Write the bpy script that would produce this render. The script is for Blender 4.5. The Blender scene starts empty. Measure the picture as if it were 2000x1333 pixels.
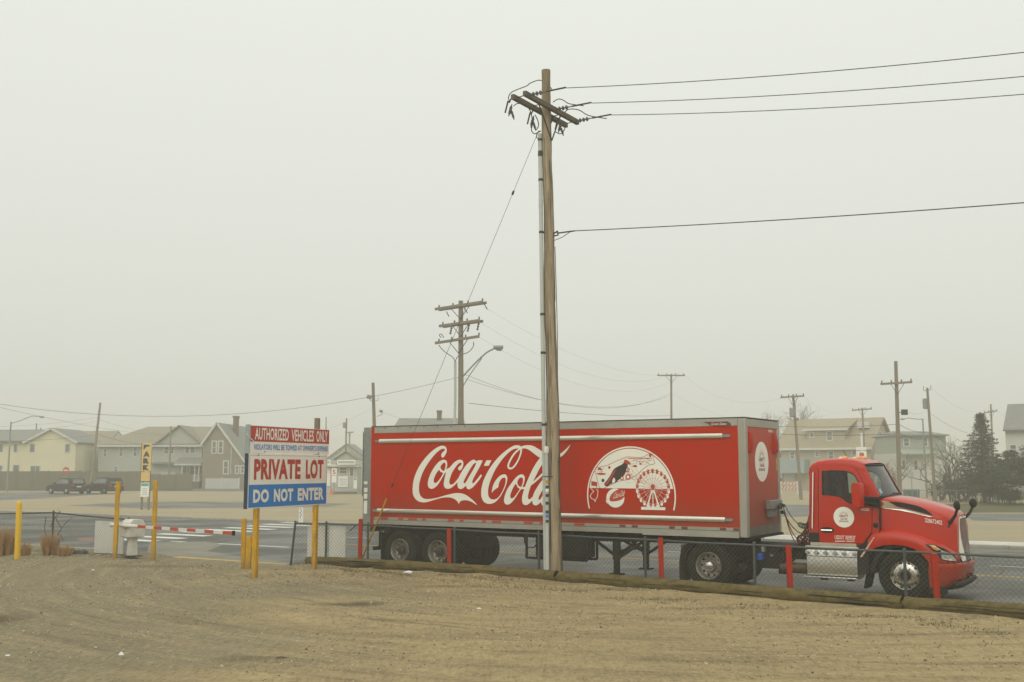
import bpy, bmesh, math, random
from mathutils import Vector, Matrix, noise
from mathutils.geometry import tessellate_polygon
R = math.radians
rnd = random.Random(7)
scene = bpy.context.scene
col = scene.collection

# ---------------------------------------------------------------- camera
CAM_Z, FPX, PITCH, HEAD = 2.80, 2130.0, R(6.6), R(32.17)
cam_data = bpy.data.cameras.new('camera')
cam_data.sensor_width = 36.0
cam_data.lens = FPX / 2000 * 36
cam_data.clip_start = 0.1
cam_data.clip_end = 8000
cam = bpy.data.objects.new('camera', cam_data)
cam.location = (0, 0, CAM_Z)
cam.rotation_euler = (R(90) + PITCH, 0, 0)
col.objects.link(cam)
scene.camera = cam

# ---------------------------------------------------------------- sky, sun, exposure
SUN_EL, SUN_AZ = R(42), R(200)
world = bpy.data.worlds.new('World')
scene.world = world
world.use_nodes = True
wn, wl = world.node_tree.nodes, world.node_tree.links
wn.clear()
w_out = wn.new('ShaderNodeOutputWorld')
w_bg = wn.new('ShaderNodeBackground')
w_sky = wn.new('ShaderNodeTexSky')
w_sky.sky_type = 'NISHITA'
w_sky.sun_disc = False
w_sky.sun_elevation = SUN_EL
w_sky.sun_rotation = SUN_AZ
w_sky.dust_density = 6.0
w_hs = wn.new('ShaderNodeHueSaturation')
w_hs.inputs['Saturation'].default_value = 0.08
w_hs.inputs['Value'].default_value = 0.012
wl.new(w_sky.outputs['Color'], w_hs.inputs['Color'])
# overcast cloud deck: brighter overhead than near the horizon (1 + 2 sin h) / 3
w_tc = wn.new('ShaderNodeTexCoord')
w_sep = wn.new('ShaderNodeSeparateXYZ')
wl.new(w_tc.outputs['Generated'], w_sep.inputs[0])
w_max = wn.new('ShaderNodeMath'); w_max.operation = 'MAXIMUM'; w_max.inputs[1].default_value = 0.0
wl.new(w_sep.outputs['Z'], w_max.inputs[0])
w_ma = wn.new('ShaderNodeMath'); w_ma.operation = 'MULTIPLY_ADD'
w_ma.inputs[1].default_value = 0.36; w_ma.inputs[2].default_value = 0.68
wl.new(w_max.outputs[0], w_ma.inputs[0])
w_mul = wn.new('ShaderNodeVectorMath'); w_mul.operation = 'SCALE'
w_mul.inputs[0].default_value = (0.975, 1.0, 0.915)
wl.new(w_ma.outputs[0], w_mul.inputs['Scale'])
w_add = wn.new('ShaderNodeVectorMath'); w_add.operation = 'ADD'
wl.new(w_mul.outputs[0], w_add.inputs[0])
wl.new(w_hs.outputs['Color'], w_add.inputs[1])
wl.new(w_add.outputs[0], w_bg.inputs['Color'])
w_bg.inputs['Strength'].default_value = 1.0
wl.new(w_bg.outputs[0], w_out.inputs['Surface'])

sun_data = bpy.data.lights.new('sun', 'SUN')
sun_data.energy = 0.75
sun_data.angle = R(60)
sun_data.color = (1.0, 0.96, 0.88)
sun = bpy.data.objects.new('sun', sun_data)
sun.rotation_euler = (R(90) - SUN_EL, 0, R(180) - SUN_AZ)   # light travels away from the camera, from behind left
col.objects.link(sun)

scene.view_settings.view_transform = 'Standard'
scene.view_settings.look = 'None'
scene.view_settings.exposure = 0.0
scene.view_settings.gamma = 1.0
scene.render.engine = 'CYCLES'
scene.cycles.use_denoising = True
scene.cycles.denoising_prefilter = 'ACCURATE'
scene.cycles.use_adaptive_sampling = False
scene.cycles.max_bounces = 6
scene.cycles.diffuse_bounces = 2
scene.cycles.glossy_bounces = 3
scene.cycles.transmission_bounces = 4
scene.cycles.transparent_max_bounces = 12
scene.cycles.volume_bounces = 1
scene.cycles.caustics_reflective = False
scene.cycles.caustics_refractive = False

# ---------------------------------------------------------------- surveying helpers
FV = Vector((math.cos(HEAD), -math.sin(HEAD), 0))      # along the road, towards the right
NV = Vector((math.sin(HEAD), math.cos(HEAD), 0))       # across the road, away from the lot
OV = Vector((5.331, 25.05, 0))                         # front near corner of the trailer, on the road

def ray(u, v):
    a = (u - 1000) / FPX; b = (666.5 - v) / FPX
    return Vector((a, math.cos(PITCH) - b * math.sin(PITCH), math.sin(PITCH) + b * math.cos(PITCH)))
def G(u, v, z=0.0):
    d = ray(u, v); t = (z - CAM_Z) / d.z
    return Vector((d.x * t, d.y * t, z))
def at(u, v, Y):
    d = ray(u, v); t = Y / d.y
    return Vector((d.x * t, Y, CAM_Z + d.z * t))
def S(u, v, y=0.0):
    d = ray(u, v); o = OV + NV * y
    t = o.dot(NV) / d.dot(NV)
    P = d * t
    return (P - o).dot(FV), P.z + CAM_Z
def L2W(s, y, z=0.0):
    p = OV + FV * s + NV * y
    return Vector((p.x, p.y, z))
def on_line(u, A, D):
    """point A + D*t on the ground that shows at picture column u (near the horizon row)"""
    k = (u - 1000) / FPX / (math.cos(PITCH) + 0.118 * math.sin(PITCH))
    t = (k * A.y - A.x) / (D.x - k * D.y)
    return A + D * t

# ---------------------------------------------------------------- materials
MATS = {}
def mat(name, c, rough=0.6, metal=0.0, var=0.12, scale=3.0, bump=0.0, bscale=60.0, coat=0.0,
        dirt=None, dirt_amt=0.4, dirt_scale=1.2, stretch=None, spec=0.5):
    if name in MATS: return MATS[name]
    m = bpy.data.materials.new(name); m.use_nodes = True
    n, l = m.node_tree.nodes, m.node_tree.links
    b = n['Principled BSDF']
    tc = n.new('ShaderNodeTexCoord'); src = tc.outputs['Object']
    if stretch:
        mp = n.new('ShaderNodeMapping'); mp.inputs['Scale'].default_value = stretch
        l.new(src, mp.inputs[0]); src = mp.outputs[0]
    nz = n.new('ShaderNodeTexNoise'); nz.inputs['Scale'].default_value = scale; nz.inputs['Detail'].default_value = 5
    l.new(src, nz.inputs['Vector'])
    mx = n.new('ShaderNodeMix'); mx.data_type = 'RGBA'
    mx.inputs[6].default_value = tuple(max(0, x * (1 - var)) for x in c) + (1,)
    mx.inputs[7].default_value = tuple(min(1, x * (1 + var)) for x in c) + (1,)
    l.new(nz.outputs['Fac'], mx.inputs[0])
    out = mx.outputs[2]
    if dirt:
        n2 = n.new('ShaderNodeTexNoise'); n2.inputs['Scale'].default_value = dirt_scale; n2.inputs['Detail'].default_value = 7
        n2.inputs['Roughness'].default_value = 0.65
        l.new(src, n2.inputs['Vector'])
        mr = n.new('ShaderNodeMapRange'); mr.inputs[1].default_value = 0.45; mr.inputs[2].default_value = 0.75
        mr.inputs[3].default_value = 0; mr.inputs[4].default_value = dirt_amt
        l.new(n2.outputs['Fac'], mr.inputs[0])
        m2 = n.new('ShaderNodeMix'); m2.data_type = 'RGBA'
        l.new(mr.outputs[0], m2.inputs[0]); l.new(out, m2.inputs[6]); m2.inputs[7].default_value = tuple(dirt) + (1,)
        out = m2.outputs[2]
    l.new(out, b.inputs['Base Color'])
    b.inputs['Roughness'].default_value = rough
    b.inputs['Metallic'].default_value = metal
    b.inputs['Specular IOR Level'].default_value = spec
    if coat:
        b.inputs['Coat Weight'].default_value = coat; b.inputs['Coat Roughness'].default_value = 0.08
    if bump:
        nb = n.new('ShaderNodeTexNoise'); nb.inputs['Scale'].default_value = bscale; nb.inputs['Detail'].default_value = 4
        l.new(src, nb.inputs['Vector'])
        bp = n.new('ShaderNodeBump'); bp.inputs['Strength'].default_value = bump; bp.inputs['Distance'].default_value = 0.02
        l.new(nb.outputs['Fac'], bp.inputs['Height']); l.new(bp.outputs[0], b.inputs['Normal'])
    MATS[name] = m
    return m

def glass_mat(name, tint, fac=0.85):
    if name in MATS: return MATS[name]
    m = bpy.data.materials.new(name); m.use_nodes = True
    n, l = m.node_tree.nodes, m.node_tree.links
    n.clear()
    o = n.new('ShaderNodeOutputMaterial'); t = n.new('ShaderNodeBsdfTransparent'); g = n.new('ShaderNodeBsdfGlossy')
    t.inputs['Color'].default_value = tuple(tint) + (1,); g.inputs['Roughness'].default_value = 0.03
    f = n.new('ShaderNodeFresnel'); f.inputs['IOR'].default_value = 1.5
    x = n.new('ShaderNodeMixShader')
    l.new(f.outputs[0], x.inputs[0]); l.new(t.outputs[0], x.inputs[1]); l.new(g.outputs[0], x.inputs[2])
    l.new(x.outputs[0], o.inputs['Surface'])
    MATS[name] = m
    return m

def siding_mat(name, c, pitch=0.14, depth=0.5):
    """painted wall boards too far away to tell apart: fine horizontal relief"""
    if name in MATS: return MATS[name]
    m = mat(name, c, 0.75, var=0.1, scale=1.2, dirt=tuple(x * 0.7 for x in c), dirt_amt=0.35, dirt_scale=0.6)
    n, l = m.node_tree.nodes, m.node_tree.links
    b = n['Principled BSDF']
    tc = n.new('ShaderNodeTexCoord'); sp = n.new('ShaderNodeSeparateXYZ'); l.new(tc.outputs['Object'], sp.inputs[0])
    md = n.new('ShaderNodeMath'); md.operation = 'PINGPONG'; md.inputs[1].default_value = pitch
    l.new(sp.outputs['Z'], md.inputs[0])
    bp = n.new('ShaderNodeBump'); bp.inputs['Strength'].default_value = depth; bp.inputs['Distance'].default_value = 0.05
    l.new(md.outputs[0], bp.inputs['Height']); l.new(bp.outputs[0], b.inputs['Normal'])
    return m

# paints, metals, timber and rubber used all over
def make_mats():
    mat('trailer red', (0.48, 0.019, 0.0), 0.5, var=0.07, scale=0.7, spec=0.10, dirt=(0.38, 0.036, 0.010), dirt_amt=0.75, dirt_scale=1.6, bump=0.05, bscale=2.0, stretch=(1.0, 1.0, 0.28))
    mat('trailer front red', (0.46, 0.040, 0.012), 0.5, spec=0.3, var=0.10, scale=1.1, dirt=(0.36, 0.085, 0.045), dirt_amt=0.6, dirt_scale=1.4, stretch=(2.5, 2.5, 0.5))
    mat('cab red', (0.47, 0.015, 0.0), 0.30, var=0.05, scale=1.5, coat=0.45, spec=0.2, dirt=(0.40, 0.022, 0.004), dirt_amt=0.35)
    mat('post red', (0.38, 0.018, 0.005), 0.7, spec=0.2, var=0.2, scale=6, dirt=(0.25, 0.05, 0.03), dirt_amt=0.5, dirt_scale=4)
    mat('print white', (0.86, 0.84, 0.74), 0.45, var=0.04)
    mat('print red', (0.48, 0.05, 0.02), 0.45, var=0.05)
    mat('print pale', (0.66, 0.42, 0.34), 0.5, var=0.25, scale=8)
    mat('print dark', (0.045, 0.03, 0.022), 0.4, var=0.2)
    mat('print brown', (0.16, 0.035, 0.025), 0.45)
    mat('rail grey', (0.40, 0.385, 0.33), 0.42, metal=0.3, var=0.12, scale=5, dirt=(0.25, 0.23, 0.18), dirt_amt=0.5, dirt_scale=3, stretch=(0.4, 1, 1))
    mat('post grey', (0.36, 0.345, 0.29), 0.5, metal=0.15, var=0.10, scale=4, dirt=(0.25, 0.23, 0.18), dirt_amt=0.4)
    mat('galvanised', (0.26, 0.28, 0.26), 0.5, metal=0.4, var=0.2, scale=9, dirt=(0.16, 0.15, 0.13), dirt_amt=0.5)
    mat('bright bar', (0.74, 0.71, 0.62), 0.22, metal=0.75, var=0.12, scale=3, dirt=(0.30, 0.27, 0.20), dirt_amt=0.45, dirt_scale=1.6, stretch=(0.3, 1, 1))
    mat('chrome', (0.78, 0.77, 0.73), 0.12, metal=1.0, var=0.05)
    mat('tread plate', (0.60, 0.59, 0.54), 0.30, metal=0.85, var=0.08, scale=4, bump=0.35, bscale=55)
    mat('wheel steel', (0.50, 0.47, 0.40), 0.40, metal=0.75, var=0.22, scale=9, dirt=(0.10, 0.065, 0.035), dirt_amt=0.8, dirt_scale=5)
    mat('wheel alloy', (0.62, 0.60, 0.55), 0.22, metal=0.95, var=0.12, scale=7, dirt=(0.25, 0.20, 0.13), dirt_amt=0.5, dirt_scale=6)
    mat('rubber', (0.014, 0.014, 0.011), 0.85, spec=0.2, var=0.3, scale=5, dirt=(0.035, 0.032, 0.022), dirt_amt=0.6, dirt_scale=2.5)
    mat('black steel', (0.012, 0.012, 0.010), 0.7, spec=0.2, var=0.3, scale=5, dirt=(0.05, 0.042, 0.03), dirt_amt=0.5)
    mat('black plastic', (0.014, 0.015, 0.013), 0.6, spec=0.3, var=0.15)
    mat('interior', (0.028, 0.03, 0.03), 0.8)
    mat('mud flap', (0.10, 0.075, 0.035), 0.85, var=0.25, dirt=(0.03, 0.027, 0.02), dirt_amt=0.7)
    glass_mat('cab glass', (0.66, 0.74, 0.68))
    glass_mat('windscreen', (0.66, 0.76, 0.70))
    mat('amber', (0.75, 0.30, 0.01), 0.2, var=0.1, coat=0.5)
    mat('lamp lens', (0.75, 0.76, 0.72), 0.12, metal=0.6, var=0.45, scale=22)
    mat('blue steel', (0.01, 0.07, 0.33), 0.4, var=0.15)
    mat('hose green', (0.02, 0.10, 0.07), 0.5)
    mat('hose red', (0.11, 0.018, 0.016), 0.5)
    mat('yellow paint', (0.62, 0.34, 0.012), 0.6, var=0.15, scale=6, spec=0.25, dirt=(0.24, 0.15, 0.05), dirt_amt=0.85, dirt_scale=4, stretch=(2.5, 2.5, 0.8))
    mat('bollard yellow', (0.72, 0.44, 0.012), 0.35, var=0.06, dirt=(0.5, 0.30, 0.02), dirt_amt=0.3)
    mat('road yellow', (0.50, 0.33, 0.06), 0.7, var=0.25, scale=9, dirt=(0.20, 0.17, 0.11), dirt_amt=0.7, dirt_scale=3)
    mat('road white', (0.74, 0.73, 0.66), 0.7, var=0.15, scale=9, dirt=(0.25, 0.25, 0.23), dirt_amt=0.6, dirt_scale=3)
    mat('white enamel', (0.68, 0.67, 0.61), 0.4, var=0.06, dirt=(0.40, 0.35, 0.25), dirt_amt=0.4, dirt_scale=4)
    mat('white board', (0.78, 0.77, 0.70), 0.6, var=0.06, dirt=(0.45, 0.43, 0.37), dirt_amt=0.4)
    mat('sign white', (0.86, 0.85, 0.77), 0.45, var=0.04, dirt=(0.5, 0.48, 0.4), dirt_amt=0.25)
    mat('sign red', (0.46, 0.035, 0.018), 0.5, var=0.12, scale=4)
    mat('sign blue', (0.0, 0.20, 0.58), 0.45, var=0.08)
    mat('sign navy', (0.018, 0.035, 0.06), 0.6)
    mat('sign frame', (0.30, 0.36, 0.36), 0.5, var=0.15)
    mat('pole timber', (0.40, 0.32, 0.215), 0.85, var=0.6, scale=4, spec=0.15, bump=0.9, bscale=22, dirt=(0.10, 0.07, 0.035), dirt_amt=0.95, dirt_scale=1.5, stretch=(3.5, 3.5, 0.32))
    mat('arm timber', (0.12, 0.095, 0.065), 0.85, var=0.3, scale=5, bump=0.4, bscale=25)
    mat('far timber', (0.22, 0.185, 0.135), 0.85, var=0.25, scale=3, stretch=(3, 3, 0.3))
    mat('log timber', (0.15, 0.115, 0.045), 0.9, var=0.5, scale=4, spec=0.15, bump=1.0, bscale=20, dirt=(0.05, 0.042, 0.016), dirt_amt=0.9, dirt_scale=2.4, stretch=(1.3, 2.2, 3))
    mat('conduit', (0.50, 0.52, 0.48), 0.5, var=0.06, dirt=(0.33, 0.33, 0.29), dirt_amt=0.4)
    mat('dark metal', (0.05, 0.05, 0.045), 0.5, metal=0.4)
    mat('wire', (0.045, 0.043, 0.038), 0.6)
    mat('porcelain', (0.10, 0.10, 0.09), 0.35)
    mat('fence green', (0.07, 0.09, 0.085), 0.55, metal=0.35, var=0.25, scale=8, dirt=(0.13, 0.12, 0.10), dirt_amt=0.5)
    mat('mesh wire', (0.10, 0.11, 0.095), 0.5, metal=0.35, var=0.2)
    mat('fence rust', (0.055, 0.048, 0.038), 0.7, var=0.3, scale=8)
    mat('litter', (0.72, 0.72, 0.70), 0.7)
    mat('straw', (0.40, 0.23, 0.09), 0.85, var=0.35, scale=4)
    mat('twig', (0.075, 0.06, 0.042), 0.9, var=0.25)
    mat('bark', (0.085, 0.07, 0.05), 0.9, var=0.3, bump=0.4, bscale=20)
    mat('needles', (0.042, 0.062, 0.032), 0.8, var=0.45, scale=0.9)
    mat('pine needles', (0.055, 0.066, 0.030), 0.8, var=0.45, scale=0.8)
    mat('shrub', (0.090, 0.072, 0.040), 0.9, var=0.4, scale=1.5)
    mat('pebble', (0.13, 0.11, 0.075), 0.9, var=0.5, scale=2.3); mat('pale pebble', (0.50, 0.44, 0.32), 0.9, var=0.4, scale=2.3)
    mat('tarp', (0.02, 0.03, 0.03), 0.5)
    mat('window trim', (0.62, 0.61, 0.55), 0.6)
    mat('pane', (0.16, 0.165, 0.155), 0.15, var=0.3, scale=1.0)  # glass colour lightened: pale sky reflection is put into it, softening far contrast
    mat('roof slate', (0.22, 0.225, 0.20), 0.85, var=0.25, scale=2)
    mat('roof brown', (0.27, 0.24, 0.17), 0.9, var=0.25, scale=2)
    mat('roof tan', (0.33, 0.28, 0.19), 0.9, var=0.2, scale=2)
    mat('chimney brick', (0.14, 0.09, 0.065), 0.9, var=0.3, scale=6)
    mat('concrete', (0.38, 0.35, 0.28), 0.85, var=0.2, scale=3, bump=0.2, bscale=40, dirt=(0.22, 0.20, 0.16), dirt_amt=0.5)
    mat('car dark', (0.012, 0.014, 0.015), 0.5, var=0.1, spec=0.25)
    mat('car black', (0.008, 0.009, 0.010), 0.5, var=0.1, spec=0.25)
    mat('tail lamp', (0.45, 0.03, 0.02), 0.3)
    mat('cone orange', (0.70, 0.16, 0.03), 0.6)
    mat('board dark', (0.16, 0.14, 0.10), 0.9, var=0.3, scale=2, stretch=(6, 6, 0.4))
    mat('park yellow', (0.72, 0.50, 0.17), 0.55, var=0.06)
    mat('park teal', (0.10, 0.40, 0.36), 0.5)
    mat('bin green', (0.08, 0.16, 0.14), 0.6)
    siding_mat('siding yellow', (0.74, 0.68, 0.45)); siding_mat('siding grey', (0.44, 0.45, 0.39))
    siding_mat('siding tan', (0.42, 0.37, 0.27)); siding_mat('shingle tan', (0.27, 0.225, 0.165), 0.1)
    siding_mat('siding green', (0.34, 0.38, 0.32)); siding_mat('siding white', (0.56, 0.55, 0.50))
    siding_mat('siding booth', (0.46, 0.48, 0.45))
make_mats()
def low_grime(m, z0, z1, c, amt):
    """road film thrown up along the lower edge"""
    n, l = m.node_tree.nodes, m.node_tree.links; b = n['Principled BSDF']; src = b.inputs['Base Color'].links[0].from_socket
    tc = n.new('ShaderNodeTexCoord'); sp_ = n.new('ShaderNodeSeparateXYZ'); l.new(tc.outputs['Object'], sp_.inputs[0])
    nz = n.new('ShaderNodeTexNoise'); nz.inputs['Scale'].default_value = 2.2; nz.inputs['Detail'].default_value = 7; nz.inputs['Roughness'].default_value = 0.7; l.new(tc.outputs['Object'], nz.inputs['Vector'])
    mr = n.new('ShaderNodeMapRange'); mr.inputs[1].default_value = z0; mr.inputs[2].default_value = z1; mr.inputs[3].default_value = amt * 2; mr.inputs[4].default_value = 0.0; l.new(sp_.outputs['Z'], mr.inputs[0])
    mu = n.new('ShaderNodeMath'); mu.operation = 'MULTIPLY'; mu.use_clamp = True; l.new(mr.outputs[0], mu.inputs[0]); l.new(nz.outputs['Fac'], mu.inputs[1])
    mx = n.new('ShaderNodeMix'); mx.data_type = 'RGBA'; l.new(mu.outputs[0], mx.inputs[0]); l.new(src, mx.inputs[6]); mx.inputs[7].default_value = c + (1,); l.new(mx.outputs[2], b.inputs['Base Color'])
low_grime(MATS['trailer red'], 1.40, 2.2, (0.20, 0.085, 0.045), 0.45)
low_grime(MATS['trailer front red'], 1.40, 2.6, (0.16, 0.08, 0.05), 0.55)
low_grime(MATS['cab red'], 0.35, 1.25, (0.17, 0.075, 0.04), 0.40)
low_grime(MATS['yellow paint'], -0.1, 0.5, (0.22, 0.16, 0.07), 0.6)
low_grime(MATS['post red'], -0.1, 0.45, (0.16, 0.09, 0.05), 0.6)
def M(n): return MATS[n]

# ---------------------------------------------------------------- mesh building
class MB:
    def __init__(s): s.v = []; s.f = []; s.mi = []; s.cur = 0
    def add(s, vs, fs):
        o = len(s.v); s.v += [tuple(p) for p in vs]
        s.f += [tuple(i + o for i in f) for f in fs]; s.mi += [s.cur] * len(fs); return s
    def box(s, x0, x1, y0, y1, z0, z1):
        vs = [(x, y, z) for z in (z0, z1) for y in (y0, y1) for x in (x0, x1)]
        return s.add(vs, [(0, 2, 3, 1), (4, 5, 7, 6), (0, 1, 5, 4), (2, 6, 7, 3), (0, 4, 6, 2), (1, 3, 7, 5)])
    def bar(s, p, q, w, h=None, up=(0, 0, 1)):
        p, q = Vector(p), Vector(q); h = h or w
        d = (q - p).normalized(); u = Vector(up)
        if abs(d.dot(u)) > 0.98: u = Vector((1, 0, 0))
        a = d.cross(u).normalized() * w / 2; b = a.cross(d).normalized() * h / 2
        vs = [c + sa * a + sb * b for c in (p, q) for sa, sb in ((-1, -1), (1, -1), (1, 1), (-1, 1))]
        return s.add(vs, [(3, 2, 1, 0), (4, 5, 6, 7), (0, 1, 5, 4), (1, 2, 6, 5), (2, 3, 7, 6), (3, 0, 4, 7)])
    def tube(s, pts, r, n=8, cap=True):
        pts = [Vector(p) for p in pts]; m = len(pts)
        rs = r if isinstance(r, (list, tuple)) else [r] * m
        vs, fs = [], []; prev = None
        for i, p in enumerate(pts):
            d = (pts[min(i + 1, m - 1)] - pts[max(i - 1, 0)])
            d = d.normalized() if d.length > 1e-9 else Vector((0, 0, 1))
            if prev is None:
                u = Vector((0, 0, 1)) if abs(d.z) < 0.9 else Vector((1, 0, 0))
                a = d.cross(u).normalized()
            else:
                a = prev - d * prev.dot(d); a = a.normalized() if a.length > 1e-6 else d.orthogonal().normalized()
            prev = a; b = d.cross(a)
            for k in range(n):
                t = 2 * math.pi * k / n
                vs.append(p + (a * math.cos(t) + b * math.sin(t)) * rs[i])
        for i in range(m - 1):
            for k in range(n):
                fs.append((i * n + k, i * n + (k + 1) % n, (i + 1) * n + (k + 1) % n, (i + 1) * n + k))
        if cap and n > 2:
            fs.append(tuple(range(n - 1, -1, -1))); fs.append(tuple((m - 1) * n + k for k in range(n)))
        return s.add(vs, fs)
    def lathe(s, prof, o, axis='y', n=24, close=False):
        """prof: (radius, height along axis)"""
        o = Vector(o)
        ax = {'x': Vector((1, 0, 0)), 'y': Vector((0, 1, 0)), 'z': Vector((0, 0, 1))}[axis] if isinstance(axis, str) else Vector(axis)
        a = ax.orthogonal().normalized(); b = ax.cross(a)
        vs, fs = [], []
        for r, h in prof:
            for k in range(n):
                t = 2 * math.pi * k / n
                vs.append(o + ax * h + (a * math.cos(t) + b * math.sin(t)) * max(r, 1e-4))
        m = len(prof)
        for i in range(m if close else m - 1):
            j = (i + 1) % m
            for k in range(n):
                fs.append((i * n + k, i * n + (k + 1) % n, j * n + (k + 1) % n, j * n + k))
        if not close:
            fs.append(tuple(range(n - 1, -1, -1))); fs.append(tuple((m - 1) * n + k for k in range(n)))
        return s.add(vs, fs)
    def prism(s, poly, fn, d0, d1, holes=()):
        """polygon (a, b) with holes, mapped by fn(a, b, d) and given thickness d0..d1"""
        loops = [list(poly)] + [list(h) for h in holes]
        flat = [p for lp in loops for p in lp]; n = len(flat)
        tris = tessellate_polygon([[Vector((a, b, 0)) for a, b in lp] for lp in loops])
        vs = [fn(a, b, d0) for a, b in flat] + [fn(a, b, d1) for a, b in flat]
        fs = [tuple(t) for t in tris] + [tuple(i + n for i in reversed(t)) for t in tris]
        o = 0
        for lp in loops:
            k = len(lp)
            fs += [(o + i, o + (i + 1) % k, o + (i + 1) % k + n, o + i + n) for i in range(k)]
            o += k
        return s.add(vs, fs)
    def flat(s, poly, fn, holes=()):
        loops = [list(poly)] + [list(h) for h in holes]
        flat = [p for lp in loops for p in lp]
        tris = tessellate_polygon([[Vector((a, b, 0)) for a, b in lp] for lp in loops])
        return s.add([fn(a, b) for a, b in flat], [tuple(t) for t in tris])
    def loft(s, rows, close=False, cap=False):
        n = len(rows[0]); vs = [p for r in rows for p in r]; fs = []
        for i in range(len(rows) - 1):
            for k in range(n if close else n - 1):
                fs.append((i * n + k, i * n + (k + 1) % n, (i + 1) * n + (k + 1) % n, (i + 1) * n + k))
        if cap:
            fs.append(tuple(range(n - 1, -1, -1))); fs.append(tuple((len(rows) - 1) * n + k for k in range(n)))
        return s.add(vs, fs)
    def mesh(s, name, mats, smooth=35, recalc=True):
        me = bpy.data.meshes.new(name)
        me.from_pydata(s.v, [], s.f); me.validate()
        if recalc:
            bm = bmesh.new(); bm.from_mesh(me); bmesh.ops.recalc_face_normals(bm, faces=bm.faces); bm.to_mesh(me); bm.free()
        for m in (mats if isinstance(mats, (list, tuple)) else [mats]): me.materials.append(m)
        if isinstance(mats, (list, tuple)) and len(mats) > 1 and len(me.polygons) == len(s.mi):
            me.polygons.foreach_set('material_index', s.mi)
        if smooth:
            me.polygons.foreach_set('use_smooth', [True] * len(me.polygons)); me.set_sharp_from_angle(angle=R(smooth))
        return me
    def build(s, name, mats, parent=None, smooth=35, bevel=0, origin=None, recalc=True):
        if isinstance(mats, str): mats = M(mats)
        elif isinstance(mats, (list, tuple)): mats = [M(x) if isinstance(x, str) else x for x in mats]
        if origin is not None:
            o = Vector(origin); s.v = [(p[0] - o.x, p[1] - o.y, p[2] - o.z) for p in s.v]
        me = s.mesh(name, mats, smooth, recalc)
        ob = bpy.data.objects.new(name, me); col.objects.link(ob)
        if origin is not None: ob.location = origin
        if parent: ob.parent = parent
        if bevel:
            bv = ob.modifiers.new('bevel', 'BEVEL'); bv.width = bevel; bv.segments = 2; bv.limit_method = 'ANGLE'; bv.angle_limit = R(40)
        return ob

def tag(o, label, cat, group=None):
    o['label'] = label; o['category'] = cat
    if group: o['group'] = group
    return o
def struct(o, label=None):
    o['kind'] = 'structure'
    if label: o['label'] = label
    return o
def stuff(o, label=None, cat=None):
    o['kind'] = 'stuff'
    if label: o['label'] = label
    if cat: o['category'] = cat
    return o
def thing(name, label, cat, loc=(0, 0, 0), rz=0.0, group=None):
    o = bpy.data.objects.new(name, None); col.objects.link(o)
    o.empty_display_size = 0.3; o.location = loc; o.rotation_euler = (0, 0, rz)
    return tag(o, label, cat, group)
def share(src, name, parent, loc=(0, 0, 0), rot=(0, 0, 0), scale=(1, 1, 1)):
    o = bpy.data.objects.new(name, src.data); col.objects.link(o)
    o.parent = parent; o.location = loc; o.rotation_euler = rot; o.scale = scale
    return o

def smooth_loop(pts, n=4, closed=True, sharp=()):
    out = []; m = len(pts)
    for i in range(m if closed else m - 1):
        p0, p1, p2, p3 = (pts[(i + k) % m] if closed else pts[min(max(i + k, 0), m - 1)] for k in (-1, 0, 1, 2))
        if i in sharp: p0 = p1
        if (i + 1) % m in sharp: p3 = p2
        for j in range(n):
            t = j / n
            out.append(tuple(0.5 * (2 * b + (c - a) * t + (2 * a - 5 * b + 4 * c - d) * t * t + (3 * b - a - 3 * c + d) * t ** 3)
                             for a, b, c, d in zip(p0, p1, p2, p3)))
    if not closed: out.append(tuple(pts[-1]))
    return out
def circle(cx, cy, rx, ry=None, n=32, a0=0.0, a1=2 * math.pi):
    ry = ry or rx
    full = abs(a1 - a0 - 2 * math.pi) < 1e-6
    return [(cx + rx * math.cos(a0 + (a1 - a0) * k / (n if full else n - 1)), cy + ry * math.sin(a0 + (a1 - a0) * k / (n if full else n - 1))) for k in range(n)]
def ring(cx, cy, r0, r1, n=40):
    return circle(cx, cy, r1, n=n), circle(cx, cy, r0, n=n)

def text2d(s, bold=0.0, shear=0.0, space=1.0):
    """(vertices in the unit box, faces) of a line of lettering"""
    cu = bpy.data.curves.new('t', 'FONT'); cu.body = s; cu.offset = bold; cu.shear = shear; cu.space_character = space
    cu.resolution_u = 3
    ob = bpy.data.objects.new('t', cu)
    me = bpy.data.meshes.new_from_object(ob)
    vs = [(v.co.x, v.co.y) for v in me.vertices]; fs = [tuple(p.vertices) for p in me.polygons]
    bpy.data.objects.remove(ob); bpy.data.curves.remove(cu); bpy.data.meshes.remove(me)
    x0, x1 = min(v[0] for v in vs), max(v[0] for v in vs); y0, y1 = min(v[1] for v in vs), max(v[1] for v in vs)
    return [((x - x0) / (x1 - x0), (y - y0) / (y1 - y0)) for x, y in vs], fs
def put_text(mb, s, fn, a0, a1, b0, b1, bold=0.0, shear=0.0, space=1.0):
    vs, fs = text2d(s, bold, shear, space)
    return mb.add([fn(a0 + (a1 - a0) * x, b0 + (b1 - b0) * y) for x, y in vs], fs)

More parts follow.
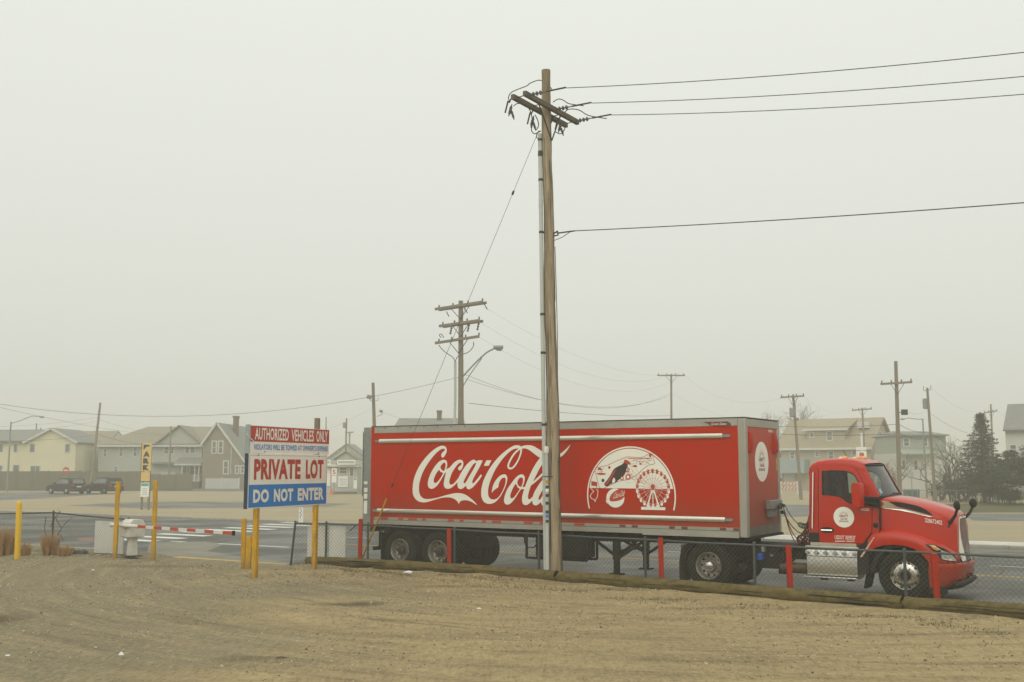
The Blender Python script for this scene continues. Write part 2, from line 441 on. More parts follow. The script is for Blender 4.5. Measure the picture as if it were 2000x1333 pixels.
# ================================================================ GROUND AND ROADS
def ground_mat(name, base, dark, grey, streak=(0.35, 1.6, 1.0), grey_mask=None, rough=0.92, speck=0.5):
    m = bpy.data.materials.new(name); m.use_nodes = True
    n, l = m.node_tree.nodes, m.node_tree.links
    b = n['Principled BSDF']; b.inputs['Roughness'].default_value = rough; b.inputs['Specular IOR Level'].default_value = 0.2
    tc = n.new('ShaderNodeTexCoord'); src = tc.outputs['Object']
    def nz(scale, detail, vec=src, rough=0.6):
        x = n.new('ShaderNodeTexNoise'); x.inputs['Scale'].default_value = scale; x.inputs['Detail'].default_value = detail
        x.inputs['Roughness'].default_value = rough; l.new(vec, x.inputs['Vector']); return x.outputs['Fac']
    def rng(v, a, c, lo=0.0, hi=1.0):
        x = n.new('ShaderNodeMapRange'); x.inputs[1].default_value = a; x.inputs[2].default_value = c
        x.inputs[3].default_value = lo; x.inputs[4].default_value = hi; l.new(v, x.inputs[0]); return x.outputs[0]
    def mix(f, a, c):
        x = n.new('ShaderNodeMix'); x.data_type = 'RGBA'; l.new(f, x.inputs[0])
        for i, q in ((6, a), (7, c)):
            if isinstance(q, tuple): x.inputs[i].default_value = q + (1,)
            else: l.new(q, x.inputs[i])
        return x.outputs[2]
    mp = n.new('ShaderNodeMapping'); mp.inputs['Scale'].default_value = streak; l.new(src, mp.inputs[0])
    c = mix(rng(nz(0.55, 8, mp.outputs[0], 0.72), 0.44, 0.72, 0, 0.75), base, dark)
    if grey_mask:
        sp = n.new('ShaderNodeSeparateXYZ'); l.new(src, sp.inputs[0])
        big = nz(0.16, 4)
        ad = n.new('ShaderNodeMath'); ad.operation = 'MULTIPLY_ADD'; ad.inputs[1].default_value = grey_mask[0]
        l.new(sp.outputs['X'], ad.inputs[0]); l.new(big, ad.inputs[2])
        c = mix(rng(ad.outputs[0], grey_mask[1], grey_mask[2], 0, 0.9), c, grey)
    else:
        c = mix(rng(nz(0.12, 5), 0.48, 0.7, 0, 0.7), c, grey)
    c = mix(rng(nz(3.1, 8, rough=0.8), 0.50, 0.68, 0, 0.6), c, dark)
    c = mix(rng(nz(8.5, 8, rough=0.85), 0.50, 0.64, 0, 0.75 * speck / .5), c, tuple(x * 0.62 for x in dark))
    c = mix(rng(nz(9.7, 8, rough=0.85), 0.53, 0.66, 0, 0.6 * speck / .5), c, tuple(min(1, x * 1.22) for x in base))
    if grey_mask:
        # tyre tracks sweeping round from the driveway, and a few damp stains
        sb = n.new('ShaderNodeVectorMath'); sb.operation = 'SUBTRACT'; sb.inputs[1].default_value = (TRK[0], TRK[1], 0); l.new(src, sb.inputs[0])
        s2 = n.new('ShaderNodeSeparateXYZ'); l.new(sb.outputs[0], s2.inputs[0])
        at2 = n.new('ShaderNodeMath'); at2.operation = 'ARCTAN2'; l.new(s2.outputs['Y'], at2.inputs[0]); l.new(s2.outputs['X'], at2.inputs[1])
        hy = n.new('ShaderNodeVectorMath'); hy.operation = 'MULTIPLY'; hy.inputs[1].default_value = (1, 1, 0); l.new(sb.outputs[0], hy.inputs[0])
        ln = n.new('ShaderNodeVectorMath'); ln.operation = 'LENGTH'; l.new(hy.outputs[0], ln.inputs[0])
        cb = n.new('ShaderNodeCombineXYZ'); l.new(ln.outputs['Value'], cb.inputs['X']); l.new(at2.outputs[0], cb.inputs['Y'])
        m3 = n.new('ShaderNodeMapping'); m3.inputs['Scale'].default_value = (1.5, 2.6, 1); l.new(cb.outputs[0], m3.inputs[0])
        tw = nz(1.3, 9, m3.outputs[0], 0.78)
        mk = n.new('ShaderNodeMath'); mk.operation = 'MULTIPLY'; l.new(rng(tw, 0.50, 0.64, 0, 1.0), mk.inputs[0]); l.new(rng(nz(0.35, 3), 0.36, 0.62, 0.10, 0.95), mk.inputs[1])
        c = mix(mk.outputs[0], c, tuple(x * 0.66 for x in dark))
        c = mix(rng(tw, 0.47, 0.34, 0, 0.55), c, tuple(min(1, x * 1.12) for x in base))
        for (sx, sy, rx, ry, am) in STAINS:
            d0 = n.new('ShaderNodeMapping'); d0.inputs['Location'].default_value = (-sx / rx, -sy / ry, 0); d0.inputs['Scale'].default_value = (1 / rx, 1 / ry, 0); l.new(src, d0.inputs[0])
            d1 = n.new('ShaderNodeVectorMath'); d1.operation = 'LENGTH'; l.new(d0.outputs[0], d1.inputs[0])
            d2 = n.new('ShaderNodeMath'); d2.operation = 'MULTIPLY_ADD'; d2.inputs[1].default_value = 1.6; l.new(nz(1.6, 8, rough=0.75), d2.inputs[0]); l.new(d1.outputs['Value'], d2.inputs[2])
            c = mix(rng(d2.outputs[0], 1.75, 1.0, 0, am), c, tuple(x * 0.42 for x in dark))
        m4 = n.new('ShaderNodeMapping'); m4.inputs['Scale'].default_value = (15, 3.2, 1); l.new(src, m4.inputs[0])
        gr = nz(1.0, 4, m4.outputs[0], 0.8)
        c = mix(rng(gr, 0.52, 0.68, 0, 0.45), c, tuple(x * 0.55 for x in dark)); c = mix(rng(gr, 0.46, 0.32, 0, 0.45), c, tuple(min(1, x * 1.2) for x in base))
    # grains and small stones, only colour and fine relief
    vo = n.new('ShaderNodeTexVoronoi'); vo.inputs['Scale'].default_value = 26.0; l.new(src, vo.inputs['Vector'])
    c = mix(rng(nz(38, 3, rough=0.8), 0.52, 0.70, 0, speck), c, tuple(x * 0.50 for x in dark))
    c = mix(rng(nz(30, 2, rough=0.8), 0.62, 0.74, 0, speck), c, tuple(min(1, x * 1.35) for x in base))
    l.new(c, b.inputs['Base Color'])
    b1 = n.new('ShaderNodeBump'); b1.inputs['Strength'].default_value = 0.7; b1.inputs['Distance'].default_value = 0.03
    l.new(nz(11, 8, rough=0.7), b1.inputs['Height'])
    b2 = n.new('ShaderNodeBump'); b2.inputs['Strength'].default_value = 0.35; b2.inputs['Distance'].default_value = 0.02
    l.new(vo.outputs['Distance'], b2.inputs['Height']); l.new(b1.outputs[0], b2.inputs['Normal'])
    l.new(b2.outputs[0], b.inputs['Normal'])
    MATS[name] = m
    return m
TRK = (6.0, 33.0)
STAINS = [(G(690, 1191).x, G(690, 1191).y, .95, .55, 1.0), (G(-10, 1225).x, G(-10, 1225).y, .9, 1.0, .85), (G(880, 1157).x, G(880, 1157).y, 1.5, .45, .6), (G(470, 1305).x, G(470, 1305).y, .7, .3, .5), (G(1010, 1290).x, G(1010, 1290).y, .6, .3, .4), (G(1400, 1200).x, G(1400, 1200).y, 1.8, .3, .45), (G(300, 1115).x, G(300, 1115).y, 2.2, .7, .5)]
SAND, SAND_D, GREY = (0.405, 0.310, 0.160), (0.200, 0.157, 0.086), (0.220, 0.192, 0.124)
ground_mat('lot sand', SAND, SAND_D, GREY, grey_mask=(-0.032, 0.52, 0.72))
ground_mat('far sand', (0.41, 0.34, 0.215), (0.29, 0.245, 0.165), (0.33, 0.295, 0.21), streak=(0.06, 0.5, 1), speck=0.2)
ground_mat('far grass', (0.115, 0.11, 0.045), (0.08, 0.075, 0.035), (0.17, 0.14, 0.07), speck=0.2)

def asphalt_mat(name, c, rough):
    m = mat(name, c, rough, spec=0.22, var=0.22, scale=1.1, dirt=tuple(x * 1.55 for x in c), dirt_amt=0.5, dirt_scale=0.35, bump=0.25, bscale=70)
    n, l = m.node_tree.nodes, m.node_tree.links
    b = n['Principled BSDF']
    tc = n.new('ShaderNodeTexCoord'); nz = n.new('ShaderNodeTexNoise'); nz.inputs['Scale'].default_value = 0.3; nz.inputs['Detail'].default_value = 5
    l.new(tc.outputs['Object'], nz.inputs['Vector'])
    mr = n.new('ShaderNodeMapRange'); mr.inputs[1].default_value = 0.4; mr.inputs[2].default_value = 0.65
    mr.inputs[3].default_value = rough - 0.22; mr.inputs[4].default_value = rough + 0.1
    l.new(nz.outputs['Fac'], mr.inputs[0]); l.new(mr.outputs[0], b.inputs['Roughness'])
    return m
asphalt_mat('asphalt', (0.086, 0.085, 0.074), 0.6)
asphalt_mat('old asphalt', (0.135, 0.135, 0.12), 0.7)

def sheet(name, pts, z, m, kind='structure'):
    mb = MB(); mb.flat([(p[0], p[1]) for p in pts], lambda a, b: (a, b, z))
    o = mb.build(name, m, smooth=0, recalc=False)
    for p in o.data.polygons:
        if p.normal.z < 0: p.flip()
    if kind: o['kind'] = kind
    return o
def px_sheet(name, px, z, m, **k):
    return sheet(name, [G(u, v, z) for u, v in px], z, m, **k)
def lq(s0, s1, y0, y1):
    return [L2W(s0, y0), L2W(s1, y0), L2W(s1, y1), L2W(s0, y1)]

sheet('ground', [(-2480, -140), (2480, -140), (2480, 2980), (-2480, 2980)], -0.06, 'far sand')
sheet('road', lq(-190, 110, -0.30, 17.6), 0.0, 'asphalt')
sheet('sandy_field', lq(-260, 160, 17.8, 420), 0.05, 'far sand')
road = bpy.data.objects['road']
px_sheet('far_street', [(-260, 956), (120, 959), (420, 960), (720, 961), (720, 956), (300, 953), (-260, 949)], 0.058, 'old asphalt')
px_sheet('side_street', [(-300, 966), (90, 962), (232, 964), (70, 974), (-60, 980), (-300, 986)], 0.062, 'old asphalt')
px_sheet('asphalt_patch', [(130, 988), (235, 982), (330, 980), (520, 981), (690, 984), (640, 990), (300, 993)], 0.058, 'old asphalt')
px_sheet('cross_street', [(1150, 990), (1560, 986), (1790, 992), (1780, 1009), (1560, 1009), (1150, 1010)], 0.058, 'old asphalt')
px_sheet('dirt_track', [(1880, 1004), (2150, 1003), (2150, 1019), (1900, 1017)], 0.058, 'old asphalt')
px_sheet('grass_strip', [(1790, 986), (1990, 983), (2200, 983), (2200, 1002), (1960, 1001), (1860, 1002)], 0.064, 'far grass')
px_sheet('concrete_apron', [(284, 1093), (292, 1060), (402, 1058), (438, 1064), (404, 1077), (470, 1087), (566, 1099), (560, 1109), (420, 1100)], 0.006, asphalt_mat('apron', (0.20, 0.185, 0.145), 0.8))

# far kerb with a little loose edge, near kerb with the gap of the driveway
mb = MB()
for i in range(-64, 36):
    a = i * 3.0; mb.box(a, a + 2.985, 17.52, 17.80, -0.05, 0.10 + rnd.uniform(-.01, .01))
o = struct(mb.build('far_kerb', 'concrete', bevel=0.015)); o.location = OV; o.rotation_euler = (0, 0, -HEAD)
mb = MB()
for a in [x * 3.0 for x in range(-60, -6)] + [-12.4 + 3 * x for x in range(0, 25)]:
    if -22.5 < a < -12.5: continue
    mb.box(a, a + 2.985, -0.46, -0.28, -0.05, 0.135 + rnd.uniform(-.006, .006))
o = struct(mb.build('near_kerb', 'concrete', bevel=0.015)); o.location = OV; o.rotation_euler = (0, 0, -HEAD)

# painted markings, each a sheet on the road
def marking(name, pts, m, z=0.004):
    o = sheet(name, pts, z, m, kind=None); o.parent = road; return o
for k in range(9):
    y = 4.4 + 1.62 * k; sc = -26.9 - 0.23 * (y - 6)
    marking('crosswalk_stripe', lq(sc - 1.5, sc + 1.5, y - 0.3, y + 0.3), 'road white')
for dy in (0, 0.24):
    for a in range(-5, 22): marking('centre_line', lq(a * 4.0, a * 4.0 + 3.99, 6.75 + dy, 6.86 + dy), 'road yellow')
for a in range(-4, 14): marking('lane_line', lq(a * 5.0 - 1.5, a * 5.0 + 0.9, 10.0, 10.12), 'road white')
for a in range(-3, 12): marking('kerb_line', lq(a * 6.0, a * 6.0 + 5.0, 15.0, 15.12), 'road yellow')
marking('stop_bar', lq(-24.6, -18.5, 4.6, 4.8), 'road white')
marking('yellow_kerb_paint', [G(u, v, .01) for u, v in ((330, 1089), (352, 1087), (560, 1102), (552, 1106))], 'road yellow', 0.010)
marking('red_road_paint', [G(u, v, .004) for u, v in ((150, 1051), (183, 1051), (181, 1057), (156, 1057))], mat('road red', (0.30, 0.14, 0.10), 0.8, var=0.3, scale=8))

# sealed cracks and patches in the asphalt
mat('tar', (0.035, 0.034, 0.030), 0.6, var=0.3)
def seam(pts, w):
    L_, R_ = [], []
    for k, (s, y) in enumerate(pts):
        a, b = pts[max(k - 1, 0)], pts[min(k + 1, len(pts) - 1)]; d = math.hypot(b[0] - a[0], b[1] - a[1]) or 1; nx, ny = -(b[1] - a[1]) / d * w / 2, (b[0] - a[0]) / d * w / 2
        L_.append(L2W(s + nx, y + ny)); R_.append(L2W(s - nx, y - ny))
    marking('tar_seam', L_ + R_[::-1], 'tar', 0.003)
sr = random.Random(12)
for y0, a0, a1 in ((3.6, -60, -18), (3.7, -14, 30), (12.2, -70, -30), (12.0, -24, 40), (8.6, -66, -32)):
    seam([(a0 + (a1 - a0) * k / 24, y0 + .18 * noise.noise((k * .7, y0, 1))) for k in range(25)], .07)
for s0 in (-55, -47, -39, -33.5, -22.5, -17, -9, 4, 10, 15, 22):
    seam([(s0 + .5 * noise.noise((k * .6, s0, 2)), .3 + k * sr.uniform(.9, 1.0)) for k in range(sr.randint(6, 16))], .06)
for s0, y0, w, h in ((-44, 5.2, 5, 1.6), (-23, 1.2, 2.6, 1.5), (11, 12.8, 6, 2), (-36, 14.2, 4, 1.4), (7.5, 2.6, 3, 1.4)):
    marking('road_patch', lq(s0, s0 + w, y0, y0 + h), asphalt_mat('patch asphalt', (0.055, 0.054, 0.048), 0.65), 0.002)

# the sandy lot in the foreground: one sheet with ruts, ramped down where the driveway meets the road
def sstep(a, b, x):
    t = min(1, max(0, (x - a) / (b - a))); return t * t * (3 - 2 * t)
def lot_z(s, y):
    p = L2W(s, y)
    z = 0.12 + 0.020 * noise.noise((p.x * .28, p.y * .5, 1.3)) + 0.013 * noise.noise((p.x * .5, p.y * 2.1, 4.1)) + 0.009 * noise.noise((p.x * 2.6, p.y * 3.4, 7.7)) + 0.004 * noise.noise((p.x * 7, p.y * 9, 2.2))
    # wheel ruts swinging round from the driveway
    dx, dy = p.x - TRK[0], p.y - TRK[1]; rr = math.hypot(dx, dy); aa = math.atan2(dy, dx)
    z += 0.030 * noise.noise((rr * 1.9, aa * 2.6, 0.5)) + 0.016 * noise.noise((rr * 4.3, aa * 4.0, 3.5))
    # sand banked against the logs
    ly = -1.06 if s < -6 else (-1.06 - .30 * (s + 6) / 1.9 if s < -4.1 else -1.36 - .117 * (s + 4.1))
    if s > -12.4: z += 0.055 * math.exp(-((y - ly + .16) / .17) ** 2) * (.6 + .8 * noise.noise((s * .9, 2, 2)))
    g = sstep(-19.6, -18.4, s) * (1 - sstep(-13.2, -12.5, s))
    r = sstep(-3.6, -0.4, y) * g
    z = z * (1 - r) + 0.011 * r
    edge = sstep(-1.2, -0.45, y) * (1 - g)
    return z * (1 - edge) + 0.118 * edge
def span(a, b, step, mid0, mid1, fine):
    out, x = [], a
    while x < b:
        out.append(x); x += fine if mid0 <= x < mid1 else step
    return out + [b]
ss = span(-75, 45, 2.0, -25, 12, 0.13)
ys = span(-45, -0.44, 2.0, -18, 0, 0.12)
mb = MB()
mb.v = [tuple(L2W(s, y, lot_z(s, y))) for y in ys for s in ss]
ns = len(ss)
mb.f = [(j * ns + i, j * ns + i + 1, (j + 1) * ns + i + 1, (j + 1) * ns + i) for j in range(len(ys) - 1) for i in range(ns - 1)]
struct(mb.build('sandy_lot', 'lot sand', smooth=180, recalc=False))

# loose stones and grit lying on the lot
mb_dark, mb_pale = MB(), MB()
for i in range(15000):
    s = rnd.uniform(-24, 12); y = -0.6 - 15.5 * rnd.random() ** 1.9
    if y > -2.2 and -18.5 < s < -12.6 and rnd.random() < .8: continue
    if noise.noise((s * .35, y * .6, 9)) < -.12: continue
    p = L2W(s, y, lot_z(s, y)); r = rnd.uniform(.007, .020) * (1.8 if rnd.random() < .05 else 1); mb = mb_dark if rnd.random() < .6 else mb_pale
    a = rnd.uniform(0, 6.28); q = [(r * math.cos(a + k * 2.09), r * math.sin(a + k * 2.09) * .8) for k in range(3)]
    vs = [(p.x + x, p.y + yy, p.z - .002) for x, yy in q] + [(p.x + x * .6, p.y + yy * .6, p.z + r * .7) for x, yy in q]
    mb.add(vs, [(3, 4, 5), (0, 1, 4, 3), (1, 2, 5, 4), (2, 0, 3, 5)])
stuff(mb_dark.build('loose_stones', 'pebble', smooth=0, recalc=False), 'small dark loose stones and grit scattered over the sandy lot', 'stones')
stuff(mb_pale.build('loose_stones', 'pale pebble', smooth=0, recalc=False), 'small pale loose stones and shell bits scattered over the sandy lot', 'stones')
# short dead weeds in front of the logs
mb = MB()
for i in range(4200):
    s = rnd.uniform(-12, 8)
    base = -1.25 if s < -5 else -1.7 - 0.18 * (s + 4)
    y = base - abs(rnd.gauss(0, .75)) - .16
    if noise.noise((s * .8, y * 1.3, 3)) < -0.02: continue
    p = L2W(s, y, lot_z(s, y)); h = rnd.uniform(.012, .06); a = rnd.uniform(0, 6.28); w = rnd.uniform(.006, .014)
    t = Vector((rnd.gauss(0, .03), rnd.gauss(0, .03), h))
    mb.add([p + Vector((math.cos(a) * w, math.sin(a) * w, 0)), p - Vector((math.cos(a) * w, math.sin(a) * w, 0)), p + t], [(0, 1, 2)])
mat('weed', (0.15, 0.13, 0.06), 0.9, var=0.5, scale=3)
stuff(mb.build('dead_weeds', 'weed', smooth=0, recalc=False), 'sparse dead weeds growing along the logs', 'weeds')

# ================================================================ BOX TRAILER  (local frame: x forward, y away from the lot, z up)
TW = 2.375
TL = 10.985
Z0, Z1, Z2, Z3 = 1.228, 1.425, 3.744, 3.937
trailer = thing('box_trailer', 'long red box trailer with white script lettering, standing behind the chain-link fence', 'trailer', OV, -HEAD)

mb = MB(); mb.box(-TL + .10, -.165, 0, TW, Z1, Z2)
body = mb.build('side_panel', 'trailer red', trailer)
mb = MB(); mb.box(-.163, -.004, .16, TW - .16, Z1, Z2 - .02); mb.build('front_panel', 'trailer front red', trailer)
mb = MB(); mb.box(-TL + .10, -.17, -.008, TW + .008, Z2, Z3 - .012); mb.build('top_rail', 'rail grey', trailer, bevel=.012)
mb = MB(); mb.box(-.168, .006, .02, TW - .02, Z2 - .018, Z3 - .02); mb.build('front_header', 'post grey', trailer, bevel=.015)
mb = MB(); mb.box(-TL, .012, -.014, TW + .014, Z3 - .011, Z3 + .012); mb.build('roof', mat('roof edge', (0.055, 0.052, 0.045), 0.6), trailer)
mb = MB(); mb.box(-TL + .12, -.18, -.006, TW + .006, Z0, Z1); brail = mb.build('bottom_rail', 'rail grey', trailer)
mb = MB(); mb.box(-2.6, -.18, -.022, -.008, Z0 - .03, Z0 + .085); mb.build('rub_plate', 'rail grey', brail)
mb = MB(); mb.box(-TL + .12, -.18, -.009, -.0065, Z0 + .118, Z0 + .126); mb.build('rail_seam', 'black steel', brail)
mb = MB()
for i in range(150):
    a = -TL + .22 + i * .0705
    for z in (Z0 + .05, Z0 + .165):
        mb.lathe([(.008, 0), (.006, .006)], (a, -.012, z), (0, -1, 0), n=5)
mb.build('rivet_row', 'galvanised', brail)
mb = MB()
for i in range(8): mb.lathe([(.016, 0), (.012, .012)], (-TL + .5 + i * .45, -.012, Z3 - .05), (0, -1, 0), n=8)
for i in range(8): mb.lathe([(.009, 0), (.007, .006)], (-TL + 4.5 + i * .8, -.012, Z3 - .12), (0, -1, 0), n=6)
mb.build('top_bolts', 'dark metal', trailer)
mb = MB(); mb.box(-.170, .018, -.016, .155, Z0 - .02, Z3 - .015); mb.build('corner_post', 'post grey', trailer, bevel=.02)
mb = MB(); mb.box(-.15, .012, TW - .14, TW + .012, Z0 - .01, Z3 - .015); mb.build('corner_post', 'post grey', trailer, bevel=.02)
mb = MB(); mb.box(-.12, .008, .15, TW - .13, Z0, Z1 + .01); fs = mb.build('front_sill', mat('sill grime', (0.17, 0.165, 0.145), 0.5, metal=0.4, var=0.3, scale=6, dirt=(0.06, 0.055, 0.05), dirt_amt=0.7), trailer)
mb = MB(); mb.box(-.10, .05, .12, TW + .02, Z0 - .06, Z0 - .005); mb.build('lower_lip', 'black steel', fs)
for yy in (-.012, TW - .10):
    mb = MB(); mb.box(-TL, -TL + .118, yy, yy + .11, Z0 - .1, Z3 - .012); mb.build('rear_post', 'trailer red', trailer, bevel=.012)
# folded lift gate and rear frame behind the red post
mb = MB(); mb.box(-TL - .30, -TL - .02, .02, .10, 1.02, 3.92); mb.box(-TL - .06, -TL - .01, .1, TW - .1, 1.3, 3.9)
mb.box(-TL - .32, -TL - .30, .0, .12, 2.0, 3.80)
rf = mb.build('lift_gate_frame', 'galvanised', trailer, bevel=.01)
mb = MB(); mb.box(-TL - .30, -TL - .02, .10, 1.2, 1.0, 1.22); mb.build('lift_gate_platform', 'galvanised', rf, bevel=.01)
for z0, z1 in ((1.50, 1.86), (1.92, 2.06), (2.10, 2.22), (2.32, 2.40)):
    mb = MB(); mb.box(-TL - .24, -TL - .12, -.004, .018, z0, z1); mb.build('instruction_plate', 'white board', rf)
mb = MB(); mb.tube([(-TL - .34, .06, 1.25), (-TL - .55, .06, 1.18), (-TL - .8, .06, 1.0)], .014, 6); mb.build('lift_gate_handle', 'black steel', rf)
# bright rub rails along the side
def rail(u0, v0, u1, v1, ext):
    s0, z0 = S(u0, v0); s1, z1 = S(u1, v1); z = (z0 + z1) / 2
    prof = [(0, -.055), (-.03, -.055), (-.045, -.035), (-.05, .0), (-.045, .035), (-.03, .055), (0, .055)]
    mb = MB(); mb.loft([[(s, y - .001, z + h) for y, h in prof] for s in (s0, s1)], cap=True)
    r = mb.build('rub_rail', 'bright bar', trailer, smooth=50)
    mb = MB(); mb.box(s1, s1 + .16, -.03, -.002, z - .035, z + .03); mb.box(s0 - .16, s0, -.03, -.002, z - .035, z + .03)
    mb.lathe([(.032, 0), (.03, .03)], (s1 + .16, -.002, z), (0, -1, 0), n=12)
    mb.build('end_cap', 'galvanised', r)
rail(742, 862.3, 1412, 851.3, 0); rail(738, 997, 1417, 1016, 0)
# red and white reflector strips
for a, b in ((725, 732), (745, 758), (778, 788), (798, 815), (825, 832), (875, 887), (898, 906), (942, 949), (961, 979), (1023, 1041), (1054, 1065), (1122, 1142), (1210, 1222), (1234, 1246), (1307, 1318), (1331, 1343), (1406, 1418), (1432, 1443)):
    s0, s1 = S(a, 1015)[0], S(b, 1015)[0]
    mb = MB(); mb.box(s0, s1, -.012, -.0065, Z1 - .062, Z1 - .006); mb.build('reflector', 'print brown' if a > 1200 else 'print red', brail)
# ---- lettering: traced outlines laid on the side as thin vinyl
def onside(off):
    def fn(u, v):
        s, z = S(u, v); return (s, off, z)
    return fn
def zA(p): return 780 + p[0] / 8.886, 850 + p[1] / 8.886
def zB(p): return 920 + p[0] / 8.886, 850 + p[1] / 8.886
def zC(p): return 1130 + p[0] / 8.886, 860 + p[1] / 8.886
C1 = [(825,265),(815,225),(795,200),(760,187),(720,190),(660,215),(590,262),(510,335),(430,425),(350,540),(290,660),(250,780),(233,900),(233,990),(245,1050),(275,1105),(320,1145),(370,1165),(430,1172),(500,1160),(600,1130),(700,1100),(780,1085),(850,1083),(910,1092),(960,1115),(1000,1145),(1035,1198),(1050,1165),(1085,1140),(1140,1133),(1200,1140),(1260,1163),(1310,1195),(1352,1218),(1310,1165),(1250,1110),(1180,1055),(1110,1022),(1040,1010),(970,1010),(890,1025),(800,1048),(700,1078),(620,1098),(540,1110),(470,1112),(420,1100),(380,1070),(355,1025),(342,960),(343,880),(360,790),(395,680),(450,570),(520,460),(590,370),(650,305),(710,258),(750,240),(780,240),(790,255),(785,275),(765,290),(742,315),(728,345),(730,372),(745,390),(765,388),(785,370),(805,335),(820,300)]
O1 = [(775,430),(740,437),(690,465),(630,530),(570,620),(525,715),(500,800),(495,860),(505,900),(525,925),(555,935),(590,930),(640,895),(690,835),(740,750),(785,668),(812,600),(830,540),(830,480),(815,445)]
O1a = [(785,480),(760,490),(725,530),(715,560),(725,590),(750,615),(778,622),(792,590),(805,530),(800,495)]
O1b = [(690,605),(640,670),(605,750),(598,800),(610,830),(640,830),(675,800),(720,740),(762,660),(730,648),(705,628)]
K1 = [(740,628),(775,622),(812,604),(860,570),(845,620),(800,655),(760,662)]
c1 = [(818,612),(880,560),(940,490),(1000,445),(1050,430),(1090,440),(1110,470),(1112,510),(1100,560),(1080,595),(1055,615),(1035,612),(1022,590),(1025,565),(1045,545),(1070,525),(1082,500),(1075,482),(1055,482),(1020,505),(970,570),(920,650),(885,740),(870,800),(872,840),(890,860),(915,860),(950,840),(1005,775),(1050,715),(1045,790),(1010,822),(940,890),(890,925),(850,935),(810,928),(785,905),(773,860),(778,800),(795,720)]
a1 = [(1300,430),(1260,440),(1210,475),(1150,540),(1090,630),(1040,720),(1012,820),(1012,880),(1025,920),(1060,938),(1100,930),(1163,880),(1170,920),(1195,942),(1230,938),(1280,905),(1340,840),(1400,765),(1437,700),(1415,685),(1370,745),(1320,805),(1290,835),(1270,835),(1270,800),(1300,730),(1360,620),(1420,510),(1450,440),(1365,440),(1340,455)]
a1h = [(1335,485),(1310,490),(1270,530),(1220,610),(1165,710),(1125,790),(1118,830),(1140,838),(1170,800),(1220,710),(1280,610),(1330,510)]
HY = [(1515,440),(1600,440),(1555,535),(1467,535)]
C2 = [(870,205),(840,185),(800,178),(750,185),(690,215),(610,270),(520,345),(430,440),(350,545),(280,660),(220,790),(185,920),(178,1020),(185,1080),(210,1140),(250,1180),(310,1198),(370,1190),(430,1160),(500,1085),(560,985),(610,870),(632,780),(630,730),(610,695),(580,683),(540,690),(490,720),(440,775),(400,840),(375,910),(362,1000),(400,960),(440,930),(475,908),(485,850),(510,790),(545,750),(580,740),(600,755),(603,800),(590,870),(550,970),(500,1055),(450,1105),(400,1120),(350,1112),(315,1080),(300,1030),(300,950),(320,850),(360,740),(420,610),(490,500),(560,405),(630,330),(700,270),(760,240),(800,235),(840,238)]
LP = [(840,234),(770,285),(710,360),(660,450),(635,520),(635,560),(655,590),(690,598),(730,585),(780,535),(830,450),(870,350),(887,280),(886,235),(870,205),(855,215)]
LPh = [(852,258),(800,300),(740,370),(690,460),(665,525),(668,555),(690,565),(720,555),(760,510),(810,430),(845,340),(858,280)]
RB = [(870,207),(920,185),(980,178),(1040,180),(1100,200),(1160,235),(1250,292),(1320,330),(1400,352),(1480,350),(1560,318),(1640,255),(1730,163),(1690,240),(1640,310),(1570,375),(1480,422),(1400,437),(1300,425),(1200,395),(1110,335),(1040,280),(980,245),(930,232),(885,238)]
O2 = [(880,683),(840,695),(780,740),(710,830),(640,930),(600,1020),(578,1100),(578,1160),(595,1195),(630,1210),(670,1200),(720,1160),(780,1080),(830,1000),(875,935),(910,870),(935,780),(935,730),(915,695)]
O2a = [(880,740),(850,745),(820,780),(808,820),(815,860),(840,890),(872,900),(892,860),(905,800),(903,755)]
O2b = [(780,850),(735,915),(695,1010),(685,1060),(695,1095),(720,1100),(760,1070),(810,1000),(848,938),(815,912)]
K2 = [(840,895),(875,902),(910,905),(950,898),(940,936),(900,940),(862,938)]
l2 = [(1300,345),(1245,360),(1200,400),(1140,480),(1070,600),(1000,750),(940,900),(900,1030),(888,1110),(895,1170),(915,1205),(950,1218),(985,1210),(1030,1175),(1075,1128),(1085,1060),(1050,1095),(1020,1115),(1000,1110),(992,1080),(1000,1020),(1020,950),(1045,880),(1090,845),(1150,795),(1220,730),(1300,640),(1370,530),(1400,440),(1390,380),(1350,345)]
l2h = [(1335,395),(1290,420),(1265,480),(1200,570),(1140,690),(1085,802),(1150,745),(1210,690),(1270,625),(1320,540),(1350,450),(1350,405)]
a2 = [(x + 58, y + 284) for x, y in a1]; a2h = [(x + 58, y + 284) for x, y in a1h]
def letters(mb, fnmap, items, base_off, step=-.0007, sub=3):
    for k, (outer, holes, sharp) in enumerate(items):
        lp = smooth_loop([fnmap(p) for p in outer], sub, sharp=sharp) if sharp is not None else [fnmap(p) for p in outer]
        hs = [smooth_loop([fnmap(p) for p in h], sub) for h in holes]
        mb.flat(lp, onside(base_off + step * k), hs)
mb = MB()
letters(mb, zA, [(C1, [], (27, 34)), (O1, [O1a, O1b], ()), (K1, [], ()), (c1, [], (0, 29)), (a1, [a1h], (11, 18, 19, 28, 29)), (HY, [], None)], -.004)
letters(mb, zB, [(C2, [], (30, 33)), (LP, [LPh], ()), (RB, [], (12,)), (O2, [O2a, O2b], ()), (K2, [], ()), (l2, [l2h], (14, 15)), (a2, [a2h], (11, 18, 19, 28, 29))], -.008)
mb.build('script_lettering', 'print white', trailer, smooth=0, recalc=False)

